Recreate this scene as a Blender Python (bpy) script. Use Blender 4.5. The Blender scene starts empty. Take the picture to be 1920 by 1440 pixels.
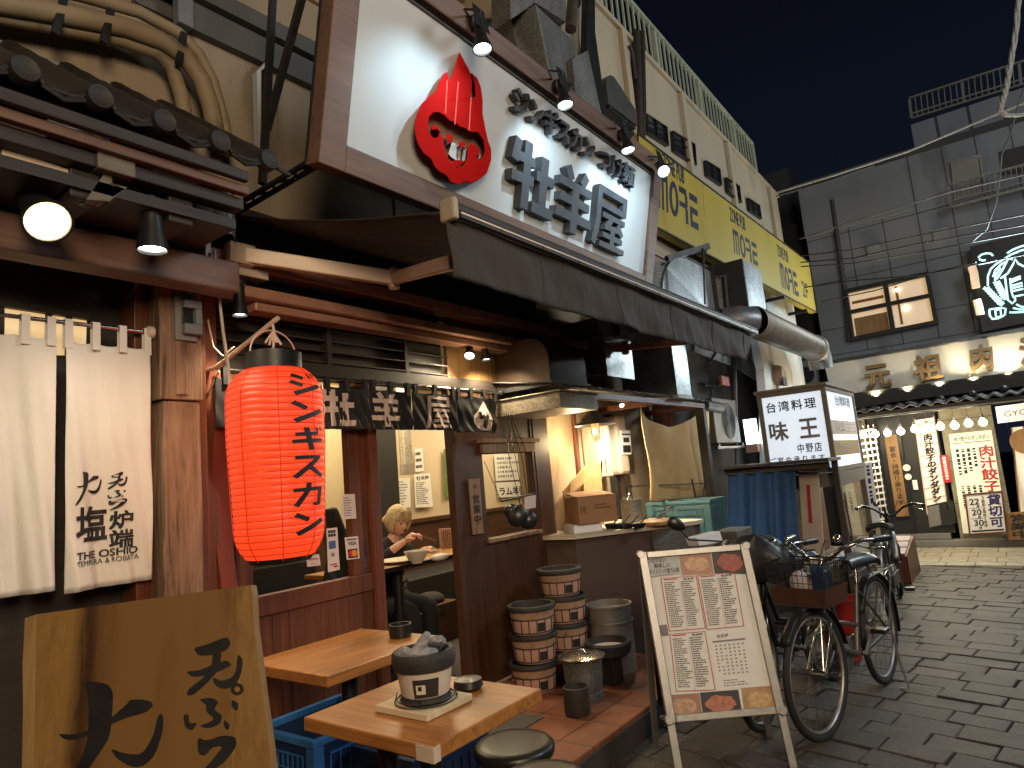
import bpy, bmesh, math, random
from mathutils import Vector, Matrix, Euler
from mathutils.geometry import tessellate_polygon
R_ = random.Random(7)
rad = math.radians
V = Vector
sc = bpy.context.scene
COL = sc.collection

# ------------------------------------------------------------------ camera
F, PITCH, ROLL, YAW, HCAM = 1250.0, rad(8.08), rad(5.0), rad(36.3), 1.5
fh = V((-math.sin(YAW), math.cos(YAW), 0)); r0 = V((math.cos(YAW), math.sin(YAW), 0)); up = V((0, 0, 1))
FW = fh * math.cos(PITCH) + up * math.sin(PITCH); u0 = -fh * math.sin(PITCH) + up * math.cos(PITCH)
RT = r0 * math.cos(ROLL) - u0 * math.sin(ROLL); UPV = r0 * math.sin(ROLL) + u0 * math.cos(ROLL)
CAM = V((0, 0, HCAM))
cam = bpy.data.cameras.new('camera'); cam.sensor_fit = 'HORIZONTAL'; cam.sensor_width = 36
cam.lens = F / 1920 * 36; cam.clip_start = 0.05; cam.clip_end = 500
camo = bpy.data.objects.new('camera', cam); COL.objects.link(camo)
camo.matrix_world = Matrix(((RT.x, UPV.x, -FW.x, CAM.x), (RT.y, UPV.y, -FW.y, CAM.y), (RT.z, UPV.z, -FW.z, CAM.z), (0, 0, 0, 1)))
sc.camera = camo

# ------------------------------------------------------------------ night sky
w = bpy.data.worlds.new('World'); sc.world = w; w.use_nodes = True
wt = w.node_tree; wt.nodes.clear()
wo = wt.nodes.new('ShaderNodeOutputWorld'); wb = wt.nodes.new('ShaderNodeBackground')
tc = wt.nodes.new('ShaderNodeTexCoord'); sx = wt.nodes.new('ShaderNodeSeparateXYZ'); cr = wt.nodes.new('ShaderNodeValToRGB')
cr.color_ramp.elements[0].position = 0.0; cr.color_ramp.elements[0].color = (0.0070, 0.0098, 0.0185, 1)
cr.color_ramp.elements[1].position = 0.75; cr.color_ramp.elements[1].color = (0.0012, 0.0018, 0.0040, 1)
wt.links.new(tc.outputs['Generated'], sx.inputs[0]); wt.links.new(sx.outputs['Z'], cr.inputs[0])
wt.links.new(cr.outputs[0], wb.inputs[0]); wb.inputs[1].default_value = 1.0
wt.links.new(wb.outputs[0], wo.inputs[0])
sc.view_settings.view_transform = 'Standard'; sc.view_settings.look = 'None'
sc.view_settings.exposure = 0.0; sc.view_settings.gamma = 1.0
sc.cycles.use_denoising = True; sc.cycles.max_bounces = 7; sc.cycles.diffuse_bounces = 4
sc.cycles.sample_clamp_indirect = 6.0; sc.cycles.caustics_reflective = False; sc.cycles.caustics_refractive = False

# street lamps of the alley that stand behind the photographer
def lamp(kind, name, loc, power, color, aim=None, size=0.1, spot=60, blend=0.6):
    l = bpy.data.lights.new(name, kind); l.energy = power; l.color = color
    if kind == 'AREA': l.size = size
    else: l.shadow_soft_size = size
    if kind == 'SPOT': l.spot_size = rad(spot); l.spot_blend = blend
    o = bpy.data.objects.new(name, l); COL.objects.link(o); o.location = loc
    if aim is not None: o.rotation_euler = (V(aim) - V(loc)).to_track_quat('-Z', 'Y').to_euler()
    return o
WARM = (1, .72, .42); COOL = (.62, .87, 1.0)
lamp('POINT', 'street_lamp_light', (2.5, -1.2, 3.3), 860, (1, .78, .53), size=.9)
lamp('POINT', 'street_lamp_light', (3.4, 5.4, 5.4), 520, (.88, .95, 1), size=.9)

# ------------------------------------------------------------------ pixel helpers (photo is 1920 wide): point on a plane the thing lies in
def ray(px, py): return FW * F + RT * (px - 960) - UPV * (py - 720)
def X(px, py, x): d = ray(px, py); return CAM + d * (x / d.x)
def Y(px, py, y): d = ray(px, py); return CAM + d * (y / d.y)
def Z(px, py, z): d = ray(px, py); return CAM + d * ((z - HCAM) / d.z)
def D(px, py, d): return CAM + ray(px, py) / F * d
def PL(px, py, p0, n): d = ray(px, py); return CAM + d * ((p0 - CAM).dot(n) / d.dot(n))

# ------------------------------------------------------------------ materials
def _mat(name):
    m = bpy.data.materials.new(name); m.use_nodes = True; nt = m.node_tree
    return m, nt, nt.nodes['Principled BSDF']
def _pos(nt, scale, local=False):
    if local:
        g = nt.nodes.new('ShaderNodeTexCoord'); src = g.outputs['Object']
    else:
        g = nt.nodes.new('ShaderNodeNewGeometry'); src = g.outputs['Position']
    mp = nt.nodes.new('ShaderNodeMapping'); mp.inputs['Scale'].default_value = scale
    nt.links.new(src, mp.inputs['Vector']); return mp.outputs[0]
def _noise(nt, vec, scale, detail=6, rough=.6, dist=0.0):
    n = nt.nodes.new('ShaderNodeTexNoise'); n.inputs['Scale'].default_value = scale; n.inputs['Detail'].default_value = detail
    n.inputs['Roughness'].default_value = rough; n.inputs['Distortion'].default_value = dist
    nt.links.new(vec, n.inputs['Vector']); return n.outputs['Fac']
def _ramp(nt, fac, stops):
    r = nt.nodes.new('ShaderNodeValToRGB'); e = r.color_ramp.elements
    while len(e) < len(stops): e.new(.5)
    for k, (p, c) in enumerate(stops): e[k].position = p; e[k].color = (*c, 1)
    nt.links.new(fac, r.inputs[0]); return r.outputs[0]
def _bump(nt, b, fac, strength, dist=.01):
    n = nt.nodes.new('ShaderNodeBump'); n.inputs['Strength'].default_value = strength; n.inputs['Distance'].default_value = dist
    nt.links.new(fac, n.inputs['Height']); nt.links.new(n.outputs[0], b.inputs['Normal'])
def mul(c, k): return tuple(min(1, x * k) for x in c)
def mix3(a, b, t): return tuple(a[i] * (1 - t) + b[i] * t for i in range(3))
def mat(name, col, rough=.6, metal=0, var=.25, scale=6, bump=.15, bscale=None, stain=None, streak=1.0, spec=.5):
    m, nt, b = _mat(name); b.inputs['Metallic'].default_value = metal; b.inputs['Specular IOR Level'].default_value = spec
    v = _pos(nt, (1, 1, streak)); f = _noise(nt, v, scale)
    st = [(.25, mul(col, 1 - var)), (.5, col), (.78, mul(col, 1 + var * .7))]
    if stain: st[0] = (.30, stain); st[1] = (.44, col)
    nt.links.new(_ramp(nt, f, st), b.inputs['Base Color'])
    f2 = _noise(nt, _pos(nt, (1, 1, 1)), bscale or scale * 9, 5)
    rr = nt.nodes.new('ShaderNodeMapRange'); rr.inputs['To Min'].default_value = max(.02, rough - .14); rr.inputs['To Max'].default_value = min(1, rough + .14)
    nt.links.new(f, rr.inputs[0]); nt.links.new(rr.outputs[0], b.inputs['Roughness'])
    if bump: _bump(nt, b, f2, bump)
    return m
def wood(name, dark, light, grain=(1, 1, .06), rough=.5, scale=26, bump=.12, local=False, knots=True):
    m, nt, b = _mat(name); v = _pos(nt, grain, local)
    f = _noise(nt, v, scale, 8, .62, 1.4)
    big = _noise(nt, _pos(nt, tuple(.25 + .75 * g for g in grain), local), 3.2, 3)
    mx = nt.nodes.new('ShaderNodeMix'); mx.data_type = 'FLOAT'; mx.inputs[0].default_value = .38
    nt.links.new(f, mx.inputs[2]); nt.links.new(big, mx.inputs[3])
    nt.links.new(_ramp(nt, mx.outputs[0], [(.34, dark), (.5, mix3(dark, light, .62)), (.66, light)]), b.inputs['Base Color'])
    b.inputs['Roughness'].default_value = rough; _bump(nt, b, f, bump, .004); return m
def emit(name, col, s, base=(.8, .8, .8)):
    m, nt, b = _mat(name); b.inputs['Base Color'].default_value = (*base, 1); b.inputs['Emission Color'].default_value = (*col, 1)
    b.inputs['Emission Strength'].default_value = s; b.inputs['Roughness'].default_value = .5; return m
def glassm(name, tint=(1, 1, 1), rough=.02, alpha=.14):
    m, nt, b = _mat(name); nt.nodes.remove(b); out = nt.nodes['Material Output']
    t = nt.nodes.new('ShaderNodeBsdfTransparent'); t.inputs[0].default_value = (*tint, 1)
    g = nt.nodes.new('ShaderNodeBsdfGlossy'); g.inputs['Roughness'].default_value = rough
    mx = nt.nodes.new('ShaderNodeMixShader'); fr = nt.nodes.new('ShaderNodeLayerWeight'); pw = nt.nodes.new('ShaderNodeMath'); pw.operation = 'POWER'; pw.inputs[1].default_value = 4.0
    nt.links.new(fr.outputs['Facing'], pw.inputs[0]); ad = nt.nodes.new('ShaderNodeMath'); ad.operation = 'MULTIPLY_ADD'; ad.inputs[1].default_value = .6; ad.inputs[2].default_value = alpha * .25; nt.links.new(pw.outputs[0], ad.inputs[0])
    nt.links.new(ad.outputs[0], mx.inputs[0]); nt.links.new(t.outputs[0], mx.inputs[1]); nt.links.new(g.outputs[0], mx.inputs[2])
    nt.links.new(mx.outputs[0], out.inputs[0]); return m
def clothm(name, col, rough=.85, var=.12, fold=.25, sheen=0):
    m = mat(name, col, rough, 0, var, 5, 0)
    nt = m.node_tree; b = nt.nodes['Principled BSDF']
    f = _noise(nt, _pos(nt, (1, 1, .35)), 9, 4, .55, .6); g = _noise(nt, _pos(nt, (1, 1, 1)), 420, 2)
    a = nt.nodes.new('ShaderNodeMath'); a.operation = 'MULTIPLY_ADD'; a.inputs[1].default_value = .06
    nt.links.new(g, a.inputs[0]); nt.links.new(f, a.inputs[2]); _bump(nt, b, a.outputs[0], fold, .03); return m
def galv(name, col=(.30, .31, .32), rough=.34, spangle=60):
    m, nt, b = _mat(name); b.inputs['Metallic'].default_value = .55
    vo = nt.nodes.new('ShaderNodeTexVoronoi'); vo.inputs['Scale'].default_value = spangle; nt.links.new(_pos(nt, (1, 1, 1)), vo.inputs['Vector'])
    hs = _ramp(nt, vo.outputs['Distance'], [(0, mul(col, 1.35)), (.6, mul(col, .72))])
    grime = _noise(nt, _pos(nt, (1, 1, .5)), 3.5, 8)
    mx = nt.nodes.new('ShaderNodeMix'); mx.data_type = 'RGBA'; mx.blend_type = 'MULTIPLY'; mx.inputs[0].default_value = .75
    nt.links.new(hs, mx.inputs[6]); nt.links.new(_ramp(nt, grime, [(.32, (.35, .33, .30)), (.6, (1, 1, 1))]), mx.inputs[7])
    nt.links.new(mx.outputs[2], b.inputs['Base Color'])
    rr = nt.nodes.new('ShaderNodeMapRange'); rr.inputs['To Min'].default_value = rough + .2; rr.inputs['To Max'].default_value = rough - .06
    nt.links.new(grime, rr.inputs[0]); nt.links.new(rr.outputs[0], b.inputs['Roughness'])
    _bump(nt, b, vo.outputs['Color'], .10, .004); return m
def tiles(name, col, joint, bw, bh, ms=.008, rough=.6, rot=(0, 0, 0), bump=.5, off=0.5, var=.3):
    m, nt, b = _mat(name); g = nt.nodes.new('ShaderNodeNewGeometry'); mp = nt.nodes.new('ShaderNodeMapping'); mp.inputs['Rotation'].default_value = rot
    nt.links.new(g.outputs['Position'], mp.inputs[0]); br = nt.nodes.new('ShaderNodeTexBrick'); br.offset = off
    br.inputs['Scale'].default_value = 1; br.inputs['Brick Width'].default_value = bw; br.inputs['Row Height'].default_value = bh
    br.inputs['Mortar Size'].default_value = ms; br.inputs['Mortar Smooth'].default_value = .2
    br.inputs['Color1'].default_value = (*mul(col, 1 - var), 1); br.inputs['Color2'].default_value = (*mul(col, 1 + var), 1); br.inputs['Mortar'].default_value = (*joint, 1)
    nt.links.new(mp.outputs[0], br.inputs['Vector'])
    n = _noise(nt, _pos(nt, (1, 1, 1)), 7, 8)
    mx = nt.nodes.new('ShaderNodeMix'); mx.data_type = 'RGBA'; mx.blend_type = 'MULTIPLY'; mx.inputs[0].default_value = .8
    nt.links.new(br.outputs['Color'], mx.inputs[6]); nt.links.new(_ramp(nt, n, [(.3, (.45, .43, .42)), (.65, (1, 1, 1))]), mx.inputs[7])
    nt.links.new(mx.outputs[2], b.inputs['Base Color']); b.inputs['Roughness'].default_value = rough
    inv = nt.nodes.new('ShaderNodeMath'); inv.operation = 'SUBTRACT'; inv.inputs[0].default_value = 1; nt.links.new(br.outputs['Fac'], inv.inputs[1])
    _bump(nt, b, inv.outputs[0], bump, .008); return m

m_black = mat('black_metal', (.018, .018, .019), .42, .3, .3, 14)
m_blackmat = mat('black_paint', (.012, .012, .012), .6, 0, .3, 9)
m_ink = mat('black_ink', (.010, .009, .010), .55, 0, .3, 20, 0)
m_inkgrey = mat('grey_ink', (.20, .19, .21), .6, 0, .3, 30, 0)
m_inkblue = mat('violet_ink', (.035, .022, .12), .55, 0, .2, 30, 0)
m_inkred = mat('red_ink', (.42, .025, .03), .55, 0, .2, 30, 0)
m_navyink = mat('navy_ink', (.012, .016, .045), .6, 0, .3, 14, 0)
m_paper = mat('white_paper', (.76, .75, .72), .75, 0, .08, 12, .05)
m_papertan = mat('pinkish_paper', (.62, .48, .42), .75, 0, .08, 12, .05)
m_frame = wood('dark_stained_frame', (.060, .034, .024), (.185, .105, .072), (1, .06, 1), .55, 20)
m_dwood = wood('dark_reddish_wood', (.050, .014, .006), (.165, .050, .020), (1, 1, .05), .48, 24)
m_dwoodh = wood('dark_reddish_wood_across', (.050, .014, .006), (.165, .050, .020), (1, .05, 1), .48, 24)
m_door = wood('brown_door_wood', (.030, .012, .006), (.080, .032, .015), (1, 1, .05), .5, 20)
m_redwood = wood('red_brown_wood', (.085, .022, .010), (.19, .058, .028), (1, 1, .05), .45, 24)
m_oldwood = wood('weathered_wood', (.045, .025, .015), (.34, .205, .125), (1, 1, .08), .7, 30, .8)
m_table = wood('honey_table_wood', (.17, .060, .014), (.47, .205, .055), (.07, 1, 1), .36, 22, .05)
m_tableb = wood('honey_table_wood_long', (.17, .060, .014), (.47, .205, .055), (1, .07, 1), .36, 22, .05)
m_darkbeam = wood('blackened_beam', (.011, .008, .007), (.034, .025, .019), (1, .06, 1), .6, 20)
m_beam = wood('brown_beam', (.055, .027, .017), (.16, .080, .052), (1, .06, 1), .55, 20)
m_panelwood = wood('ochre_board', (.17, .085, .028), (.34, .19, .075), (1, 1, .05), .5, 18)
m_cream = mat('cream_render', (.40, .34, .245), .8, 0, .16, 1.6, .2, 40, streak=.35)
m_creamdirty = mat('stained_cream_wall', (.27, .215, .15), .85, 0, .3, 1.3, .25, 30, stain=(.13, .105, .075), streak=.22)
m_white = mat('white_wall', (.52, .52, .50), .8, 0, .15, 1.5, .15, 40, stain=(.26, .25, .23), streak=.3)
m_interior = mat('interior_cream_wall', (.60, .50, .34), .7, 0, .06, 3, .08)
m_grey = mat('grey_panel_wall', (.145, .160, .182), .7, 0, .32, 1.3, .2, 40, stain=(.075, .082, .092), streak=.22)
m_greyjoint = mat('dark_joint', (.035, .037, .041), .8)
m_concrete = mat('concrete', (.19, .185, .175), .85, 0, .3, 2.5, .35, 40)
m_kitchen = mat('grimy_kitchen_wall', (.33, .25, .165), .8, 0, .3, 2.2, .3, 30, stain=(.10, .075, .05), streak=.5)
m_signwhite = mat('white_sign_board', (.48, .50, .51), .6, 0, .09, 2.6, .05, streak=.12)
m_red = mat('red_emblem_paint', (.40, .010, .009), .6, 0, .10, 6, .04, spec=0)
m_recessshadow = mat('recess_shadow_brown', (.27, .18, .13), .7)  # brown stands for the shadow inside the emblem opening
m_slate = mat('dark_slate_letter', (.045, .048, .056), .55, 0, .35, 22, .12)
m_fabric = clothm('charcoal_awning_cloth', (.036, .029, .024), .85, .45, .5)
m_metalcream = mat('cream_painted_metal', (.60, .49, .38), .5, .2, .12, 8)
m_metalpink = mat('brown_painted_metal', (.40, .21, .145), .5, .3, .25, 10)
m_alu = mat('brushed_aluminium', (.34, .33, .32), .38, .75, .2, 20)
m_chrome = mat('chrome', (.46, .44, .41), .2, 1, .3, 26, 0)
m_steel = mat('stainless_steel', (.48, .47, .45), .24, 1, .2, 12, .05)
m_galv = galv('galvanised_duct')
m_galvd = galv('grimy_duct', (.20, .20, .19), .5)
m_galvw = galv('bright_duct', (.60, .62, .64), .30, 45)
m_yellow = mat('yellow_sign', (.41, .315, .05), .5, 0, .14, 2.2, .05, stain=(.27, .20, .035), streak=.10)
m_norenw = clothm('off_white_noren', (.66, .63, .57), .85, .06, .35)
m_norenk = clothm('black_noren', (.012, .012, .015), .8, .2, .3)
m_norenl = mat('noren_white_print', (.62, .50, .45), .8, 0, .1, 10, 0)
m_lantern = emit('lantern_paper', (1, .060, .011), 1.0, (.22, .015, .006))
m_lanternrib = emit('lantern_rib', (.8, .02, .004), .35, (.35, .02, .01))
m_lampw = emit('warm_lamp_face', (1, .88, .55), 30)
m_lampwn = emit('neutral_lamp_face', (1, .95, .84), 16)
m_lampc = emit('cool_lamp_face', (.86, .97, 1), 16)
m_bulb = emit('warm_bulb', (1, .83, .50), 13)
m_tile = tiles('terracotta_tile', (.24, .088, .044), (.060, .040, .030), .30, .30, .006, .42, bump=.3, off=0, var=.12)
m_stone = mat('grey_paving_stone', (.066, .055, .044), .52, 0, .85, 34, 1.0, 150)
m_joint = mat('paving_joint_dirt', (.022, .019, .016), .9, 0, .3, 10, .4)
m_lightpave = tiles('pale_paving', (.42, .385, .30), (.12, .11, .09), .30, .42, .008, .6, bump=.3, off=.3, var=.06)
m_glass = glassm('window_glass', (.94, .95, .93))
m_blue = mat('blue_plastic', (.035, .16, .42), .42, 0, .15, 8, .05)
m_blued = mat('dark_blue_plastic', (.010, .030, .085), .45, 0, .2, 8, .05)
m_teal = mat('teal_plastic', (.055, .125, .135), .5, 0, .15, 8, .05)
m_card = mat('brown_cardboard', (.30, .155, .070), .8, 0, .12, 7, .06)
m_cardy = mat('yellowed_cardboard', (.42, .26, .105), .8, 0, .15, 6, .06)
m_tarp = clothm('ochre_tarpaulin', (.52, .35, .15), .8, .2, .3)
m_appl = mat('beige_appliance', (.50, .43, .33), .5, 0, .08, 6, .03)
m_tyre = mat('tyre_rubber', (.016, .016, .016), .75, 0, .3, 20, .3)
m_vinyl = mat('black_vinyl', (.012, .0125, .011), .34, 0, .2, 12, .12)
m_clay = mat('pinkish_clay', (.50, .29, .22), .75, 0, .2, 9, .2)
m_claydark = mat('sooty_rim', (.020, .017, .015), .6, 0, .5, 16, .4)
m_claywhite = mat('chalky_clay', (.62, .55, .47), .8, 0, .12, 12, .2)
m_char = mat('ash_grey_charcoal', (.27, .275, .30), .85, 0, .5, 24, .9, 90)
m_skin = mat('skin', (.60, .37, .27), .55, 0, .06, 10, .02)
m_hair = mat('blonde_hair', (.56, .43, .23), .5, 0, .7, 70, .9, 260, streak=.10)
m_hairdark = mat('dark_hair', (.020, .015, .012), .5, 0, .3, 40, .5, 220, streak=.12)
m_shirt = clothm('black_shirt', (.016, .016, .020), .85, .25, .3)
m_denim = clothm('blue_curtain_cloth', (.014, .055, .16), .8, .2, .4)
m_ceramic = mat('cream_ceramic', (.66, .60, .48), .3, 0, .04, 10, 0)
# ------------------------------------------------------------------ mesh builder
class MB:
    def __init__(s): s.v = []; s.f = []
    def add(s, vs, fs):
        n = len(s.v); s.v += [V(p) for p in vs]; s.f += [tuple(i + n for i in f) for f in fs]; return s
    def hexa(s, p):   # 8 corners: bottom loop 0-3, top loop 4-7
        return s.add(p, [(3, 2, 1, 0), (4, 5, 6, 7), (0, 1, 5, 4), (1, 2, 6, 5), (2, 3, 7, 6), (3, 0, 4, 7)])
    def box(s, a, b):
        a, b = V(a), V(b); x0, x1 = sorted((a.x, b.x)); y0, y1 = sorted((a.y, b.y)); z0, z1 = sorted((a.z, b.z))
        return s.hexa([(x0, y0, z0), (x1, y0, z0), (x1, y1, z0), (x0, y1, z0), (x0, y0, z1), (x1, y0, z1), (x1, y1, z1), (x0, y1, z1)])
    def bar(s, a, b, w, h, upd=(0, 0, 1)):   # rectangular bar from a to b
        a, b = V(a), V(b); d = (b - a).normalized(); u = V(upd); u = (u - d * u.dot(d))
        if u.length < 1e-4: u = V((1, 0, 0)) - d * d.x
        u.normalize(); r = d.cross(u) * w / 2; u = u * h / 2
        return s.hexa([a - r - u, a + r - u, b + r - u, b - r - u, a - r + u, a + r + u, b + r + u, b - r + u])
    def tube(s, pts, r, n=8, closed=False):
        pts = [V(p) for p in pts]; rs = r if isinstance(r, (list, tuple)) else [r] * len(pts); N = len(pts); prev = None; vs = []
        for i, p in enumerate(pts):
            if closed: t = pts[(i + 1) % N] - pts[i - 1]
            else: t = pts[min(i + 1, N - 1)] - pts[max(i - 1, 0)]
            if t.length < 1e-9: t = V((0, 0, 1))
            t.normalize()
            if prev is None: a = t.cross(V((0, 0, 1)) if abs(t.z) < .9 else V((1, 0, 0)))
            else: a = prev - t * prev.dot(t)
            a.normalize(); prev = a; b = t.cross(a)
            vs += [p + (a * math.cos(2 * math.pi * k / n) + b * math.sin(2 * math.pi * k / n)) * rs[i] for k in range(n)]
        fs = []
        for i in range(N if closed else N - 1):
            j = (i + 1) % N
            fs += [(i * n + k, i * n + (k + 1) % n, j * n + (k + 1) % n, j * n + k) for k in range(n)]
        if not closed: fs += [tuple(range(n - 1, -1, -1)), tuple((N - 1) * n + k for k in range(n))]
        return s.add(vs, fs)
    def lathe(s, prof, c, n=28, axis=(0, 0, 1), xdir=None, arc=1.0):
        ax = V(axis).normalized(); a = V(xdir) if xdir else (V((1, 0, 0)) if abs(ax.x) < .9 else V((0, 1, 0)))
        a = (a - ax * a.dot(ax)).normalized(); b = ax.cross(a); c = V(c); vs = []
        for r, z in prof: vs += [c + ax * z + (a * math.cos(2 * math.pi * arc * k / n) + b * math.sin(2 * math.pi * arc * k / n)) * max(r, 1e-4) for k in range(n)]
        fs = []
        for i in range(len(prof) - 1): fs += [(i * n + k, i * n + (k + 1) % n, (i + 1) * n + (k + 1) % n, (i + 1) * n + k) for k in range(n if arc == 1 else n - 1)]
        return s.add(vs, fs)
    def ball(s, c, r, n=14, m=9):
        r = V(r) if isinstance(r, (tuple, list, Vector)) else V((r, r, r)); c = V(c); vs = []; fs = []
        for i in range(m + 1):
            t = math.pi * i / m
            vs += [c + V((r.x * math.sin(t) * math.cos(2 * math.pi * k / n), r.y * math.sin(t) * math.sin(2 * math.pi * k / n), r.z * math.cos(t))) for k in range(n)]
        for i in range(m): fs += [(i * n + k, (i + 1) * n + k, (i + 1) * n + (k + 1) % n, i * n + (k + 1) % n) for k in range(n)]
        return s.add(vs, fs)
    def prism(s, poly, vec):
        poly = [V(p) for p in poly]; vec = V(vec); n = len(poly)
        tri = tessellate_polygon([poly]); fs = [tuple(t) for t in tri] + [tuple(i + n for i in reversed(t)) for t in tri]
        fs += [(i, (i + 1) % n, (i + 1) % n + n, i + n) for i in range(n)]
        return s.add(poly + [p + vec for p in poly], fs)
    def sheet(s, fn, nu, nv, thick=None):
        vs = [fn(i / nu, j / nv) for j in range(nv + 1) for i in range(nu + 1)]
        fs = [(j * (nu + 1) + i, j * (nu + 1) + i + 1, (j + 1) * (nu + 1) + i + 1, (j + 1) * (nu + 1) + i) for j in range(nv) for i in range(nu)]
        return s.add(vs, fs)
    def slab(s, fn, u0, v0, u1, v1, h0, h1):   # box on a mapped plane
        return s.hexa([fn(u0, v0, h0), fn(u1, v0, h0), fn(u1, v1, h0), fn(u0, v1, h0), fn(u0, v0, h1), fn(u1, v0, h1), fn(u1, v1, h1), fn(u0, v1, h1)])
    def emboss(s, v2, fs, fn, h0, h1):
        n = len(v2); cnt = {}
        for f in fs:
            for a, b in zip(f, f[1:] + f[:1]): cnt[(a, b)] = cnt.get((a, b), 0) + 1
        sides = [(a, b) for (a, b) in cnt if (b, a) not in cnt]
        vs = [fn(u, v, h1) for u, v in v2] + [fn(u, v, h0) for u, v in v2]
        return s.add(vs, [tuple(f) for f in fs] + [(b, a, a + n, b + n) for a, b in sides])
    def poly2(s, outline, fn, h0, h1, holes=()):
        loops = [[V((u, v, 0)) for u, v in outline]] + [[V((u, v, 0)) for u, v in h] for h in holes]
        flat = [p for l in loops for p in l]; tri = [list(t) for t in tessellate_polygon(loops)]
        out = []
        for t in tri:
            a, b, c = (flat[i] for i in t)
            out.append(t if (b - a).cross(c - a).z > 0 else t[::-1])
        return s.emboss([(p.x, p.y) for p in flat], out, fn, h0, h1)

OFF = {}
def link(o): COL.objects.link(o); return o
def obj(name, mb, m, parent=None, smooth=None, bev=0, solid=0, sub=0, local=False):
    """one mesh object; world-space vertices unless local"""
    me = bpy.data.meshes.new(name)
    if parent is not None and not local:
        off = OFF[parent.name]; vs = [off @ p for p in mb.v]
    else: vs = mb.v
    me.from_pydata([tuple(p) for p in vs], [], mb.f); me.update()
    if m is not None: me.materials.append(m)
    o = link(bpy.data.objects.new(name, me))
    if parent is not None: o.parent = parent; OFF[o.name] = OFF[parent.name]
    else: OFF[o.name] = Matrix()
    if smooth is not None:
        for p in me.polygons: p.use_smooth = True
        me.set_sharp_from_angle(angle=rad(smooth))
    if solid: md = o.modifiers.new('solid', 'SOLIDIFY'); md.thickness = solid; md.offset = 0
    if bev: md = o.modifiers.new('bevel', 'BEVEL'); md.width = bev; md.segments = 2; md.limit_method = 'ANGLE'; md.angle_limit = rad(40)
    if sub: md = o.modifiers.new('sub', 'SUBSURF'); md.levels = sub; md.render_levels = sub
    return o
def tag(o, label=None, cat=None, group=None, kind=None):
    if label: o['label'] = label
    if cat: o['category'] = cat
    if group: o['group'] = group
    if kind: o['kind'] = kind
    return o
def thing(name, label, cat, base, group=None, rotz=0):
    o = link(bpy.data.objects.new(name, None)); o.empty_display_size = .1
    o.location = base; o.rotation_euler = (0, 0, rotz)
    OFF[o.name] = (Matrix.Translation(V(base)) @ Matrix.Rotation(rotz, 4, 'Z')).inverted()
    return tag(o, label, cat, group)
def solo(name, label, cat, mb, m, group=None, **k): return tag(obj(name, mb, m, **k), label, cat, group)
def struct(name, mb, m, **k): return tag(obj(name, mb, m, **k), kind='structure')
def copy_tree(o, parent=None):
    c = o.copy(); COL.objects.link(c)
    if parent: c.parent = parent
    for ch in list(o.children): copy_tree(ch, c)
    return c

# ------------------------------------------------------------------ lettering
_TX = {}
def glyph(s_, bold):
    k = (s_, bold)
    if k not in _TX:
        c = bpy.data.curves.new('lettering', 'FONT'); c.body = s_; c.resolution_u = 3; c.offset = bold
        o = bpy.data.objects.new('lettering', c); COL.objects.link(o)
        me = bpy.data.meshes.new_from_object(o.evaluated_get(bpy.context.evaluated_depsgraph_get()))
        v = [(p.co.x, p.co.y) for p in me.vertices]; f = [list(p.vertices) for p in me.polygons]
        fx = []
        for q in f:
            a, b, d = (V((*v[i], 0)) for i in q[:3]); fx.append(q if (b - a).cross(d - a).z > 0 else q[::-1])
        bpy.data.objects.remove(o); bpy.data.curves.remove(c); bpy.data.meshes.remove(me); _TX[k] = (v, fx)
    return _TX[k]
def sliced(v, f, nu, nv):
    bm = bmesh.new(); bv = [bm.verts.new((a, b, 0)) for a, b in v]
    for q in f:
        try: bm.faces.new([bv[i] for i in q])
        except ValueError: pass
    us = [a for a, b in v]; vs = [b for a, b in v]
    for k in range(1, nu): bmesh.ops.bisect_plane(bm, geom=bm.verts[:] + bm.edges[:] + bm.faces[:], plane_co=(min(us) + (max(us) - min(us)) * k / nu, 0, 0), plane_no=(1, 0, 0))
    for k in range(1, nv): bmesh.ops.bisect_plane(bm, geom=bm.verts[:] + bm.edges[:] + bm.faces[:], plane_co=(0, min(vs) + (max(vs) - min(vs)) * k / nv, 0), plane_no=(0, 1, 0))
    bm.verts.index_update(); r = [(x.co.x, x.co.y) for x in bm.verts], [[x.index for x in q.verts] for q in bm.faces]
    bm.free(); return r
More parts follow.
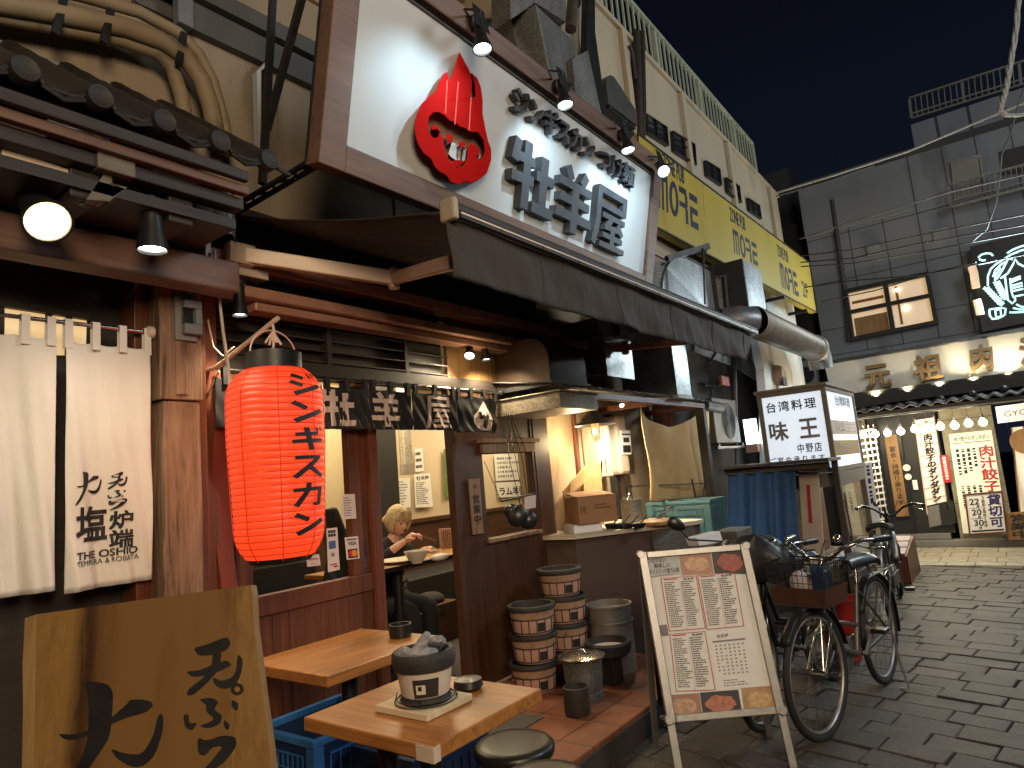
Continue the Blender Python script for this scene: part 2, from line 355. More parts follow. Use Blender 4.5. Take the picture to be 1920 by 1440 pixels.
def write(mb, s_, fn, u0, v0, u1, v1, h0=.0005, h1=.0015, bold=0.0, vert=False, cut=0, pitch=1.0, sq=1.0):
    """letters of s_ in the rectangle (u0,v0)-(u1,v1) of a mapped plane; CJK by cells, Latin fitted as a line"""
    if all(ord(c) < 0x2000 for c in s_) and not vert:
        v, f = glyph(s_, min(bold, .02))
        if not v: return
        a0 = min(p[0] for p in v); a1 = max(p[0] for p in v); b0 = min(p[1] for p in v); b1 = max(p[1] for p in v)
        q = [(u0 + (p[0] - a0) / (a1 - a0) * (u1 - u0), v0 + (p[1] - b0) / (b1 - b0) * (v1 - v0)) for p in v]
        if cut: q, f = sliced(q, f, cut, cut)
        mb.emboss(q, f, fn, h0, h1); return
    n = len(s_); bb_ = bold * .55; stamps = [(0, 0)] if bold < .008 else [(-bb_, -bb_), (bb_, -bb_), (-bb_, bb_), (bb_, bb_)] + ([(0, 0), (bb_, 0), (-bb_, 0), (0, bb_), (0, -bb_)] if bold > .03 else [])
    for i, c in enumerate(s_):
        if c == ' ': continue
        v, f = glyph(c, 0.006 if bold > .008 else 0)
        if not v: continue
        lat = ord(c) < 0x2000
        if vert:
            cu0, cu1 = u0, u1; ch = (v1 - v0) / n; cv1 = v1 - ch * i; cv0 = cv1 - ch * pitch
            cm = (cv1 - ch / 2); cv0, cv1 = cm - ch * pitch / 2, cm + ch * pitch / 2
        else:
            cw = (u1 - u0) / n; cm = u0 + cw * (i + .5); cu0, cu1 = cm - cw * pitch / 2, cm + cw * pitch / 2; cv0, cv1 = v0, v1
        if lat:
            a0 = min(p[0] for p in v) - .02; aw = max(p[0] for p in v) + .02 - a0; b0 = min(p[1] for p in v); bh = max(p[1] for p in v) - b0
            a0 -= (.6 - aw) / 2 if aw < .6 else 0; aw = max(aw, .6)
        else: a0, aw, b0, bh = -.01, .99, -.115, 1.0
        q = [(cu0 + (p[0] - a0) / aw * (cu1 - cu0), cv0 + (p[1] - b0) / bh * (cv1 - cv0)) for p in v]
        g = f
        if cut: q, g = sliced(q, f, cut, cut)
        for j, (sx_, sy_) in enumerate(stamps):
            qq = [(a + sx_ * (cu1 - cu0), b + sy_ * (cv1 - cv0)) for a, b in q]; mb.emboss(qq, g, fn, h0, h1 + i * 2e-5 + j * 6e-5)
def strokes(mb, segs, fn, u0, v0, u1, v1, h0, h1, cut=0):
    """bars (x0,y0,x1,y1,w) in a unit cell, y down"""
    for k, (a, b, c, d, wd) in enumerate(segs):
        p, q = V((a, b)), V((c, d)); t = (q - p).normalized(); n = V((-t.y, t.x)) * wd / 2
        pts = [p - n, q - n, q + n, p + n]
        o = [(u0 + x.x * (u1 - u0), v1 - x.y * (v1 - v0)) for x in pts]
        if (o[1][0] - o[0][0]) * (o[2][1] - o[0][1]) - (o[1][1] - o[0][1]) * (o[2][0] - o[0][0]) < 0: o = o[::-1]
        if cut:
            v2, f2 = sliced(o, [[0, 1, 2, 3]], cut, 2); mb.emboss(v2, f2, fn, h0, h1 + k * 2e-5)
        else: mb.emboss(o, [[0, 1, 2, 3]], fn, h0, h1 + k * 4e-5)
def scribble(mb, fn, u0, v0, u1, v1, rows, h=.0012, seed=1, fill=.85, th=.45, vert=False):
    """small print too small to read: short dashes in rows"""
    r = random.Random(seed); L = (v1 - v0) if not vert else (u1 - u0); S = L / rows
    for i in range(rows):
        a = 0.0; end = fill * (0.55 + .45 * r.random())
        while a < end:
            l = r.uniform(.03, .11)
            if not vert:
                x0 = u0 + a * (u1 - u0); x1 = u0 + min(a + l, 1) * (u1 - u0); c = v1 - S * (i + .5); mb.slab(fn, x0, c - S * th / 2, x1, c + S * th / 2, 0, h)
            else:
                y1 = v1 - a * (v1 - v0); y0 = v1 - min(a + l, 1) * (v1 - v0); c = u0 + S * (i + .5); mb.slab(fn, c - S * th / 2, y0, c + S * th / 2, y1, 0, h)
            a += l + r.uniform(.015, .05)
def quadfn(tl, tr, br, bl, toward=CAM):
    tl, tr, br, bl = V(tl), V(tr), V(br), V(bl); n = (tr - tl).cross(bl - tl).normalized()
    if n.dot(V(toward) - tl) < 0: n = -n
    return lambda u, v, h=0: (bl * (1 - u) + br * u) * (1 - v) + (tl * (1 - u) + tr * u) * v + n * h
def frect(p, U, Vv, flip=False):
    p, U, Vv = V(p), V(U), V(Vv); n = U.cross(Vv).normalized()
    if flip: n = -n
    return lambda u, v, h=0: p + U * u + Vv * v + n * h
def ringbars(mb, fn, u0, v0, u1, v1, wu, wv, h0, h1):
    mb.slab(fn, u0, v0, u0 + wu, v1, h0, h1); mb.slab(fn, u1 - wu, v0, u1, v1, h0, h1)
    mb.slab(fn, u0 + wu, v0, u1 - wu, v0 + wv, h0, h1); mb.slab(fn, u0 + wu, v1 - wv, u1 - wu, v1, h0, h1)
USHI = [(.10, .03, .04, .36, .15), (.33, 0, .33, 1.0, .17), (.06, .27, .50, .27, .14), (0, .58, .50, .55, .15), (.74, .10, .74, .92, .18), (.56, .42, 1.0, .42, .15), (.50, .91, 1.02, .91, .16)]
HITSUJI = [(.24, 0, .36, .19, .16), (.78, 0, .66, .19, .16), (.05, .26, .95, .26, .13), (.09, .50, .91, .50, .13), (0, .75, 1, .75, .14), (.5, .22, .5, 1.0, .18)]
YA = [(.10, .06, 1.0, .06, .11), (.94, .06, .94, .34, .13), (.15, .30, .95, .30, .10), (.13, .04, .13, .62, .13), (.13, .60, .03, 1.0, .13), (.26, .46, .98, .46, .09), (.55, .48, .42, .64, .12), (.34, .65, .88, .62, .09), (.76, .53, .92, .70, .11), (.30, .79, .94, .79, .09), (.61, .66, .61, .95, .13), (.22, .955, 1.02, .955, .09)]
# =================================================================== ground
m_ = MB(); m_.add([(-60, -40, -.03), (60, -40, -.03), (60, 80, -.03), (-60, 80, -.03)], [(0, 1, 2, 3)]); struct('ground', m_, m_joint)
def paving():
    mb = MB(); r = random.Random(3); a = rad(-13); ux = V((math.cos(a), math.sin(a), 0)); vy = V((-math.sin(a), math.cos(a), 0)); vy = V((math.cos(rad(80)), math.sin(rad(80)), 0))
    RH = .19
    for j in range(-6, 61):
        off = r.uniform(0, .4); k = -4.2 + off; v = j * RH
        while k < 5:
            L = r.uniform(.24, .42); g = r.uniform(.003, .006)
            c = [(k + g, v + g), (k + L - g, v + g), (k + L - g, v + RH - g), (k + g, v + RH - g)]
            w3 = [ux * x + vy * y for x, y in c]; cen = (w3[0] + w3[2]) / 2
            k += L
            if cen.y > 9.75 or cen.x < -1.95 + (0 if cen.y > .5 else 0) or cen.y < 1.0 or cen.x > 3.2: continue
            z = [r.uniform(-.004, .004) for _ in range(4)]; zz = r.uniform(-.0045, .0045); b = .007
            top = [w3[i] + (cen - w3[i]).normalized() * b + V((r.uniform(-.004, .004), r.uniform(-.004, .004), zz + z[i])) for i in range(4)]
            bot = [w3[i] + V((0, 0, -.024)) for i in range(4)]; mid = [w3[i] + V((0, 0, zz + z[i] - .005)) for i in range(4)]
            n = len(mb.v); mb.v += bot + mid + top
            for q in range(4):
                p = (q + 1) % 4; mb.f += [(n + q, n + p, n + 4 + p, n + 4 + q), (n + 4 + q, n + 4 + p, n + 8 + p, n + 8 + q)]
            mb.f.append((n + 8, n + 9, n + 10, n + 11))
    return mb
pv = struct('road', paving(), m_stone)
nt_ = m_stone.node_tree; bs_ = nt_.nodes['Principled BSDF']; src_ = bs_.inputs['Base Color'].links[0].from_socket
at_ = nt_.nodes.new('ShaderNodeNewGeometry'); hs_ = nt_.nodes.new('ShaderNodeMapRange'); hs_.inputs['To Min'].default_value = .72; hs_.inputs['To Max'].default_value = 1.3; nt_.links.new(at_.outputs['Random Per Island'], hs_.inputs[0])
vm_ = nt_.nodes.new('ShaderNodeVectorMath'); vm_.operation = 'SCALE'; nt_.links.new(src_, vm_.inputs[0]); nt_.links.new(hs_.outputs[0], vm_.inputs['Scale']); nt_.links.new(vm_.outputs[0], bs_.inputs['Base Color'])
m_ = MB(); m_.box((-6, 9.8, -.02), (8, 11.45, .006)); struct('pavement', m_, m_lightpave)
m_ = MB(); m_.box((-3.02, -2, -.02), (-1.9, 4.62, .15)); struct('platform_floor', m_, m_tile, bev=.006)
m_ = MB(); m_.box((-1.897, -2, -.02), (-1.885, 5.6, .128)); m_.box((-3.0, 4.63, -.02), (-1.9, 5.6, .12)); struct('kerb', m_, mat('shadow_dark_riser', (.035, .029, .025), .8, 0, .4, 6, .3))  # shadow along the platform side is put into the riser colour
m_ = MB(); m_.box((-6.2, 1.0, -.02), (-3.04, 8.3, .146)); struct('restaurant_floor', m_, mat('shade_dark_floor', (.03, .025, .02), .6, 0, .3, 6, .2))  # floor colour darkened to carry the shade under the table

# =================================================================== the main restaurant building
mainb = thing('restaurant_building', 'two-storey lamb restaurant with stained cream upper wall, dark timber shopfront and glazed entrance', 'building', (-3.2, 3, 0))
m_ = MB(); m_.box((-3.5, -3, 3.0), (-3.15, 6.5, 7.0)); obj('wall', m_, m_creamdirty, mainb)
m_ = MB(); fr = X(0, 0, -3.15)
# long dark ledge beams across the upper wall
a = X(330, -30, -3.1); b = X(620, 118, -3.1)
m_.bar(a, b + (b - a) * .4, .10, .10); a = X(250, -20, -3.12); b = X(600, 150, -3.12); m_.bar(a, b + (b - a) * .5, .05, .16)
obj('ledge', m_, mat('ledge_paint', (.075, .072, .064), .6, 0, .3, 3, .1), mainb)
m_ = MB(); m_.box((-3.149, -3, 4.62), (-3.12, 6.5, 4.70)); m_.box((-3.149, -3, 5.5), (-3.11, 6.5, 5.62))
for yy in (.4, 1.3, 2.2, 3.1): m_.box((-3.149, yy, 3.0), (-3.142, yy + .012, 5.6))
obj('wall_moulding', m_, m_creamdirty, mainb, bev=.004)
# interior shell
m_ = MB(); m_.box((-5.4, 1.0, .15), (-5.2, 8.3, 2.75)); obj('back_wall', m_, m_interior, mainb)
m_ = MB(); m_.box((-5.199, 1.0, .15), (-5.17, 8.3, 1.17)); m_.box((-5.17, 1.0, 1.13), (-5.15, 8.3, 1.17)); obj('wainscot', m_, m_door, mainb)
m_ = MB(); m_.box((-5.15, 3.9, .15), (-4.62, 8.1, .66)); obj('added_dark_block', m_, m_blackmat, mainb, bev=.01)  # black block added so the zone below the dining table stays dark
m_ = MB(); m_.box((-5.2, 1.0, 2.62), (-3.05, 8.3, 2.72)); obj('ceiling', m_, m_interior, mainb)
m_ = MB(); m_.box((-5.2, 8.2, .15), (-3.32, 8.3, 2.62)); obj('side_wall', m_, m_interior, mainb)
m_ = MB(); m_.box((-5.2, .9, .15), (-3.06, 1.0, 2.62)); obj('side_wall', m_, m_dwood, mainb)
# dark partition pillar left of the cream wall, cream lattice behind the left glass
p = X(712, 900, -4.1)
m_ = MB(); m_.box((-5.16, X(672, 900, -5.1).y, .15), (-5.02, X(737, 900, -5.1).y, 2.62)); obj('pillar', m_, m_blackmat, mainb)
m_ = MB(); m_.box((-4.72, 2.42, 1.02), (-4.68, 3.42, 2.5)); obj('partition', m_, m_interior, mainb)
m_ = MB()
for k in range(16):
    y0 = 2.42 + k * .0625; m_.bar((-4.672, y0, 1.02), (-4.672, y0 + .06, 2.5), .008, .008); 
for k in range(24): m_.bar((-4.668, 2.42, 1.03 + k * .06), (-4.668, 3.42, 1.03 + k * .06), .008, .008)
obj('lattice', m_, m_panelwood, mainb)
m_ = MB(); m_.box((-4.75, 1.0, .15), (-4.6, 3.4, 1.0)); obj('counter_front', m_, m_blackmat, mainb)

# ---- shopfront, x = -3.0
FX = -3.0
yL = 1.60                                   # left jamb
yJ0 = X(692, 900, FX).y; yJ1 = X(704, 900, FX).y       # jamb between window and doorway
yD0 = X(852, 1000, FX).y; yD1 = X(1012, 1000, FX).y     # door leaf
yE = X(1036, 950, FX).y
zh = 2.13
m_ = MB(); m_.box((FX - .06, yL, .15), (FX + .03, yL + .09, 2.62)); obj('jamb', m_, m_redwood, mainb, bev=.004)
m_ = MB(); m_.box((FX - .03, yJ0 - .012, .15), (FX + .03, yJ1 + .005, zh)); obj('jamb', m_, m_redwood, mainb, bev=.004)
m_ = MB(); m_.box((FX - .08, yD1 + .004, .15), (FX + .02, yE, 2.62)); obj('jamb', m_, m_door, mainb, bev=.004)
m_ = MB(); m_.box((FX - .05, yL, zh), (FX + .02, yE, zh + .09)); obj('lintel', m_, m_darkbeam, mainb, bev=.004)
# louvred transom boards
m_ = MB(); ya = X(840, 700, FX).y
m_.box((FX - .06, yL, zh + .09), (FX - .05, ya, 2.72))
for k in range(9):
    z = zh + .11 + k * .062
    m_.hexa([(FX - .048, yL + .09, z), (FX + .012, yL + .09, z - .012), (FX + .012, ya, z - .012), (FX - .048, ya, z), (FX - .048, yL + .09, z + .008), (FX + .012, yL + .09, z - .004), (FX + .012, ya, z - .004), (FX - .048, ya, z + .008)])
for y0 in (2.35, 2.95): m_.box((FX - .05, y0, zh + .09), (FX + .016, y0 + .03, 2.72))
obj('transom_louvre', m_, m_darkbeam, mainb)
m_ = MB()
k = ya + .02
while k < yE - .02:
    m_.box((FX - .05, k, zh + .09), (FX - .02, min(k + .115, yE), 2.72)); k += .118
obj('transom_boarding', m_, m_panelwood, mainb, bev=.003)
m_ = MB(); m_.box((-3.16, 1.5, 2.72), (FX + .02, yE, 3.0)); obj('upper_fascia', m_, m_darkbeam, mainb)
# fixed window with wooden breast
zg0 = X(590, 1096, FX).z; zr = X(590, 1132, FX).z
wl = yL + .17
m_ = MB(); m_.box((FX - .04, wl, zr), (FX + .012, yJ0 - .013, zg0)); m_.box((FX - .04, wl, zg0), (FX + .012, wl + .085, zh)); m_.box((FX - .04, X(655, 950, FX).y, zg0), (FX + .012, X(676, 950, FX).y, zh)); m_.box((FX - .046, X(676, 950, FX).y + .002, zg0), (FX - .005, yJ0 - .014, zh))
wf = obj('window', m_, m_dwood, mainb, bev=.004)
m_ = MB(); yq = X(655, 950, FX).y; m_.add([(FX - .016, wl + .085, zg0), (FX - .016, yq, zg0), (FX - .016, yq, zh), (FX - .016, wl + .085, zh)], [(0, 1, 2, 3)]); obj('pane', m_, m_glass, wf)
m_ = MB(); p = X(686, 1045, FX + .014); m_.box((FX - .004, p.y - .012, p.z - .10), (FX + .006, p.y + .014, p.z + .10)); m_.box((FX + .006, p.y - .006, p.z - .09), (FX + .012, p.y + .008, p.z - .01)); obj('handle', m_, m_steel, wf, bev=.003)
m_ = MB(); k = wl
while k < yJ0 - .05:
    m_.box((FX - .03, k, .16), (FX - .002, min(k + .092, yJ0 - .013), zr)); k += .094
obj('breast_boards', m_, m_dwood, mainb, bev=.003)
m_ = MB(); m_.box((FX - .035, yL + .09, .15), (FX - .01, wl - .003, 2.1)); obj('side_board', m_, m_dwood, mainb)
# door leaf
zw0 = X(950, 1003, FX).z; zw1 = X(950, 850, FX).z; yw0 = X(908, 930, FX).y; yw1 = X(1000, 930, FX).y
m_ = MB(); t0, t1 = FX - .03, FX + .01
m_.box((t0, yD0, .155), (t1, yw0, zh)); m_.box((t0, yw1, .155), (t1, yD1, zh)); m_.box((t0, yw0, .155), (t1, yw1, zw0)); m_.box((t0, yw0, zw1), (t1, yw1, zh))
m_.box((t1, yD0, .155), (t1 + .02, yD0 + .05, zh)); m_.box((t1, yD1 - .03, .155), (t1 + .006, yD1, zh))
dr = obj('door', m_, m_door, mainb, bev=.004)
m_ = MB(); m_.box((t1, yw0 - .05, zw1 + .075), (t1 + .05, yw1 + .07, zw1 + .105)); obj('window_hood', m_, m_oldwood, dr, bev=.003); m_ = MB(); m_.box((t1, yw0 - .02, zw1 + .004), (t1 + .03, yw1 + .03, zw1 + .07)); obj('window_head', m_, m_oldwood, dr, bev=.003); m_ = MB(); m_.box((t1, yw0 - .02, zw0 - .03), (t1 + .03, yw1 + .03, zw0 - .003)); obj('window_ledge', m_, m_oldwood, dr, bev=.003)
m_ = MB(); m_.add([(FX - .01, yw0, zw0), (FX - .01, yw1, zw0), (FX - .01, yw1, zw1), (FX - .01, yw0, zw1)], [(0, 1, 2, 3)]); obj('pane', m_, m_glass, dr)
m_ = MB(); m_.box((FX - .07, yJ1 + .006, .148), (FX + .04, yD1, .175)); obj('threshold', m_, m_oldwood, mainb, bev=.004)
# ---- interior lamps (the room is lit)
lamp('AREA', 'ceiling_light', (-4.45, 4.3, 2.58), 62, (1, .78, .46), (-4.45, 4.3, 0), 1.3)
lamp('AREA', 'ceiling_light', (-4.5, 6.2, 2.58), 40, (1, .80, .52), (-4.5, 6.2, 0), .9)
lamp('AREA', 'ceiling_light', (-4.2, 2.6, 2.58), 16, (1, .80, .52), (-4.2, 2.6, 0), .5)

# ---- things inside
def sheet_thing(name, label, cat, fn, mp, ink, rows, seed=1, head=None, u=.92, group=None, th=.002, margin=.08):
    r = thing(name, label, cat, fn(.5, .5), group)
    a = MB(); a.slab(fn, 0, 0, 1, 1, 0, th); obj('sheet', a, mp, r)
    a = MB(); top = 1 - margin
    if head: write(a, head, fn, .12, .80, .9, .93, th, th + .001, .02); top = .76
    scribble(a, lambda p, q, h=0: fn(p, q, h + th), margin, margin, u, top, rows, .001, seed); obj('print', a, ink, r)
    return r
bx = -5.165
sheet_thing('notice', 'small notice sheet on the cream wall behind the blonde diner', 'poster', quadfn(X(739, 897, bx), X(768, 896, bx), X(770, 951, bx), X(741, 955, bx)), m_paper, m_inkgrey, 9, 4)
sheet_thing('menu_sheet', 'menu sheet headed in bold black characters right of the smaller notice', 'poster', quadfn(X(776, 889, bx), X(806, 887, bx), X(812, 950, bx), X(779, 952, bx)), m_paper, m_ink, 12, 5, '牡羊屋')
sheet_thing('wall_card', 'narrow white card with brush writing hanging behind the steel exhaust tube', 'poster', quadfn(X(777, 842, bx), X(792, 840, bx), X(795, 883, bx), X(779, 885, bx)), m_paper, m_ink, 3, 6)
m_ = MB(); fn = quadfn(X(832, 842, bx), X(846, 838, bx), X(850, 930, bx), X(834, 932, bx)); m_.slab(fn, 0, 0, 1, 1, 0, .004)
solo('leafy_poster', 'green leafy poster strip at the edge of the doorway', 'poster', m_, mat('leaf_print', (.09, .15, .03), .7, 0, .9, 30, 0, stain=(.55, .52, .36)))
m_ = MB(); c = X(764, 890, -4.6); rr = .062; m_.lathe([(rr, 0), (rr, .02), (rr * .96, .03), (rr, .9)], c, 20); m_.lathe([(rr * 1.08, .0), (rr * 1.08, .10)], c + V((0, 0, -.002)), 20)
solo('exhaust_tube', 'stainless steel smoke tube hanging over the table inside', 'exhaust tube', m_, mat('bright_tube', (.55, .52, .46), .3, .6, .15, 8, 0), smooth=40)
sheet_thing('notice_paper', 'large handwritten paper seen through the door window', 'poster', quadfn(X(926, 852, bx), X(981, 850, bx), X(984, 899, bx), X(930, 902, bx)), m_paper, m_inkgrey, 5, 8)
r_ = thing('menu_strip', 'white menu strip with bold brush characters inside the door window', 'poster', X(960, 920, bx))
fn = quadfn(X(930, 905, bx), X(985, 902, bx), X(988, 930, bx), X(934, 933, bx)); a = MB(); a.slab(fn, 0, 0, 1, 1, 0, .002); obj('sheet', a, m_paper, r_)
a = MB(); write(a, 'ラム羊粥', fn, .04, .1, .96, .7, .002, .003, .03); obj('print', a, m_ink, r_)

# ---- table with the diner
tz = .985
c1 = Z(735, 1064, tz); c2 = Z(850, 1038, tz)
tb = thing('dining_table', 'small wooden table with a dark edge behind the doorway, laid with dishes', 'table', V((c1.x - .05, (c1.y + c2.y) / 2, .15)))
y0, y1 = c1.y - .35, c2.y + .35; x1 = (c1.x + c2.x) / 2; x0 = x1 - .46
m_ = MB(); m_.box((x0, y0, tz - .03), (x1, y1, tz)); obj('tabletop', m_, m_tableb, tb, bev=.004)
m_ = MB(); m_.box((x1, y0, tz - .032), (x1 + .006, y1, tz - .002)); obj('edge_strip', m_, m_black, tb)
ym = Z(800, 1055, tz).y
m_ = MB(); m_.lathe([(.035, 0), (.035, .72)], (x0 + .3, ym, .18), 12); m_.box((x0 + .05, ym - .25, .152), (x0 + .55, ym + .25, .18)); obj('leg', m_, m_black, tb, smooth=40)
def bowl(name, label, px, py, r, h, z=tz, m=m_ceramic):
    c = Z(px, py, z); a = MB(); a.lathe([(r * .45, 0), (r * .5, .012), (r * .8, h * .5), (r, h), (r * .94, h), (r * .7, h * .5), (.001, .02)], c, 20); return solo(name, label, 'bowl', a, m, smooth=40)
bowl('bowl', 'round cream bowl in front of the diner', 782, 1056, .085, .085)
a = MB(); c = Z(750, 1055, tz); a.lathe([(.001, .004), (.11, .006), (.15, .022), (.145, .026), (.10, .012), (.001, .01)], c, 22); solo('plate', 'flat pale plate at the left end of the dining table', 'plate', a, m_ceramic, smooth=40)
a = MB(); c = Z(825, 1050, tz); a.ball(c + V((0, 0, .02)), (.05, .08, .025)); solo('hand_towel', 'white rolled hand towel on the dining table', 'towel', a, m_paper, smooth=60)
a = MB(); c = Z(818, 1038, tz); a.lathe([(.028, 0), (.033, .12), (.030, .12), (.026, .01), (.001, .01)], c, 16); solo('drinking_glass', 'clear drinking glass on the dining table', 'glass', a, m_glass, smooth=40)
a = MB(); fn = quadfn(D(822, 992, 5.5), D(846, 990, 5.5), D(848, 1037, 5.5), D(827, 1040, 5.5))
rt_ = thing('menu_stand', 'pale menu card standing at the end of the dining table', 'menu', fn(.5, 0)); a.slab(fn, 0, 0, 1, 1, -.004, 0); obj('sheet', a, m_papertan, rt_); a = MB(); scribble(a, fn, .15, .1, .9, .9, 5, .001, 3, vert=True); obj('print', a, m_ink, rt_)
bk = thing('storage_box', 'brown wooden storage box with a hand hole on the restaurant floor', 'box', V((-3.75, 4.45, .15)))
q = Z(803, 1215, .15); m_ = MB(); m_.box((q.x - .30, q.y - .01, .15), (q.x, q.y + .40, .46)); m_.box((q.x - .31, q.y - .02, .46), (q.x + .01, q.y + .41, .475)); obj('body', m_, m_door, bk, bev=.004)
m_ = MB(); m_.box((q.x - .001, q.y + .12, .37), (q.x + .003, q.y + .24, .41)); obj('hand_hole', m_, m_blackmat, bk)
a = MB(); c = V((q.x - .15, q.y + .2, .50)); a.ball(c, (.12, .16, .07)); solo('dark_bag', 'black cloth bag lying on the storage box', 'bag', a, m_shirt, smooth=60)
# ------------------------------------------------------------------ the seated diner (and a second one behind the glass)
def skinned(name, chain, edges, m, parent, lvl=2):
    """continuous skinned body: chain = [(point, radius)], edges between them; first vertex is the root"""
    me = bpy.data.meshes.new(name); me.from_pydata([tuple(p) for p, r in chain], edges, []); o = bpy.data.objects.new(name, me); COL.objects.link(o)
    md = o.modifiers.new('skin', 'SKIN'); md.use_smooth_shade = True
    for i, (p, r) in enumerate(chain):
        s = me.skin_vertices[0].data[i]; s.radius = (r, r) if not isinstance(r, tuple) else r; s.use_root = i == 0
    o.modifiers.new('sub', 'SUBSURF').levels = lvl; o.modifiers['sub'].render_levels = lvl
    ev = o.evaluated_get(bpy.context.evaluated_depsgraph_get()); nm = bpy.data.meshes.new_from_object(ev)
    bpy.data.objects.remove(o); nm.name = name; nm.materials.clear(); nm.materials.append(m)
    for p in nm.polygons: p.use_smooth = True
    r = bpy.data.objects.new(name, nm); COL.objects.link(r)
    if parent is not None: r.parent = parent; OFF[r.name] = OFF[parent.name]
    return r
def person(label, base, rotz, hair, blonde=True):
    """local frame: faces +x, sits with hips at z=.50, z=0 is the floor"""
    t = thing('person', label, 'person', base, None, rotz)
    up_ = [((0, 0, .52), (.135, .165)), ((.01, 0, .66), (.115, .15)), ((.05, 0, .82), (.12, .165)), ((.10, 0, .94), (.085, .13)), ((.14, 0, 1.00), .052), ((.165, 0, 1.06), .046),
           ((.09, .15, .925), .058), ((.10, -.15, .925), .058), ((.11, .225, .79), .044), ((.13, -.215, .80), .044), ((.28, .19, .885), .036), ((.30, -.13, .945), .036)]
    ed = [(0, 1), (1, 2), (2, 3), (3, 4), (4, 5), (3, 6), (3, 7), (6, 8), (7, 9), (8, 10), (9, 11)]
    # body: head, torso, arms to the wrists, legs in one continuous figure (skin), clothes over it
    n = len(up_)
    body = up_ + [((.36, .16, .90), .026), ((.36, -.055, 1.0), .026), ((.09, .09, .49), .085), ((.09, -.09, .49), .085), ((.42, .10, .49), .062), ((.42, -.10, .49), .062), ((.40, .10, .10), .040), ((.44, -.10, .10), .040), ((.51, .10, .035), .034), ((.55, -.10, .035), .034)]
    ed2 = ed + [(10, n), (11, n + 1), (0, n + 2), (0, n + 3), (n + 2, n + 4), (n + 3, n + 5), (n + 4, n + 6), (n + 5, n + 7), (n + 6, n + 8), (n + 7, n + 9)]
    slim = [(p, (tuple(x * .93 for x in r) if isinstance(r, tuple) else r * .93)) for p, r in body]
    for k in (4, 5): slim[k] = body[k]
    slim[3] = (body[3][0], (.06, .10)); slim[6] = (body[6][0], .04); slim[7] = (body[7][0], .04); slim[4] = (body[4][0], .044)
    bo = skinned('body', slim, ed2, m_skin, t)
    sh = [(p, (tuple(x * 1.06 for x in r) if isinstance(r, tuple) else r * 1.22)) for p, r in up_]; sh[4] = ((.150, 0, 1.03), .058); sh[3] = ((.10, 0, .955), (.10, .135)); sh = [s for i, s in enumerate(sh) if i != 5]
    rem = lambda i: i if i < 5 else i - 1
    skinned('shirt', sh, [(rem(a), rem(b)) for a, b in ed if 5 not in (a, b)], m_shirt, t)
    tr = [((0, 0, .50), (.15, .175)), ((.10, .09, .49), .095), ((.10, -.09, .49), .095), ((.42, .10, .49), .074), ((.42, -.10, .49), .074), ((.40, .10, .16), .056), ((.44, -.10, .16), .056)]
    skinned('trousers', tr, [(0, 1), (0, 2), (1, 3), (2, 4), (3, 5), (4, 6)], m_shirt, t)
    a = MB()
    for y, x in ((.10, .40), (-.10, .44)): a.ball((x + .06, y, .045), (.135, .048, .045))
    obj('shoes', a, m_vinyl, t, smooth=60, local=True)
    # head: one sculpted surface with brow, nose, lips, chin, ears
    hc = V((.205, 0, 1.145)); pit = Matrix.Rotation(rad(24), 3, 'Y') @ Matrix.Rotation(rad(0), 3, 'Z')
    a = MB(); nu, nv = 40, 30
    def head(u, v):
        th = 2 * math.pi * u; ph = math.pi * v; d = V((math.sin(ph) * math.cos(th), math.sin(ph) * math.sin(th), math.cos(ph)))
        x, y, z = d.x * .098, d.y * .078, d.z * .118
        if z < 0: k = 1 + z * 2.6; y *= max(.45, k); x *= max(.62, 1 + z * 1.2) if x < 0 else 1
        if x > 0: x = x * .94 if abs(z) < .06 else x
        g = lambda cy, cz, sy, sz: math.exp(-((y - cy) / sy) ** 2 - ((z - cz) / sz) ** 2)
        if d.x > 0:
            x += .020 * g(0, -.018, .011, .016) + .011 * g(0, .004, .007, .022) + .006 * g(0, -.058, .020, .006) + .006 * g(0, -.070, .018, .006) + .010 * g(0, -.10, .022, .016)
            x -= .010 * (g(.030, .010, .014, .009) + g(-.030, .010, .014, .009)); x += .005 * (g(.036, -.022, .02, .018) + g(-.036, -.022, .02, .018))
        return hc + pit @ V((x, y, z))
    a.sheet(head, nu, nv)
    for s in (-1, 1): a.ball(hc + pit @ V((-.005, s * .079, -.005)), (.018, .009, .030), 10, 8)
    obj('head', a, m_skin, bo, smooth=80, local=True)
    a = MB()
    for s in (-1, 1): a.ball(hc + pit @ V((.083, s * .030, .008)), (.006, .014, .0045), 8, 6)
    obj('eyes', a, m_hairdark, bo, smooth=60, local=True)
    a = MB(); a.ball(hc + pit @ V((.094, 0, -.064)), (.005, .020, .006), 8, 6); obj('lips', a, mat('lips', (.42, .13, .11), .4, 0, .05), bo, smooth=60, local=True)
    # hair: cap + fringe + side locks + low bun
    a = MB()
    def cap(u, v):
        th = 2 * math.pi * u; c_ = math.cos(th); lim = .44 if c_ > .35 else (.62 if c_ > -.1 else .70); ph = math.pi * v * lim
        k = 1 + .025 * math.sin(th * 14 + v * 3) * v
        return hc + pit @ V((math.sin(ph) * c_ * .106 * k - .006, math.sin(ph) * math.sin(th) * .087 * k, math.cos(ph) * .127 + .003))
    a.sheet(cap, 60, 14)
    rr = random.Random(5)
    for k in range(26):
        y = -.072 + k * .00576; z0 = .085; top = hc + pit @ V((.060, y * .7, z0 + .012)); bot = hc + pit @ V((.101 - abs(y) * .42 + rr.uniform(-.003, .003), y * 1.02, .026 + rr.uniform(-.008, .008)))
        a.tube([top, hc + pit @ V((.097 - abs(y) * .36, y, .062)), bot], [.008, .0075, .002], 5)
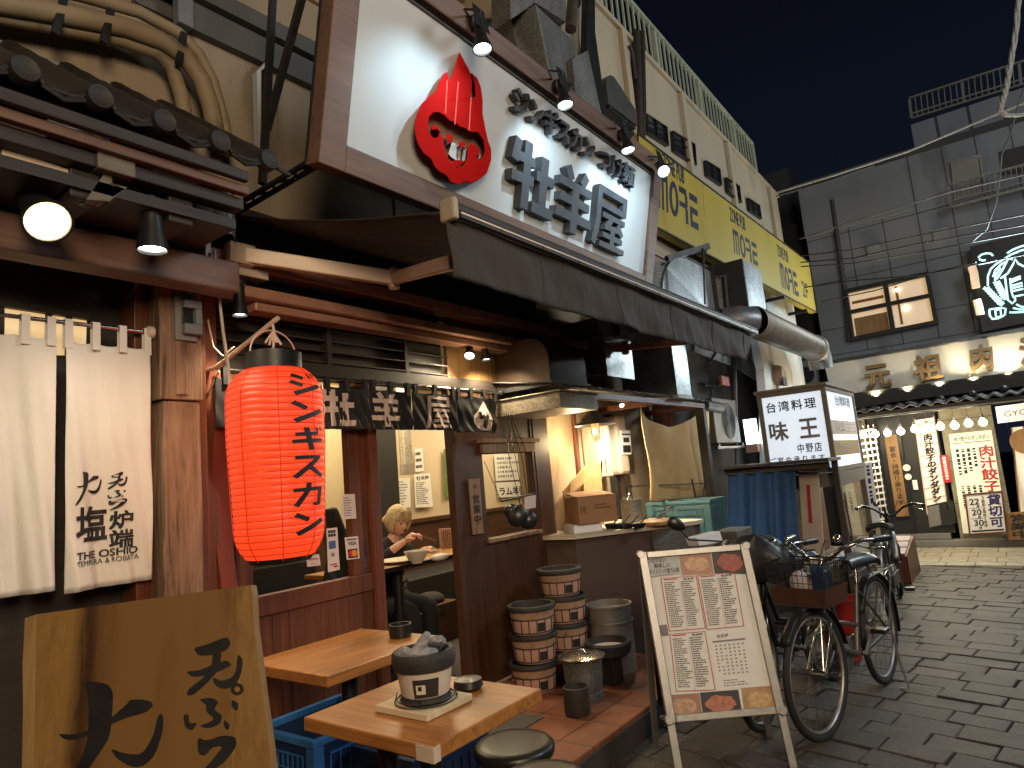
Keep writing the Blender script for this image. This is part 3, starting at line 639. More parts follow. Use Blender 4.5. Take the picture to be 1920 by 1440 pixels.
    for s in (-1, 1):
        for k in range(5): a.tube([hc + pit @ V((.052 - k * .012, s * .078, .05)), hc + pit @ V((.056 - k * .013, s * .090, -.01)), hc + pit @ V((.058 - k * .012, s * .082, -.065 - rr.uniform(0, .02)))], [.010, .009, .002], 5)
    a.ball(hc + pit @ V((-.125, .01, -.045)), (.034, .048, .036), 12, 8); a.ball(hc + pit @ V((-.095, .0, -.035)), (.04, .055, .05), 12, 8)
    obj('hair', a, hair, t, smooth=60, local=True)
    # hands: palm, four unequal curled fingers and a thumb, left one holds chopsticks
    for (wr, hd, s, nm) in ((V((.36, .16, .90)), V((.9, -.30, -.02)).normalized(), 1, 'hand'), (V((.36, -.055, 1.0)), V((.72, .30, .36)).normalized(), -1, 'hand')):
        side = hd.cross(V((0, 0, 1))).normalized() * s; nrm = side.cross(hd).normalized()
        if nrm.z > 0: nrm = -nrm
        pal = wr + hd * .045; ch = [(wr - hd * .02, .024), (pal, (.020, .030)), (wr + hd * .078, (.014, .032))]; e = [(0, 1), (1, 2)]
        for k in range(4):
            L = (.062, .074, .070, .052)[k]; o0 = wr + hd * .075 + side * (k - 1.5) * .0175; i = len(ch)
            ch += [(o0, .0085), (o0 + hd * L * .42 + nrm * .006, .0082), (o0 + hd * L * .62 + nrm * (.026 + .004 * k), .0075), (o0 + hd * L * .5 + nrm * (.048 + .003 * k), .0062)]
            e += [(2, i), (i, i + 1), (i + 1, i + 2), (i + 2, i + 3)]
        i = len(ch); b0 = wr + hd * .03 - side * .026
        ch += [(b0, .011), (b0 + hd * .028 - side * .012 + nrm * .014, .010), (b0 + hd * .055 - side * .002 + nrm * .030, .0075)]; e += [(1, i), (i, i + 1), (i + 1, i + 2)]
        skinned(nm, ch, e, m_skin, bo, 1)
    return t, hc
th_, hc_ = person('blonde diner in a black top sitting bent over dishes at the table', V((-4.06, 3.70, .16)), rad(24), m_hair)
# place so that the head sits where the photo shows it
tgt = D(745, 976, 5.28); th_.location = V((tgt.x, tgt.y, .155)) - Matrix.Rotation(rad(-2), 3, 'Z') @ V((.205, 0, 0)); th_.rotation_euler = (0, 0, rad(-2)); th_.location.z = tgt.z - 1.145
a = MB(); mw = Matrix.Translation(th_.location) @ Matrix.Rotation(rad(-2), 4, 'Z'); h0 = mw @ V((.44, -.02, 1.03))
a.tube([h0, h0 + V((.13, .06, -.055))], .0032, 6); a.tube([h0 + V((0, .012, .006)), h0 + V((.13, .074, -.05))], .0032, 6); solo('chopsticks', 'dark chopsticks held in the hand of the blonde diner', 'chopsticks', a, m_dwood)
a = MB(); lc = th_.location; a.box((lc.x - .2, lc.y - .2, .15), (lc.x + .22, lc.y + .2, lc.z + .40)); solo('bench_seat', 'dark box seat under the blonde diner', 'seat', a, m_blackmat, bev=.01)
# =================================================================== tempura shop at the left
ls = thing('tempura_shop', 'dark timber tempura shop with a tiled eave, rough corner post and lit transom', 'building', (-3, .4, 0))
m_ = MB(); m_.box((-3.12, -3, .0), (-3.04, 1.40, 3.3)); obj('wall', m_, m_darkbeam, ls)
m_ = MB(); fn = quadfn(X(-60, 560, -3.035), X(162, 596, -3.035), X(160, 668, -3.035), X(-60, 660, -3.035)); m_.slab(fn, 0, 0, 1, 1, 0, .004)
obj('lit_transom', m_, emit('lit_transom_glow', (1, .62, .22), .55), ls)
m_ = MB()
for u in (.22, .62, .80): m_.slab(fn, u, 0, u + .05, 1, .004, .02)
m_.slab(fn, 0, .92, 1, 1.06, .004, .03); obj('transom_bars', m_, m_darkbeam, ls)
# rough post with two faces
pz = (0, 3.0); pw = .17; py0 = X(305, 800, -2.82).y; py1 = X(377, 800, -2.82).y
m_ = MB()
zs = [0, .3, .7, 1.1, 1.5, X(340, 752, -2.82).z]
def ringp(z, j): return [V((-3.02, py0 + .0 + j, z)), V((-2.82 + j, py0, z)), V((-2.82 - j, py1, z)), V((-3.02, py1 - j, z))]
n = 0
for i, z in enumerate(zs):
    m_.v += ringp(z, .004 * math.sin(z * 7))
    if i: m_.f += [((i - 1) * 4 + k, (i - 1) * 4 + (k + 1) % 4, i * 4 + (k + 1) % 4, i * 4 + k) for k in range(4)]
m_.f += [(3, 2, 1, 0), tuple(len(zs) * 4 - 4 + k for k in range(4))]
obj('post', m_, m_oldwood, ls, bev=.008)
zt = zs[-1] + .004
m_ = MB(); m_.box((-3.03, py0 - .012, zt), (-2.81, py1 + .006, 2.55)); m_.box((-2.81, py0 + .05, zt + .02), (-2.80, py0 + .10, zt + .34)); po = obj('post_cap', m_, m_oldwood, ls, bev=.006)
m_ = MB(); m_.box((-3.03, py0 - .075, 0), (-2.90, py0 - .004, 2.5)); m_.box((-3.0, py1 + .008, .0), (-2.86, py1 + .05, 2.6)); obj('door_jamb', m_, m_dwood, ls, bev=.004)
# beams, fascia and tiled eave
zb = X(150, 470, -2.62).z
m_ = MB(); m_.box((-2.70, -3, zb - .06), (-2.58, py1 + .06, zb + .075)); obj('beam', m_, m_beam, ls, bev=.008)
m_ = MB(); m_.box((-3.03, -3, 2.56), (-2.3, 1.40, 2.60)); obj('soffit', m_, m_darkbeam, ls)
ze = X(200, 245, -2.2).z
m_ = MB(); m_.box((-2.23, -3, ze - .012), (-2.20, 1.40, ze + .03)); obj('eave_board', m_, m_darkbeam, ls, bev=.004); m_ = MB(); m_.box((-2.27, -3, ze - .050), (-2.232, 1.42, ze - .014)); obj('eave_board', m_, m_beam, ls, bev=.004); m_ = MB(); m_.box((-2.34, -3, ze - .10), (-2.272, 1.42, ze - .052)); obj('eave_board', m_, m_darkbeam, ls, bev=.004)
m_ = MB()
for yy in (-.1, .22, .50, .83, 1.15): m_.box((-3.0, yy, ze - .20), (-2.32, yy + .09, ze - .102))
obj('rafter_ends', m_, m_darkbeam, ls, bev=.005)
m_ = MB()
a = X(80, 222, -2.28); b = X(205, 268, -2.28); m_.bar(a, b, .012, .035); a = X(0, 292, -2.35); b = X(170, 348, -2.35); m_.bar(a, b, .03, .05)
obj('pale_batten', m_, m_metalcream, ls, bev=.003)
m_bblk = mat('bracket_paint', (.12, .098, .075), .6, 0, .35, 12, .2)
m_ = MB(); a = X(196, 290, -2.26); m_.box(a + V((-.1, -.02, -.05)), a + V((.0, .10, .045))); obj('bracket_block', m_, m_bblk, ls, bev=.006); m_ = MB(); a = X(40, 225, -2.26); m_.box(a + V((-.12, -.06, -.03)), a + V((0, .07, .06)))
m_.prism([X(168, 372, -2.3), X(205, 318, -2.3), X(210, 345, -2.3), X(232, 352, -2.3), X(205, 378, -2.3)], (-.06, 0, 0)); obj('bracket_block', m_, m_bblk, ls, bev=.006)
# roof tiles: curved pans and round cover tiles running up the slope, discs at the eave
zr_ = 3.42; slope = V((-.86, 0, zr_ - ze - .08))
m_ = MB(); t0 = V((-2.19, 0, ze + .05))
step = .205; ys = [.66 - .205 * k for k in range(1, 9)][::-1] + [.66 + .205 * k for k in range(5)]
def pan(u, v):
    y = ys[0] - step / 2 + u * (ys[-1] - ys[0] + step); ph = (y - ys[0]) / step * 2 * math.pi
    p = t0 + slope * v; k = .5 + .5 * math.cos(ph); return V((p.x, y, p.z + .02 + .055 * k ** 3 + .006 * ((v * 5) % 1)))
m_.sheet(pan, 13 * 12, 15)
m_rt = mat('fired_roof_tile', (.0125, .010, .008), .6, 0, .5, 9, .3); obj('roof_tiles', m_, m_rt, ls, smooth=60, solid=.012)
m_ = MB()
for y in ys: m_.lathe([(.001, -.002), (.030, -.001), (.034, -.004), (.038, -.004), (.041, .004), (.041, .04), (.001, .04)], t0 + V((.012, y, .050)), 24, (-1, 0, .0)); 
for y in ys[:-1]:
    m_.tube([t0 + V((.006, y + .045, .02)), t0 + V((.008, y + step / 2, -.004)), t0 + V((.006, y + step - .045, .02))], .010, 6)
obj('eave_discs', m_, m_rt, ls, smooth=40)
m_ = MB(); m_.box((-3.16, -3, zr_ - .02), (-3.03, 1.50, zr_ + .02)); obj('flashing', m_, m_grey, ls)
# switch box on the post
r = thing('switch_box', 'small grey switch box fixed to the upper part of the timber post', 'switch box', X(345, 600, -2.79)); c = X(350, 598, -2.80)
m_ = MB(); m_.box(c + V((-.006, -.055, -.10)), c + V((.012, .04, .10))); obj('back_plate', m_, m_concrete, r, bev=.003)
m_ = MB(); m_.box(c + V((.012, -.03, -.075)), c + V((.045, .048, -.03))); m_.box(c + V((.012, -.03, .04)), c + V((.045, .048, .075))); m_.box(c + V((.012, .02, -.03)), c + V((.045, .048, .04))); obj('cover', m_, m_grey, r, bev=.004)
m_ = MB(); m_.box(c + V((.012, -.03, -.028)), c + V((.022, .018, .038))); obj('switch', m_, m_black, r, bev=.003)

# ---- shop lamps
def spotlamp(label, c, d, L, rr, face, group, yoke=None, flare=1.0, name='spot_lamp'):
    t = thing(name, label, 'spotlight', c, group); d = V(d).normalized(); c = V(c)
    a = MB(); a.lathe([(.001, -L), (rr * .62, -L), (rr * .70, -L * .62), (rr * .80, -L * .35), (rr * flare, -.02), (rr * flare * 1.04, 0), (rr * flare * .92, 0), (rr * flare * .85, -.015)], c, 24, d); obj('housing', a, m_black, t, smooth=40)
    a = MB(); a.lathe([(.001, -.012), (rr * flare * (.86 if rr < .06 else .70), -.012)], c, 24, d); obj('lens', a, face, t)
    if rr > .06: a = MB(); a.lathe([(rr * .70, -.0125), (rr * .93, -.004)], c, 24, d); obj('reflector', a, emit('reflector_glow', (1, .80, .30), 1.1), t)
    if yoke is not None: a = MB(); a.tube([c - d * L * .6, V(yoke)], .012, 8); a.ball(V(yoke), .03, 10, 8); obj('bracket', a, m_black, t, smooth=40)
    return t
c = X(90, 416, -2.36); dd = (CAM - c).normalized() * .8 + V((.10, .25, -.42))
spotlamp('large round warm spotlight glowing under the tiled eave, facing the street', c, dd, .20, .072, m_lampw, 'eave spotlights', c + V((-.12, 0, .12)))
lamp('SPOT', 'spot_light', c + V(dd).normalized() * .03, 15, WARM, c + V((.5, .55, -1.3)), .05, 130, .8)
c = X(286, 470, -2.36)
spotlamp('black downlight with a bright lens above the timber post', c, (.02, .0, -1), .20, .052, m_lampwn, 'eave spotlights', c + V((-.02, 0, .26)))
lamp('SPOT', 'spot_light', c + V((0, 0, -.03)), 19, (1, .80, .55), c + V((-.12, -.05, -1)), .04, 125, .8)
m_ = MB(); c2 = X(300, 365, -2.5); m_.box(c2 + V((-.15, -.08, -.07)), c2 + V((.12, .09, .10))); m_.box(c2 + V((-.18, .1, -.10)), c2 + V((.0, .22, .02))); obj('lamp_bracket', m_, m_darkbeam, ls, bev=.01)
m_ = MB(); a = X(395, 390, -2.6); m_.sheet(lambda u, v: a + V((.1 * math.sin(u * 3), -.06 + .16 * u, .08 - .22 * v)), 10, 2); obj('flashing_sheet', m_, m_galvd, ls, solid=.003)

BRUSH = [
    [(258, 1285), (330, 1290), (400, 1270), (500, 1215), (575, 1150), (585, 1132), (640, 1130), (680, 1140), (690, 1160), (660, 1190), (560, 1215), (450, 1270), (360, 1310), (300, 1315)],
    [(378, 1050), (430, 1052), (485, 1062), (510, 1095), (505, 1200), (495, 1300), (450, 1370), (400, 1440), (340, 1540), (270, 1610), (240, 1600), (320, 1480), (380, 1370), (400, 1280), (400, 1120)],
    [(495, 1350), (560, 1375), (640, 1380), (690, 1300), (715, 1195), (735, 1200), (735, 1270), (700, 1380), (650, 1430), (600, 1438), (530, 1400)],
    [(870, 900), (930, 885), (990, 860), (1025, 850), (1040, 880), (1020, 910), (960, 930), (895, 935)],
    [(835, 1005), (900, 1000), (980, 965), (1020, 955), (1045, 975), (1000, 1000), (920, 1025), (870, 1030)],
    [(960, 905), (1000, 912), (985, 1000), (930, 1060), (870, 1112), (840, 1112), (850, 1082), (910, 1040), (955, 980)],
    [(955, 1030), (1000, 1050), (1050, 1030), (1066, 990), (1070, 925), (1095, 950), (1085, 1020), (1060, 1070), (1010, 1085), (970, 1070)],
    [(895, 1130), (950, 1122), (985, 1140), (962, 1178), (1000, 1200), (995, 1240), (940, 1262), (895, 1250), (950, 1232), (965, 1215), (928, 1185), (930, 1155)],
    [(825, 1200), (850, 1195), (850, 1240), (890, 1235), (868, 1272), (835, 1258)], [(1045, 1130), (1075, 1150), (1068, 1187), (1042, 1162)], [(1010, 1220), (1035, 1245), (1028, 1272), (1008, 1250)],
    [(890, 1300), (930, 1318), (1000, 1292), (1060, 1298), (1066, 1340), (1020, 1405), (960, 1450), (890, 1475), (960, 1400), (1008, 1338), (955, 1345), (925, 1385), (893, 1375)]]
# ---- white noren on its rail
zn = X(150, 608, -2.86).z
rl = thing('curtain_rail', 'steel curtain rail with round wall bracket carrying the white noren', 'curtain rail', (-2.86, .9, zn))
m_ = MB(); yend = X(281, 624, -2.86).y; m_.tube([(-2.86, -.6, zn), (-2.86, yend, zn)], .0085, 10); obj('rail', m_, m_steel, rl, smooth=40)
m_ = MB(); m_.lathe([(.001, 0), (.028, 0), (.028, .02), (.018, .03), (.001, .03)], (-2.86, yend + .012, zn), 16, (0, -1, 0)); obj('wall_bracket', m_, m_metalcream, rl, smooth=40)
def noren(label, ya, yb, zt_, zb_, seed, wave=.016, m=m_norenw, x=-2.86, skew=0.0, tabs=(.1, .5, .9), zr2=None, name='noren_curtain', group='white noren curtains'):
    r = random.Random(seed); ph = [r.uniform(0, 6) for _ in range(6)]
    t = thing(name, label, 'curtain', (x, (ya + yb) / 2, zt_), group)
    def fn(u, v, h=0):
        k = 1 - v; y = ya + (yb - ya) * u + skew * k * (1 if u < .5 else 1)
        o = wave * (.35 + .65 * k) * (math.sin(u * 7 + ph[0]) + .6 * math.sin(u * 13 + ph[1] + v * 2) + .35 * math.sin(v * 9 + u * 5 + ph[2])) + .006 * math.sin(u * 31 + v * 11 + ph[3]) * k
        sag = -.012 * (1 - v ** 8) * 0 - .010 * abs(math.sin(u * math.pi * (len(tabs) - 1))) * v ** 6
        return V((x + o + h, y, zb_ + (zt_ - zb_) * v + sag))
    a = MB(); a.sheet(fn, 60, 40); obj('cloth', a, m, t, smooth=70, solid=.0025)
    a = MB(); w2 = .028
    for u in tabs:
        a = MB(); p = fn(u, 1); a.box((x - .012, p.y - w2 / 2, p.z - .03), (x - .009, p.y + w2 / 2, zn_(zr2) + .010)); a.box((x + .010, p.y - w2 / 2, p.z - .03), (x + .013, p.y + w2 / 2, zn_(zr2) + .010)); a.box((x - .012, p.y - w2 / 2, zn_(zr2) + .010), (x + .013, p.y + w2 / 2, zn_(zr2) + .013)); obj('loop', a, m, t)
    return t, fn
zn_ = lambda z: zn if z is None else z
pt = X(100, 640, -2.86); pb = X(110, 1108, -2.86); p0 = X(-40, 630, -2.86)
n1, f1 = noren('plain left panel of the white noren, reaching the photo edge', X(-60, 640, -2.86).y, X(105, 640, -2.86).y, X(50, 628, -2.86).z, X(50, 1115, -2.86).z, 3, tabs=(.25, .62, .93))
ya, yb = X(122, 640, -2.86).y, X(279, 650, -2.86).y
n2, f2 = noren('right panel of the white noren printed with black brush writing', ya, yb, X(200, 645, -2.86).z, X(200, 1100, -2.86).z, 8, tabs=(.03, .34, .66, .97))
def onn(px, py): p = X(px, py, -2.86); return (p.y - ya) / (yb - ya), (p.z - X(200, 1100, -2.86).z) / (X(200, 645, -2.86).z - X(200, 1100, -2.86).z)
m_ = MB(); hh = (.0035, .0045)
def wr(s, px0, py0, px1, py1, vert=False, bold=.02, pitch=1.0):
    a0, b0 = onn(px0, py0); a1, b1 = onn(px1, py1); write(m_, s, f2, min(a0, a1), min(b0, b1), max(a0, a1), max(b0, b1), *hh, bold, vert, 5, pitch)
wr('塩', 138, 950, 203, 1014, bold=.03); wr('炉端', 206, 958, 250, 1024, True, .03)
def brush(mb, pls, src, dst):
    for k, pl in enumerate(pls):
        c = pl
        for _ in range(2): c = [p for i in range(len(c)) for p in ((c[i][0] * .8 + c[(i + 1) % len(c)][0] * .2, c[i][1] * .8 + c[(i + 1) % len(c)][1] * .2), (c[i][0] * .2 + c[(i + 1) % len(c)][0] * .8, c[i][1] * .2 + c[(i + 1) % len(c)][1] * .8))]
        q = []
        for u, v in c: fu = (u - src[0]) / (src[2] - src[0]); fv = (v - src[1]) / (src[3] - src[1]); q.append(onn(dst[0] + fu * (dst[2] - dst[0]), dst[1] + fv * (dst[3] - dst[1]) - fu * 4))
        ar = sum(q[i][0] * q[(i + 1) % len(q)][1] - q[(i + 1) % len(q)][0] * q[i][1] for i in range(len(q)))
        mb.poly2(q if ar > 0 else q[::-1], lambda u, v, h=0: f2(u, v, h + k * 3e-5), *hh)
brush(m_, BRUSH[:3], (250, 1050, 735, 1610), (139, 886, 192, 948)); brush(m_, BRUSH[3:7], (835, 850, 1100, 1115), (202, 887, 239, 918)); brush(m_, BRUSH[7:11], (825, 1060, 1100, 1275), (203, 914, 238, 936)); brush(m_, BRUSH[11:], (890, 1298, 1066, 1475), (205, 938, 238, 958))
for s_, pa, pb_, bo_ in (('THE OSHIO', (139, 1052), (257, 1037), .02), ('TEMPURA & ROBATA', (139, 1064), (259, 1054), 0)):
    a0, b0 = onn(*pa); a1, _ = onn(pb_[0], 1040); _, b1 = onn(pa[0], pb_[1]); write(m_, s_, f2, a0, b0, a1, b1, *hh, bo_, False, 0)
obj('lettering', m_, m_ink, n2)

# ---- big wooden sign in the corner
tl, tr = D(30, 1158, 1.62), D(470, 1097, 1.62); ud = (tr - tl); ud.z = 0; ud.normalize()
nb = V((-ud.y, ud.x, 0)); nb = -nb if nb.dot(CAM - tl) < 0 else nb; nb.z = 0; nb.normalize(); lean = rad(9)
ub = V((0, 0, 1)) * math.cos(lean) - nb * math.sin(lean); nn = nb * math.cos(lean) + V((0, 0, 1)) * math.sin(lean)
wsg = thing('wooden_sign', 'thick natural-edged wooden board with black brush calligraphy leaning at the street corner', 'sign', V((tl.x, tl.y, 0)))
bp = lambda px, py, h=0: PL(px, py, tl, nn) + nn * h
m_wsign = None
def sign_wood():
    m, nt, b = _mat('cedar_board'); g = nt.nodes.new('ShaderNodeNewGeometry'); cb = nt.nodes.new('ShaderNodeCombineXYZ'); comp = []
    for k, ax in enumerate((ud, ub, nn)):
        d = nt.nodes.new('ShaderNodeVectorMath'); d.operation = 'DOT_PRODUCT'; d.inputs[1].default_value = tuple(ax); nt.links.new(g.outputs['Position'], d.inputs[0]); nt.links.new(d.outputs['Value'], cb.inputs[k])
    mp = nt.nodes.new('ShaderNodeMapping'); c0 = bp(300, 1440); mp.inputs['Location'].default_value = (-c0.dot(ud), -c0.dot(ub) * .16, 0); mp.inputs['Scale'].default_value = (1, .16, 1)
    nt.links.new(cb.outputs[0], mp.inputs[0])
    wv = nt.nodes.new('ShaderNodeTexWave'); wv.wave_type = 'RINGS'; wv.rings_direction = 'SPHERICAL'; wv.inputs['Scale'].default_value = 11.0; wv.inputs['Distortion'].default_value = 1.6; wv.inputs['Detail'].default_value = 3; wv.inputs['Detail Scale'].default_value = 1.6
    nt.links.new(mp.outputs[0], wv.inputs['Vector']); f = _noise(nt, mp.outputs[0], 60, 6, .6, 1)
    heart = nt.nodes.new('ShaderNodeMix'); heart.data_type = 'RGBA'
    mx = nt.nodes.new('ShaderNodeMix'); mx.data_type = 'FLOAT'; mx.inputs[0].default_value = .2; nt.links.new(wv.outputs['Fac'], mx.inputs[2]); nt.links.new(f, mx.inputs[3])
    nt.links.new(_ramp(nt, mx.outputs[0], [(.15, (.045, .019, .005)), (.42, (.115, .053, .014)), (.85, (.175, .090, .026))]), heart.inputs[6])
    sp_ = nt.nodes.new('ShaderNodeSeparateXYZ'); nt.links.new(cb.outputs[0], sp_.inputs[0]); wob = nt.nodes.new('ShaderNodeMath'); wob.operation = 'MULTIPLY_ADD'; wob.inputs[1].default_value = .05; nt.links.new(f, wob.inputs[0]); nt.links.new(sp_.outputs['X'], wob.inputs[2])
    e0_, e1_ = bp(70, 1300).dot(ud), bp(500, 1300).dot(ud); nr = nt.nodes.new('ShaderNodeMapRange'); nr.inputs['From Min'].default_value = e0_; nr.inputs['From Max'].default_value = e1_; nt.links.new(wob.outputs[0], nr.inputs[0])
    nt.links.new(_ramp(nt, nr.outputs[0], [(.17, (1, 1, 1)), (.24, (0, 0, 0)), (.84, (0, 0, 0)), (.93, (.85, .85, .85))]), heart.inputs[0])
    nt.links.new(_ramp(nt, f, [(.3, (.20, .105, .028)), (.7, (.28, .155, .045))]), heart.inputs[7]); nt.links.new(heart.outputs[2], b.inputs['Base Color']); b.inputs['Roughness'].default_value = .5
    _bump(nt, b, f, .06, .003); return m
m_wsign = sign_wood()
th = .035
out = [(68, 1152), (170, 1138), (300, 1120), (432, 1102), (470, 1097), (473, 1115), (476, 1180), (485, 1250), (494, 1320), (505, 1400), (512, 1460), (552, 2060), (56, 2060), (64, 1440), (66, 1300)]
m_ = MB(); P3 = [bp(*p) for p in out]; m_.prism(P3, -nn * th); obj('board', m_, m_wsign, wsg, bev=.003)
m_ = MB(); edge = [(68, 1152), (66, 1300), (64, 1440), (56, 2060), (4, 2060), (22, 1440), (25, 1330), (24, 1250), (29, 1160)]
P3 = [bp(*p) for p in edge]; ed_ = [p - (nn * (th * .9) if i > 3 else nn * 0) for i, p in enumerate(P3)]
m_.add(ed_, [(0, 1, 6, 7), (1, 2, 5, 6), (2, 3, 4, 5), (0, 7, 8)]); obj('natural_edge', m_, wood('pale_sapwood', (.30, .17, .055), (.62, .40, .16), (1, 1, .08), .55, 16), wsg)
m_ = MB(); pxb = lambda u, v, h=0: bp(u / 2.4, 840 + v / 2.4, .0005 + h)
for k, pl in enumerate(BRUSH):
    c = pl
    for _ in range(2): c = [p for i in range(len(c)) for p in ((c[i][0] * .8 + c[(i + 1) % len(c)][0] * .2, c[i][1] * .8 + c[(i + 1) % len(c)][1] * .2), (c[i][0] * .2 + c[(i + 1) % len(c)][0] * .8, c[i][1] * .2 + c[(i + 1) % len(c)][1] * .8))]
    q = [(u, -v) for u, v in c]; m_.poly2(q, lambda u, v, h=0: pxb(u, -v, h + k * 3e-5), -.0004, .0012)
ri = [(1068 + 30 * math.cos(t / 12 * 6.2832), -(1085 + 28 * math.sin(t / 12 * 6.2832))) for t in range(12)]; ro = [(1068 + 14 * math.cos(t / 12 * 6.2832), -(1085 + 13 * math.sin(t / 12 * 6.2832))) for t in range(12)]
m_.poly2(ri, lambda u, v, h=0: pxb(u, -v, h), -.0004, .0012, [ro]); obj('calligraphy', m_, m_ink, wsg)
m_ = MB(); b0 = bp(120, 1700) - nn * .035; b1 = bp(440, 1700) - nn * .035
for b in (b0, b1): m_.bar(b, V((b.x - nb.x * .40, b.y - nb.y * .40, 0)), .03, .03)
obj('prop_leg', m_, m_dwood, wsg)
# =================================================================== big signboard over the awning (it leans out at the top)
TL_ = rad(12.5); SN = V((math.cos(TL_), 0, -math.sin(TL_))); SL = V((math.sin(TL_), 0, math.cos(TL_))); SA = X(643, 275, -2.2); YV = V((0, 1, 0))
def S(px, py, h=0): return PL(px, py, SA + SN * h, SN)
def sf(u, v, h=0): return SA + YV * u + SL * v + SN * h
def suv(px, py): p = S(px, py) - SA; return p.y, p.dot(SL)
SW, SH = 3.05, .83
sb = thing('shop_signboard', 'large white restaurant signboard in a brown timber frame with black raised characters', 'signboard', sf(SW / 2, -.12))
m_ = MB(); m_.slab(sf, 0, 0, SW, SH, -.03, 0); obj('panel', m_, m_signwhite, sb)
m_ = MB(); ringbars(m_, sf, -.14, -.12, SW + .13, SH + .15, .14, .12, -.07, .03); 
obj('frame', m_, m_frame, sb, bev=.006)
m_ = MB(); m_.slab(sf, -.13, -.11, SW + .12, SH + .14, -.075, -.0705); obj('back_panel', m_, m_grey, sb)
m_ = MB(); ringbars(m_, sf, -.004, -.004, SW + .004, SH + .004, .012, .012, .0, .012); obj('inner_bead', m_, m_darkbeam, sb)
m_ = MB()
def cell(px0, py0, px1, py1): a, b = suv(px0, py0), suv(px1, py1); return a[0], b[1], b[0], a[1]
for st_k, q in ((USHI, (1.16, .07, 1.60, .475)), (HITSUJI, (1.645, .055, 2.085, .475)), (YA, (2.12, .06, 2.58, .485))): m_ = MB(); strokes(m_, st_k, sf, *q, .0, .055); obj('large_character', m_, m_slate, sb)
m_ = MB(); a = suv(950, 192); b = suv(1103, 270); c = suv(1112, 292); d = suv(1178, 322)
write(m_, 'ジンギスカン', sf, a[0], .60, b[0] + .02, .76, 0, .05, .035, pitch=1.05); write(m_, 'つけ麺', sf, c[0], .60, d[0] + .02, .76, 0, .05, .02, pitch=1.05)
obj('small_characters', m_, m_slate, sb)
# flame-and-ram emblem
lg = lambda u, v, h=0: S(500 + u / 3, -v / 3, h)
outer = [(1085, 292), (1110, 340), (1135, 385), (1148, 415), (1155, 470), (1150, 540), (1158, 562), (1172, 540), (1172, 490), (1162, 440), (1150, 408), (1185, 440), (1205, 490), (1215, 560), (1215, 640), (1230, 720), (1245, 790), (1263, 840), (1263, 900), (1240, 970), (1205, 1003), (1178, 1022), (1150, 1030), (1115, 1020), (1080, 1040), (1035, 1025), (1010, 985), (970, 965), (942, 935), (925, 895), (882, 862), (850, 810), (835, 760), (832, 700), (845, 640), (875, 580), (920, 535), (952, 510), (970, 460), (1000, 410), (1020, 405), (1022, 455), (1050, 410), (1065, 350)]
hole = [(912, 660), (935, 635), (965, 630), (1000, 650), (1030, 680), (1060, 686), (1085, 712), (1110, 718), (1140, 740), (1190, 745), (1220, 790), (1226, 850), (1212, 890), (1190, 902), (1178, 880), (1198, 868), (1196, 840), (1175, 815), (1148, 808), (1128, 828), (1128, 885), (1108, 932), (1066, 944), (1020, 892), (1000, 840), (990, 772), (965, 712), (940, 700), (925, 715), (932, 735), (955, 726), (972, 742), (965, 772), (940, 778), (916, 750), (908, 705)]
em = [(u, -v) for u, v in outer]; eh = [(u, -v) for u, v in hole]
m_ = MB(); m_.poly2(em, lg, .002, .085, [eh]); eo = obj('emblem', m_, m_red, sb, bev=.004)
m_ = MB(); m_.poly2(eh, lg, .001, .006); obj('emblem_recess', m_, m_recessshadow, eo)
m_ = MB()
for pl in ([(1042, 800), (1068, 808), (1070, 905), (1040, 885), (1022, 865)], [(1074, 812), (1098, 822), (1086, 900), (1074, 910)], [(1104, 842), (1122, 838), (1116, 900), (1096, 925)], [(1180, 868), (1200, 862), (1205, 885), (1190, 900)]): m_.poly2([(u, -v) for u, v in pl], lg, .006, .035)
obj('emblem_muzzle', m_, m_signwhite, eo)
m_ = MB(); 
for pl in ([(1004, 760), (1028, 752), (1050, 775), (1042, 800), (1020, 800)], [(1082, 800), (1112, 792), (1120, 815), (1096, 828), (1080, 822)], [(1040, 905), (1075, 900), (1110, 905), (1092, 928), (1062, 940)]): m_.poly2([(u, -v) for u, v in pl], lg, .035, .07)
obj('emblem_horn_tips', m_, m_red, eo)
m_ = MB(); 
for (a, b) in (((1015, 455), (1005, 640)), ((1078, 460), (1058, 700)), ((1150, 545), (1138, 735))):
    pa, pb_ = lg(a[0], -a[1], .087), lg(b[0], -b[1], .087); m_.tube([pa, pb_], .004, 5)
obj('emblem_seams', m_, mat('red_highlight', (.75, .10, .08), .3), eo)
# steel carrier behind the sign
ca = thing('sign_carrier', 'black lattice steel carrier with a diagonal brace holding the left end of the signboard', 'steel bracket', X(500, 350, -2.62))
m_ = MB(); b0 = sf(-.12, -.10, -.08); e0 = X(498, 352, -2.62); e0.y = b0.y + .0
pt_ = X(505, -40, -2.64)
for o in (0, .05):
    m_.bar(b0 + V((0, o, 0)), V((-3.14, b0.y + o, b0.z - .02)), .018, .018)
for k in range(10):
    t0_, t1_ = k / 10, (k + 1) / 10; p = b0.lerp(V((-3.14, b0.y, b0.z - .02)), t0_); q = b0.lerp(V((-3.14, b0.y, b0.z - .02)), t1_) + V((0, .05, 0)); m_.bar(p if k % 2 else p + V((0, .05, 0)), q if k % 2 else q - V((0, .05, 0)), .010, .010)
obj('lattice_arm', m_, m_black, ca)
m_ = MB(); pB = X(492, 345, -2.66); m_.bar(pB, X(513, -30, -2.66), .03, .03); m_.bar(X(500, 245, -2.66), sf(-.10, SH + .05, -.08) + V((0, 0, .25)), .03, .03); obj('post', m_, m_black, ca)
m_ = MB(); ch = [sf(-.15, -.10 + k * .052, -.05) for k in range(22)]
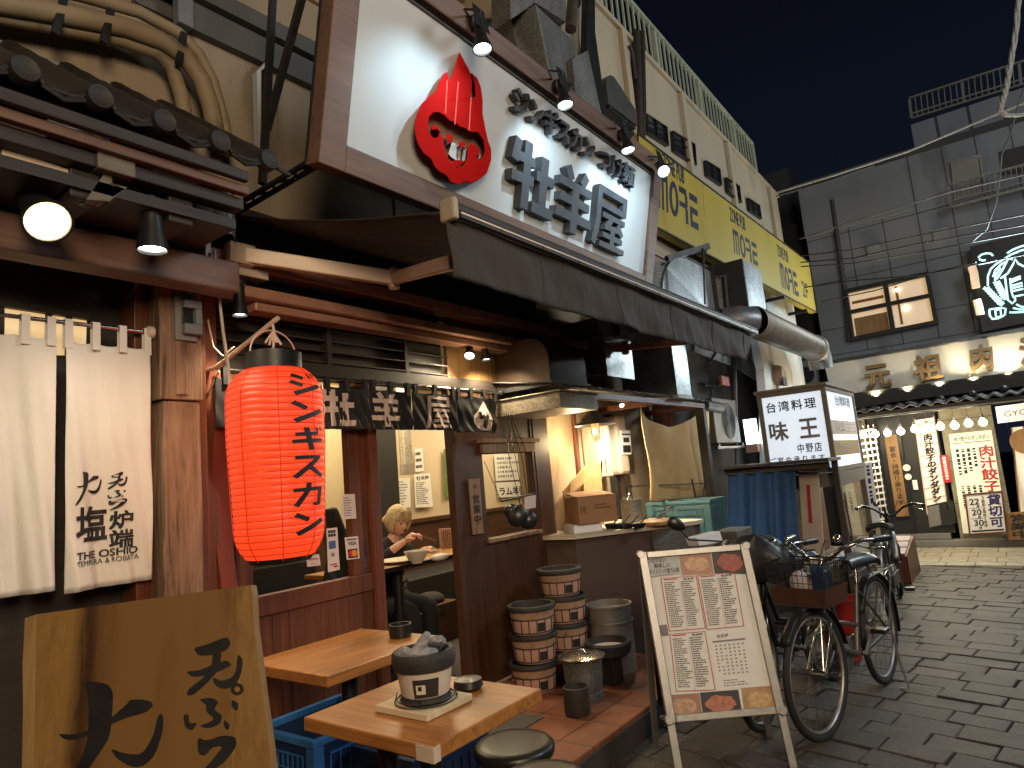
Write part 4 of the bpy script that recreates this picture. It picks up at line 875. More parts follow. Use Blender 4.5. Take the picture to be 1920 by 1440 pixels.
for k in range(21): m_.bar(ch[k], ch[k + 1], .012 if k % 2 else .005, .005 if k % 2 else .012)
obj('chain', m_, m_black, ca)
wf_ = thing('window_frame', 'narrow white window frame on the upper wall left of the signboard', 'window', X(485, 200, -3.1))
fn = quadfn(X(472, 140, -3.12), X(503, 108, -3.12), X(492, 292, -3.12), X(476, 288, -3.12)); m_ = MB(); ringbars(m_, fn, 0, 0, 1, 1, .28, .06, 0, .05); obj('frame', m_, m_signwhite, wf_, bev=.004)
m_ = MB(); m_.slab(fn, .2, .05, .8, .95, .0, .01); obj('pane', m_, m_blackmat, wf_)
# conduits sweeping across the upper wall
m_ = MB(); xx = -3.02
for k, (pts, r) in enumerate((([(-60, -5), (120, 28), (230, 50), (300, 75), (345, 105), (378, 150), (395, 200), (408, 270)], .045), ([(-60, 18), (110, 50), (220, 72), (290, 95), (322, 125), (340, 180), (352, 250)], .036), ([(-60, -40), (140, -12), (260, 22), (335, 62), (372, 100), (398, 150), (420, 230), (428, 290)], .03))):
    m_.tube([X(px, py, xx + .05 * (k == 0)) for px, py in pts], r, 12)
cd = solo('conduits', 'bundle of cream conduits sweeping across the upper wall and bending down behind the tiled eave', 'pipes', m_, mat('conduit_paint', (.235, .18, .11), .65, 0, .3, 5, .15, 40, stain=(.12, .09, .055)), smooth=50)
m_ = MB()
for px, py in ((100, 32), (190, 50), (330, 92)): p = X(px, py, xx + .06); m_ = MB(); m_.bar(p + V((.02, 0, -.09)), p + V((.02, .03, .09)), .02, .03); obj('pipe_clamp', m_, m_black, cd)
m_ = MB(); p = X(345, 20, -3.05); m_.box(p + V((0, -.06, -.12)), p + V((.06, .02, .2))); m_.box(p + V((0, -.16, .02)), p + V((.08, -.06, .2))); solo('wall_bracket', 'pale metal bracket plates on the upper wall above the conduits', 'bracket', m_, m_grey, bev=.006)

# ---- the four cool sign spotlights
for i, (bpx, fpx, lab, aim) in enumerate((((878, 66), (905, 93), 'leftmost cool sign spotlight, above the red flame emblem', (.42, .30)), ((1034, 180), (1060, 198), 'second cool sign spotlight, above the small katakana', (1.50, .28)), ((1155, 262), (1178, 283), 'third cool sign spotlight, at the right part of the sign top', (2.25, .28)), ((1231, 306), (1245, 322), 'last cool sign spotlight at the right corner of the signboard', (2.82, .30)))):
    u, v = suv(*bpx); b = sf(u, SH + .09, .03); c = S(fpx[0], fpx[1], .27); tg = sf(aim[0], aim[1]); d = (tg - c); dv = d.normalized(); dh = (V((.10, -.05, -1)) if i < 3 else V((.45, -.55, -.7))).normalized()
    t = spotlamp(lab, c, dh, .17, .040, m_lampc, 'cool spotlights along the sign top', None, 1.2)
    a = MB(); a.lathe([(.001, 0), (.045, 0), (.045, .03), (.02, .04), (.001, .04)], b, 18, SN); a.tube([b + SN * .03, b + SN * .10 + V((0, .02, 0)), c - dh * .10], .014, 8); obj('base', a, m_black, t, smooth=40)
    a = MB(); w0 = c - dh * .17; a.tube([w0, w0 + V((.02, 0, .05)), w0 + V((-.06, -.03, .08)), b + V((-.02, 0, .05))], .006, 6); obj('flex', a, m_black, t, smooth=60)
    a = MB(); q = c - dh * .11; wv = V((0, .055, 0)); a.add([q - wv + V((.02, 0, 0)), q + wv + V((.02, 0, 0)), q + wv * .8 + V((.0, 0, .13)), q - wv * .8 + V((.0, 0, .13))], [(0, 1, 2, 3)]); obj('barn_door', a, m_black, t, solid=.004)
    lp = c + SN * .14 + V((0, (-.12, -.03, -.03, -.30)[i], .02)); lamp('SPOT', 'sign_light', lp, (16, 28, 28, 30)[i], COOL, tg, .02, (105, 96, 96, 100)[i], 1.0)

# =================================================================== awning
m_capm = mat('aged_cap', (.36, .30, .22), .55, .1, .2, 12)
aw = thing('awning', 'charcoal folding-arm awning with a plain valance over the restaurant entrance', 'awning', (-2.3, 3.6, 2.9))
fy0, fy1 = X(838, 388, -1.65).y, X(1411, 609, -1.65).y; fz = 2.575; wz = 2.93; wy0 = 1.72
def canopy(u, v, h=0):
    yl = wy0 + (fy0 - wy0) * v; y = yl + (fy1 - yl) * u; x = -2.98 + 1.31 * v
    return V((x, y, wz + (fz - wz) * v - .035 * math.sin(math.pi * v) - .006 * math.sin(u * 40) * math.sin(math.pi * v)))
m_ = MB(); m_.sheet(canopy, 60, 16); obj('fabric', m_, m_fabric, aw, smooth=60, solid=.004)
def val(u, v):
    y = fy0 + (fy1 - fy0) * u; k = 1 - v; x = -1.655 + k * (.014 * math.sin(u * 23) + .009 * math.sin(u * 51 + 1) + .004 * math.sin(u * 140 + v * 5)) + .006 * math.sin(u * 37 + v * 6); fold = max(0, (u - .93) / .07)
    return V((x - fold * k * .10, y + fold * k * .02, fz - .025 - .255 * k + .0 * u + fold * k * .03))
m_ = MB(); m_.sheet(val, 120, 10)
def flap(u, v): k = 1 - v; return V((-1.66 - .02 - .42 * u, fy1 - .02 + .05 * k * u + .03 * math.sin(u * 8), fz - .02 - .24 * k * (1 - u * .8)))
m_.sheet(flap, 14, 8); vl_ = obj('valance', m_, m_fabric, aw, smooth=60, solid=.003)
m_ = MB()
for u in (.17, .36, .55, .74, .92): m_.tube([val(u, v / 8) + V((.003, 0, 0)) for v in range(9)], .0028, 4)
m_.tube([val(k / 100, .02) + V((.003, 0, 0)) for k in range(101)], .003, 4); obj('seam', m_, m_blackmat, vl_)
m_ = MB(); m_.tube([(-1.65, fy0 + .03, fz + .012), (-1.65, fy1, fz + .012)], .034, 14); m_.bar((-1.622, fy0 + .04, fz - .022), (-1.622, fy1, fz - .022), .02, .016)
for k in range(12): y = fy0 + .3 + k * .32; m_.bar((-1.612, y, fz - .022), (-1.612, y + .006, fz - .022), .006, .02)
obj('front_bar', m_, m_darkbeam, aw, smooth=40)
m_ = MB(); m_.bar((-1.612, fy0 + .04, fz - .012), (-1.612, fy1 - .01, fz - .012), .006, .008); obj('front_bar_strip', m_, m_metalcream, aw)
m_ = MB(); m_.box((-1.69, fy0 - .008, fz - .045), (-1.607, fy0 + .026, fz + .05)); obj('end_cap', m_, m_capm, aw, bev=.012)
ya_, yb_ = X(382, 490, -2.85).y, X(1060, 640, -2.85).y; z1 = X(700, 553, -2.85).z; z2 = X(700, 600, -2.85).z
m_ = MB(); m_.box((-2.93, ya_, z1 - .02), (-2.82, yb_, z1 + .055)); m_.box((-2.90, ya_, z2 - .012), (-2.80, yb_, z2 + .045)); m_.box((-2.95, ya_ + .25, z2 - .06), (-2.84, yb_ - .05, z2 - .016)); obj('wall_bar', m_, m_metalpink, aw, bev=.01)
m_ = MB(); m_.box((-2.98, ya_ - .02, z2 - .02), (-2.80, ya_ + .012, z1 + .09)); obj('wall_bar_end', m_, m_metalcream, aw, bev=.006); m_ = MB(); m_.box((-2.98, yb_, z2 - .05), (-2.78, yb_ + .02, z1 + .08)); obj('wall_bar_end', m_, m_metalcream, aw, bev=.006)
sL = X(452, 478, -2.80); eL = X(738, 522, -2.42); fL = X(848, 492, -1.74)
m_ = MB(); m_.bar(sL, eL, .045, .075); m_.tube([eL + V((0, 0, -.055)), eL + V((0, 0, .055))], .03, 12); m_.box(sL + V((-.10, -.07, -.05)), sL + V((.03, .06, .05))); m_.bar(eL, fL, .04, .062); m_.box(sL + V((-.12, -.01, -.09)), sL + V((-.02, .16, -.045)))
obj('folding_arm', m_, m_metalcream, aw, bev=.006)
sR = X(1062, 646, -2.80); eR = X(1172, 652, -2.42); fR = X(1285, 640, -1.74)
m_ = MB(); m_.bar(sR, eR, .045, .075); m_.tube([eR + V((0, 0, -.055)), eR + V((0, 0, .055))], .03, 12); m_.box(sR + V((-.10, -.05, -.05)), sR + V((.03, .05, .05))); m_.bar(eR, fR, .04, .05)
obj('folding_arm', m_, m_metalpink, aw, bev=.006)

# =================================================================== red paper lantern
lx = -2.35; lc = X(521, 880, lx); zt_ = X(521, 697, lx).z; zb_ = X(521, 1048, lx).z; lr = (X(616, 870, lx) - X(427, 880, lx)).length / 2 * .79
ln = thing('paper_lantern', 'glowing red-orange paper lantern with black katakana hanging by the entrance', 'lantern', (lx, lc.y, zb_)); H_ = zt_ - zb_; cz = (lc.x, lc.y)
def prof(v):
    e = abs(2 * v - 1); top = .66 if v > .5 else .72
    k = 1 - (1 - top) * max(0, (e - .66) / .34) ** 2.6; k *= (1.0 if v > .62 else 1 - (.62 - v) * .20); return lr * k
NR = 29
def lsurf(u, v, h=0):
    a = 2 * math.pi * u; s = abs(math.sin(v * NR * math.pi)); r = prof(v) + (.0042 + .0012 * math.sin(u * 31 + v * 9)) * s ** .7 + h
    return V((lx + r * math.cos(a), lc.y + r * math.sin(a), zb_ + H_ * v))
m_ = MB(); m_.sheet(lsurf, 56, NR * 6); sh_ = obj('paper_shade', m_, m_lantern, ln, smooth=80)
m_ = MB()
for k in range(NR + 1):
    v = k / NR; r = prof(v) + .0012; m_.tube([V((lx + r * math.cos(t / 48 * 6.28318), lc.y + r * math.sin(t / 48 * 6.28318), zb_ + H_ * v)) for t in range(48)], .0017, 5, True)
for k in range(8):
    a = k / 8 * 6.28318 + .25; m_.tube([V((lx + (prof(v / 40) + .006) * math.cos(a), lc.y + (prof(v / 40) + .006) * math.sin(a), zb_ + H_ * v / 40)) for v in range(41)], .0018, 5)
obj('ribs', m_, m_lanternrib, sh_)
ang = math.atan2(0 - lc.y, 0 - lx)     # towards the viewer
ac = ang + rad(40); wdt = .076
def lf(u, v, h=0):   # u in arc metres, v 0..1 of the height
    a = ac + u / lr; r = prof(v) + .0075 + h; return V((lx + r * math.cos(a), lc.y + r * math.sin(a), zb_ + H_ * v))
KATA = {'ジ': [(.10, .10, .42, .26, .17), (.03, .42, .36, .58, .17), (.12, .95, .96, .52, .18), (.62, .02, .70, .20, .09), (.80, -.02, .88, .16, .09)], 'ン': [(.06, .14, .44, .40, .18), (.10, .94, .98, .44, .19)],
 'ギ': [(.10, .34, .80, .28, .15), (.02, .64, .98, .56, .16), (.40, .04, .56, 1.0, .17), (.72, .04, .78, .20, .08), (.88, .0, .94, .16, .08)], 'ス': [(.08, .14, .88, .12, .16), (.84, .10, .06, .96, .17), (.50, .55, .96, .96, .17)],
 'カ': [(.02, .32, .96, .28, .16), (.88, .28, .80, .98, .17), (.80, .96, .58, .90, .12), (.46, .02, .44, .36, .16), (.44, .32, .08, .98, .16)]}
m_ = MB()
for k, ch in enumerate('ジンギスカン'): c1_ = .955 - k * .143; strokes(m_, KATA[ch], lf, -wdt, c1_ - .122, wdt, c1_, 0, .001, 6)
obj('lettering', m_, m_ink, sh_)
m_ = MB(); m_.lathe([(lr * .60, 0), (lr * .60, .075), (lr * .50, .08), (lr * .46, .02)], (lx, lc.y, zt_ - .002), 32); obj('top_ring', m_, m_black, ln, smooth=40)
m_ = MB(); m_.lathe([(lr * .62, 0), (lr * .70, .02), (lr * .55, .02)], (lx, lc.y, zb_ - .012), 32); obj('bottom_ring', m_, m_black, ln, smooth=40)
hk = V((lx, lc.y, zt_ + .205)); m_ = MB()
m_.tube([(lx + lr * .0, lc.y + lr * .58 * math.cos(t / 16 * math.pi), zt_ + .07 + .10 * math.sin(t / 16 * math.pi)) for t in range(17)], .0035, 6); m_.tube([hk, hk + V((0, .008, -.06)), hk + V((0, -.004, -.12))], .006, 6)
for k in range(5): m_.tube([hk + V((0, 0, -.04)), hk + V((.01 * (k - 2), .012 * (k - 2), -.085 - .01 * (k % 3)))], .005, 5)
obj('hanger', m_, m_papertan, ln, smooth=60)
br = thing('lantern_bracket', 'thin bent metal arm carrying the red lantern from the door jamb', 'bracket', (-2.99, lc.y - .12, zt_ + .14)); m_ = MB(); j = V((-3.0, 1.645, hk.z - .09)); m_.tube([j, j + V((.10, -.0, .0)), hk + V((0, 0, -.0)), hk + V((.03, .01, .015))], .010, 8); m_.tube([j + V((.0, 0, -.13)), j + V((.12, 0, -.02))], .006, 6); obj('arm', m_, m_metalcream, br, smooth=50)
m_ = MB(); a = X(402, 470, -2.78); m_.tube([a, X(408, 530, -2.76), X(418, 620, -2.72), X(428, 690, -2.66), X(433, 740, -2.6)], .007, 8); m_.tube([X(390, 600, -2.9), X(400, 650, -2.85), X(418, 668, -2.8), X(440, 650, -2.75)], .004, 6); solo('lantern_cable', 'grey cable dropping from the awning bar past the red lantern', 'cable', m_, m_metalcream, smooth=60)
lamp('POINT', 'lantern_light', (lx, lc.y, (zt_ + zb_) / 2), 2.6, (1, .24, .08), size=.2)
bpy.data.objects[sh_.name].visible_shadow = True

# =================================================================== black noren
zk = X(760, 722, -2.9).z
rk = thing('curtain_rail', 'thin steel rail above the black noren', 'curtain rail', (-2.9, 2.8, zk)); m_ = MB(); yk1 = X(937, 729, -2.9).y; m_.tube([(-2.9, 1.70, zk), (-2.9, yk1, zk)], .010, 10); obj('rail', m_, m_steel, rk, smooth=40)
m_ = MB(); m_.tube([(-2.99, 1.9, zk + .0), (-2.90, 1.9, zk)], .008, 8); m_.tube([(-2.99, yk1 - .03, zk), (-2.9, yk1 - .03, zk)], .008, 8); m_.lathe([(.001, 0), (.02, 0), (.02, .025), (.001, .025)], (-2.9, yk1, zk), 12, (0, 1, 0)); obj('rail_bracket', m_, m_black, rk, smooth=40)
yy0, yy1 = X(403, 760, -2.9).y, X(935, 800, -2.9).y; zbk = X(760, 806, -2.9).z
cuts = [yy0, X(612, 760, -2.9).y - .02, X(700, 760, -2.9).y - .03, X(772, 760, -2.9).y, X(857, 760, -2.9).y, yy1]
labs = ['black noren panel behind the red lantern, swelling over the jamb', 'black noren panel printed with the ox-like first character beside the lantern', 'black noren panel printed with the sheep character', 'black noren panel printed with the house character', 'bunched last black noren panel printed with a white ram emblem']
for i in range(5):
    a, b = cuts[i] + .004, cuts[i + 1] - .004
    n, f = noren(labs[i], a, b, zk - .035, zbk - .012 * (i == 4), 20 + i, .006 if i < 4 else .02, m_norenk, -2.9, 0, (.08, .5, .92) if i != 4 else (.03, .33, .66, .97), zk, group='black noren panels')
    m_ = MB(); W_ = b - a; HH = (zk - .035) - zbk
    if i in (1, 2, 3):
        cy = X((634, 724, 822)[i - 1], 770, -2.9).y; hw = .112; u0_, u1_ = (cy - hw - a) / W_, (cy + hw - a) / W_
        strokes(m_, (USHI, HITSUJI, YA)[i - 1], f, u0_, .07, u1_, .93, .002, .0035, 5); obj('lettering', m_, m_norenl, n)
    if i == 4:
        cy = X(907, 775, -2.9).y; uc = (cy - a) / W_; s = .115 / W_
        drop = [(0, 1.0), (.25, .75), (.5, .45), (.82, .18), (1, -.2), (.95, -.6), (.6, -.88), (.25, -1.0), (-.3, -1.0), (-.7, -.82), (-1, -.45), (-.95, 0), (-.6, .35), (-.3, .7)]
        v2, f2_ = sliced([(uc + x * s, .46 + y * .42) for x, y in drop][::-1], [list(range(len(drop)))], 6, 8); m_.emboss(v2, f2_, f, .002, .0035); o1 = obj('emblem', m_, m_norenl, n)
        m_ = MB(); rm = [(-.62, .0), (-.3, .16), (-.1, .05), (.12, .14), (.45, .22), (.66, .02), (.55, -.28), (.36, -.25), (.50, -.05), (.30, .0), (.16, -.15), (.12, -.5), (-.1, -.62), (-.28, -.45), (-.3, -.12), (-.5, -.2)]
        v2, f2_ = sliced([(uc + x * s, .42 + y * .42) for x, y in rm][::-1], [list(range(len(rm)))], 4, 4); m_.emboss(v2, f2_, f, .0035, .005); obj('ram_print', m_, m_ink, o1)
# red cloth edge at the jamb lit by the lantern
m_ = MB(); jb = X(408, 1000, -2.95)
def cl(u, v): return V((-2.96 + .02 * math.sin(v * 9 + u), X(398, 700, -2.96).y + .09 * u + .012 * math.sin(v * 7), .75 + (zk - .0 - .75) * v))
m_.sheet(cl, 6, 30); solo('red_banner', 'narrow reddish banner hanging along the left door jamb', 'banner', m_, clothm('red_banner_cloth', (.16, .025, .012)), solid=.004, smooth=60)

# downlights over the door
c = X(450, 592, -2.78); spotlamp('small black downlight under the awning above the lantern', c, (0, 0, -1), .14, .036, m_lampwn, 'door downlights', c + V((0, 0, .16)))
lamp('SPOT', 'door_light', c + V((0, 0, -.03)), 44, (1, .80, .52), c + V((.05, .1, -1)), .03, 120, .8)
for k, (px, py) in enumerate(((880, 668), (912, 675))):
    c = X(px, py, -2.86); dd = V((.35, -.55, -.75)) if k == 0 else V((.1, .0, -1))
    spotlamp(('round warm spotlight on ochre boards, facing the street', 'smaller warm downlight right beside the street-facing one')[k], c, dd, .10, .036, m_lampwn, 'door downlights', c + V((-.05, .01, .12)))
    lamp('SPOT', 'door_light', c + dd.normalized() * .03, (26, 40)[k], (1, .80, .52), c + V(((-.15, -.6, -1), (-.12, .25, -1))[k]), .03, 140, .8)
lamp('POINT', 'door_light', X(895, 690, -2.80), 2.2, (1, .78, .45), size=.04)
# =================================================================== street tables
tzf = .76
A_, B_, C_ = Z(567, 1345, tzf), Z(812, 1400, tzf), Z(1025, 1292, tzf)
x0, x1, y0, y1 = A_.x, B_.x, B_.y, C_.y
def table(label, x0, x1, y0, y1, z, floor, legs, mt, legz=None):
    t = thing('street_table', label, 'table', ((x0 + x1) / 2, (y0 + y1) / 2, min(floor)), 'wooden street tables')
    a = MB(); a.box((x0, y0, z - .045), (x1, y1, z)); top = obj('tabletop', a, mt, t, bev=.005)
    for (lx_, ly_), fl in zip(legs, floor):
        a = MB(); a.lathe([(.001, 0), (.17, 0), (.17, .012), (.05, .03), (.036, .05), (.036, z - .06 - fl), (.001, z - .06 - fl)], (lx_, ly_, fl), 20); a.box((lx_ - .12, ly_ - .12, z - .06), (lx_ + .12, ly_ + .12, z - .046)); obj('leg', a, m_black, t, smooth=40)
    return t, top
t1, top1 = table('front wooden table at the kerb, charcoal stove standing on it', x0, x1, y0, y1, tzf, (0, .15), ((x1 - .17, (y0 + y1) / 2 - .12), (x0 + .16, (y0 + y1) / 2 - .05)), m_table)
m_ = MB(); m_.box((x1 - .07, y0 - .002, tzf - .047), (x1 + .002, y0 + .028, tzf - .003)); obj('corner_tape', m_, m_metalcream, top1)
a, b, c = Z(488, 1234, .80), Z(613, 1268, .80), Z(735, 1190, .80)
t2, top2 = table('rear wooden table against the shopfront with a black ash pot', a.x, b.x, b.y, c.y + .06, .80, (.15,), (((a.x + b.x) / 2 + .02, (b.y + c.y) / 2 + .02),), m_tableb)
# black ash pot
q = Z(757, 1192, .80); m_ = MB(); m_.lathe([(.001, 0), (.052, 0), (.056, .03), (.054, .06), (.048, .06), (.045, .015), (.001, .012)], (q.x, q.y - .02, .80), 20); solo('ash_pot', 'black round ash pot on the corner of the rear table', 'pot', m_, m_vinyl, smooth=40)
m_ = MB(); m_.lathe([(.001, 0), (.085, 0), (.09, .012), (.001, .012)], (q.x + .04, q.y + .02, .787), 20)
# trivet board
a, b, c = Z(698, 1325, tzf + .022), Z(800, 1342, tzf + .022), Z(893, 1302, tzf + .022)
m_ = MB(); bx0, bx1, by0, by1 = a.x, b.x, b.y, c.y; m_.box((bx0, by0, tzf + .0015), (bx1, by1, tzf + .024)); solo('stove_board', 'pale square board under the charcoal stove', 'board', m_, wood('pale_board', (.42, .32, .19), (.62, .52, .36), (.08, 1, 1), .7, 20, .1), bev=.003)
# charcoal stove
sx_, sy_ = (bx0 + bx1) / 2 + .012, (by0 + by1) / 2; sz = tzf + .025
def stove(label, c, s=1.0, group=None, dark=False, name='charcoal_stove'):
    t = thing(name, label, 'charcoal stove', c, group); c = V(c); cl = m_claywhite if not dark else m_clay
    a = MB(); a.lathe([(.001, 0), (.084 * s, 0), (.088 * s, .008 * s), (.083 * s, .018 * s), (.083 * s, .024 * s)], c, 36); obj('base', a, m_claydark, t, smooth=40)
    a = MB(); a.lathe([(.080 * s, .024 * s), (.083 * s, .030 * s), (.094 * s, .098 * s), (.097 * s, .106 * s)], c, 36); bd = obj('body', a, cl, t, smooth=40)
    a = MB(); a.lathe([(.094 * s, .104 * s), (.106 * s, .110 * s), (.110 * s, .135 * s), (.108 * s, .158 * s), (.102 * s, .165 * s), (.088 * s, .165 * s), (.084 * s, .150 * s), (.072 * s, .085 * s), (.001, .08 * s)], c, 40); obj('rim', a, m_claydark, t, smooth=40)
    return t, bd
st_, bd = stove('charcoal stove heaped with grey charcoal on the pale board', (sx_, sy_, sz), 1.0)
va = math.atan2(-sy_, -sx_) + .02
def cyl(u, v, h=0): r = .0835 + (v - .030) * .162 + .0015 + h; return V((sx_ + r * math.cos(va + u), sy_ + r * math.sin(va + u), sz + v))
m_ = MB()
for k in range(8): u = -.46 + k * .115; m_.slab(cyl, u, .030, u + .116, .088, -.01, .003)
obj('vent_surround', m_, m_claydark, bd)
m_ = MB()
for k in range(3): u = -.36 + k * .11; m_.slab(cyl, u, .042, u + .111, .072, .003, .0045)
obj('vent_opening', m_, m_claywhite, bd); m_ = MB(); m_.slab(cyl, -.28, .054, -.16, .068, .0045, .006); obj('vent_hole', m_, m_ink, bd)
m_ = MB()
for rr, zz in ((.098, .012), (.106, .004)): m_.tube([(sx_ + rr * math.cos(t / 36 * 6.2832), sy_ + rr * math.sin(t / 36 * 6.2832), sz + zz) for t in range(36)], .0022, 5, True)
for k in range(4): t = k * 1.57 + .6; m_.tube([(sx_ + .106 * math.cos(t), sy_ + .106 * math.sin(t), sz + .003), (sx_ + .098 * math.cos(t), sy_ + .098 * math.sin(t), sz + .03)], .002, 5)
obj('wire_cradle', m_, m_black, st_, smooth=60)
rr = random.Random(2)
for k, (dx, dy, dz, ln_, yaw, pit) in enumerate(((-.035, .02, .165, .10, .5, .9), (.0, -.01, .17, .11, 1.9, .35), (.03, .03, .175, .11, 2.6, -.5), (.02, -.03, .155, .09, .2, .25), (-.03, -.035, .150, .08, 1.2, -.6), (.045, -.01, .15, .08, 2.2, .3), (-.005, .045, .165, .09, -.4, .6))):
    a = MB(); n = 7; R0 = rr.uniform(.024, .031); d = V((math.cos(yaw) * math.cos(pit), math.sin(yaw) * math.cos(pit), math.sin(pit))); s1 = d.cross(V((0, 0, 1))).normalized(); s2 = d.cross(s1); c0 = V((sx_ + dx, sy_ + dy, sz + dz))
    for i in range(5):
        t = (i / 4 - .5) * ln_; 
        for j in range(n): q = R0 * rr.uniform(.78, 1.15) * (.8 if i in (0, 4) else 1); a.v.append(c0 + d * (t + rr.uniform(-.004, .004)) + (s1 * math.cos(j / n * 6.283) * 1.15 + s2 * math.sin(j / n * 6.283) * .62) * q)
    for i in range(4): a.f += [(i * n + j, i * n + (j + 1) % n, (i + 1) * n + (j + 1) % n, (i + 1) * n + j) for j in range(n)]
    a.f += [tuple(range(n - 1, -1, -1)), tuple(4 * n + j for j in range(n))]
    solo('charcoal', 'ash-grey piece of charcoal piled in the stove on the front table', 'charcoal', a, m_char, 'charcoal pieces heaped in the stove', bev=.003)
q = Z(872, 1296, tzf); m_ = MB(); m_.lathe([(.001, 0), (.045, .0), (.055, .012), (.05, .035), (.02, .042), (.001, .042)], (q.x, q.y + .02, tzf + .002), 20); solo('black_dish', 'small glossy black dish on the front table right of the stove', 'dish', m_, m_vinyl, smooth=40)

# ---- blue crates under the tables
def crate(label, x0, y0, z0, x1, y1, z1, m1, m2, group, tilt=0):
    t = thing('plastic_crate', label, 'crate', ((x0 + x1) / 2, (y0 + y1) / 2, z0), group)
    a = MB(); w_ = .018
    a.box((x0, y0, z0), (x1, y1, z0 + .02))
    for (p, q) in (((x0, y0), (x1, y0 + w_)), ((x0, y1 - w_), (x1, y1)), ((x0, y0 + w_), (x0 + w_, y1 - w_)), ((x1 - w_, y0 + w_), (x1, y1 - w_))): a.box((*p, z0 + .02), (*q, z1 - .03))
    obj('body', a, m2, t)
    a = MB()
    for (p, q) in (((x0 - .008, y0 - .008), (x1 + .008, y0 + .02)), ((x0 - .008, y1 - .02), (x1 + .008, y1 + .008)), ((x0 - .008, y0 + .02), (x0 + .02, y1 - .02)), ((x1 - .02, y0 + .02), (x1 + .008, y1 - .02))): a.box((*p, z1 - .032), (*q, z1))
    for (p, q) in (((x0 - .004, y0 - .004), (x0 + .05, y0 + .05)), ((x1 - .05, y0 - .004), (x1 + .004, y0 + .05)), ((x1 - .05, y1 - .05), (x1 + .004, y1 + .004))): a.box((*p, z0), (*q, z1 - .033))
    obj('rim', a, m1, t, bev=.004)
    a = MB(); L = x1 - x0
    for fx in (y0 - .003,):
        nu = 9
        for k in range(nu): xk = x0 + .07 + (L - .14) * k / (nu - 1); a.box((xk - .004, fx - .004, z0 + .04), (xk + .004, fx, z1 - .07))
        for k in range(5): zk_ = z0 + .04 + (z1 - z0 - .11) * k / 4; a.box((x0 + .07, fx - .0065, zk_ - .004), (x1 - .07, fx - .0045, zk_ + .004))
        a.box((x1 + .001, y0 + .08, z0 + .05), (x1 + .006, y1 - .08, z0 + .06)); a.box((x1 + .001, y0 + .08, z1 - .08), (x1 + .006, y1 - .08, z1 - .07))
        nk = 7
        for k in range(nk): yk = y0 + .08 + (y1 - y0 - .16) * k / (nk - 1); a.box((x1 + .001, yk - .004, z0 + .061), (x1 + .005, yk + .004, z1 - .081))
    obj('lattice_side', a, m1, t); return t
crate('light blue plastic crate below the rear table, next to the wooden sign', -2.92, 1.80, .152, -2.50, 2.27, .50, m_blue, m_blued, 'blue crates under the tables')
crate('dark blue plastic crate behind the leg of the front table', -2.44, 1.95, .152, -2.08, 2.42, .44, m_blued, m_blued, 'blue crates under the tables')
# ---- stools
def stool(label, c, h, fl=0):
    t = thing('round_stool', label, 'stool', (c[0], c[1], fl), 'black round stools'); R = .158
    a = MB(); a.lathe([(.001, h - .045), (R * .97, h - .045), (R, h - .032), (R, h - .014), (R * .93, h - .002), (R * .7, h + .002), (.001, h + .003)], (c[0], c[1], fl), 40); obj('seat', a, m_vinyl, t, smooth=50)
    for k in range(4):
        t_ = k * 1.5708 + .5; d = V((math.cos(t_), math.sin(t_), 0)); p = V((c[0], c[1], fl)); a = MB(); a.tube([p + d * .02 + V((0, 0, h - .06)), p + d * .10 + V((0, 0, h - .062)), p + d * .13 + V((0, 0, h - .10)), p + d * .155 + V((0, 0, 0))], .010, 8); obj('leg', a, m_black, t, smooth=50)
    a = MB(); a.tube([(c[0] + .125 * math.cos(k / 24 * 6.283), c[1] + .125 * math.sin(k / 24 * 6.283), fl + .17) for k in range(24)], .006, 6, True); obj('foot_ring', a, m_black, t, smooth=50); return t
c = Z(963, 1391, .49); stool('black round stool beside the platform edge, fully showing its seat', (c.x, c.y), .49)
c = Z(1018, 1456, .49); stool('black round stool nearest the street, cut by the lower photo edge', (c.x, c.y), .49)
m_ = MB(); m_.box((-2.82, 2.45, .1505), (-2.36, 3.24, .158)); solo('doormat', 'grey doormat on the terracotta tiles before the doorway', 'mat', m_, mat('mat_fibre', (.085, .08, .07), .95, 0, .4, 30, .5), bev=.003)

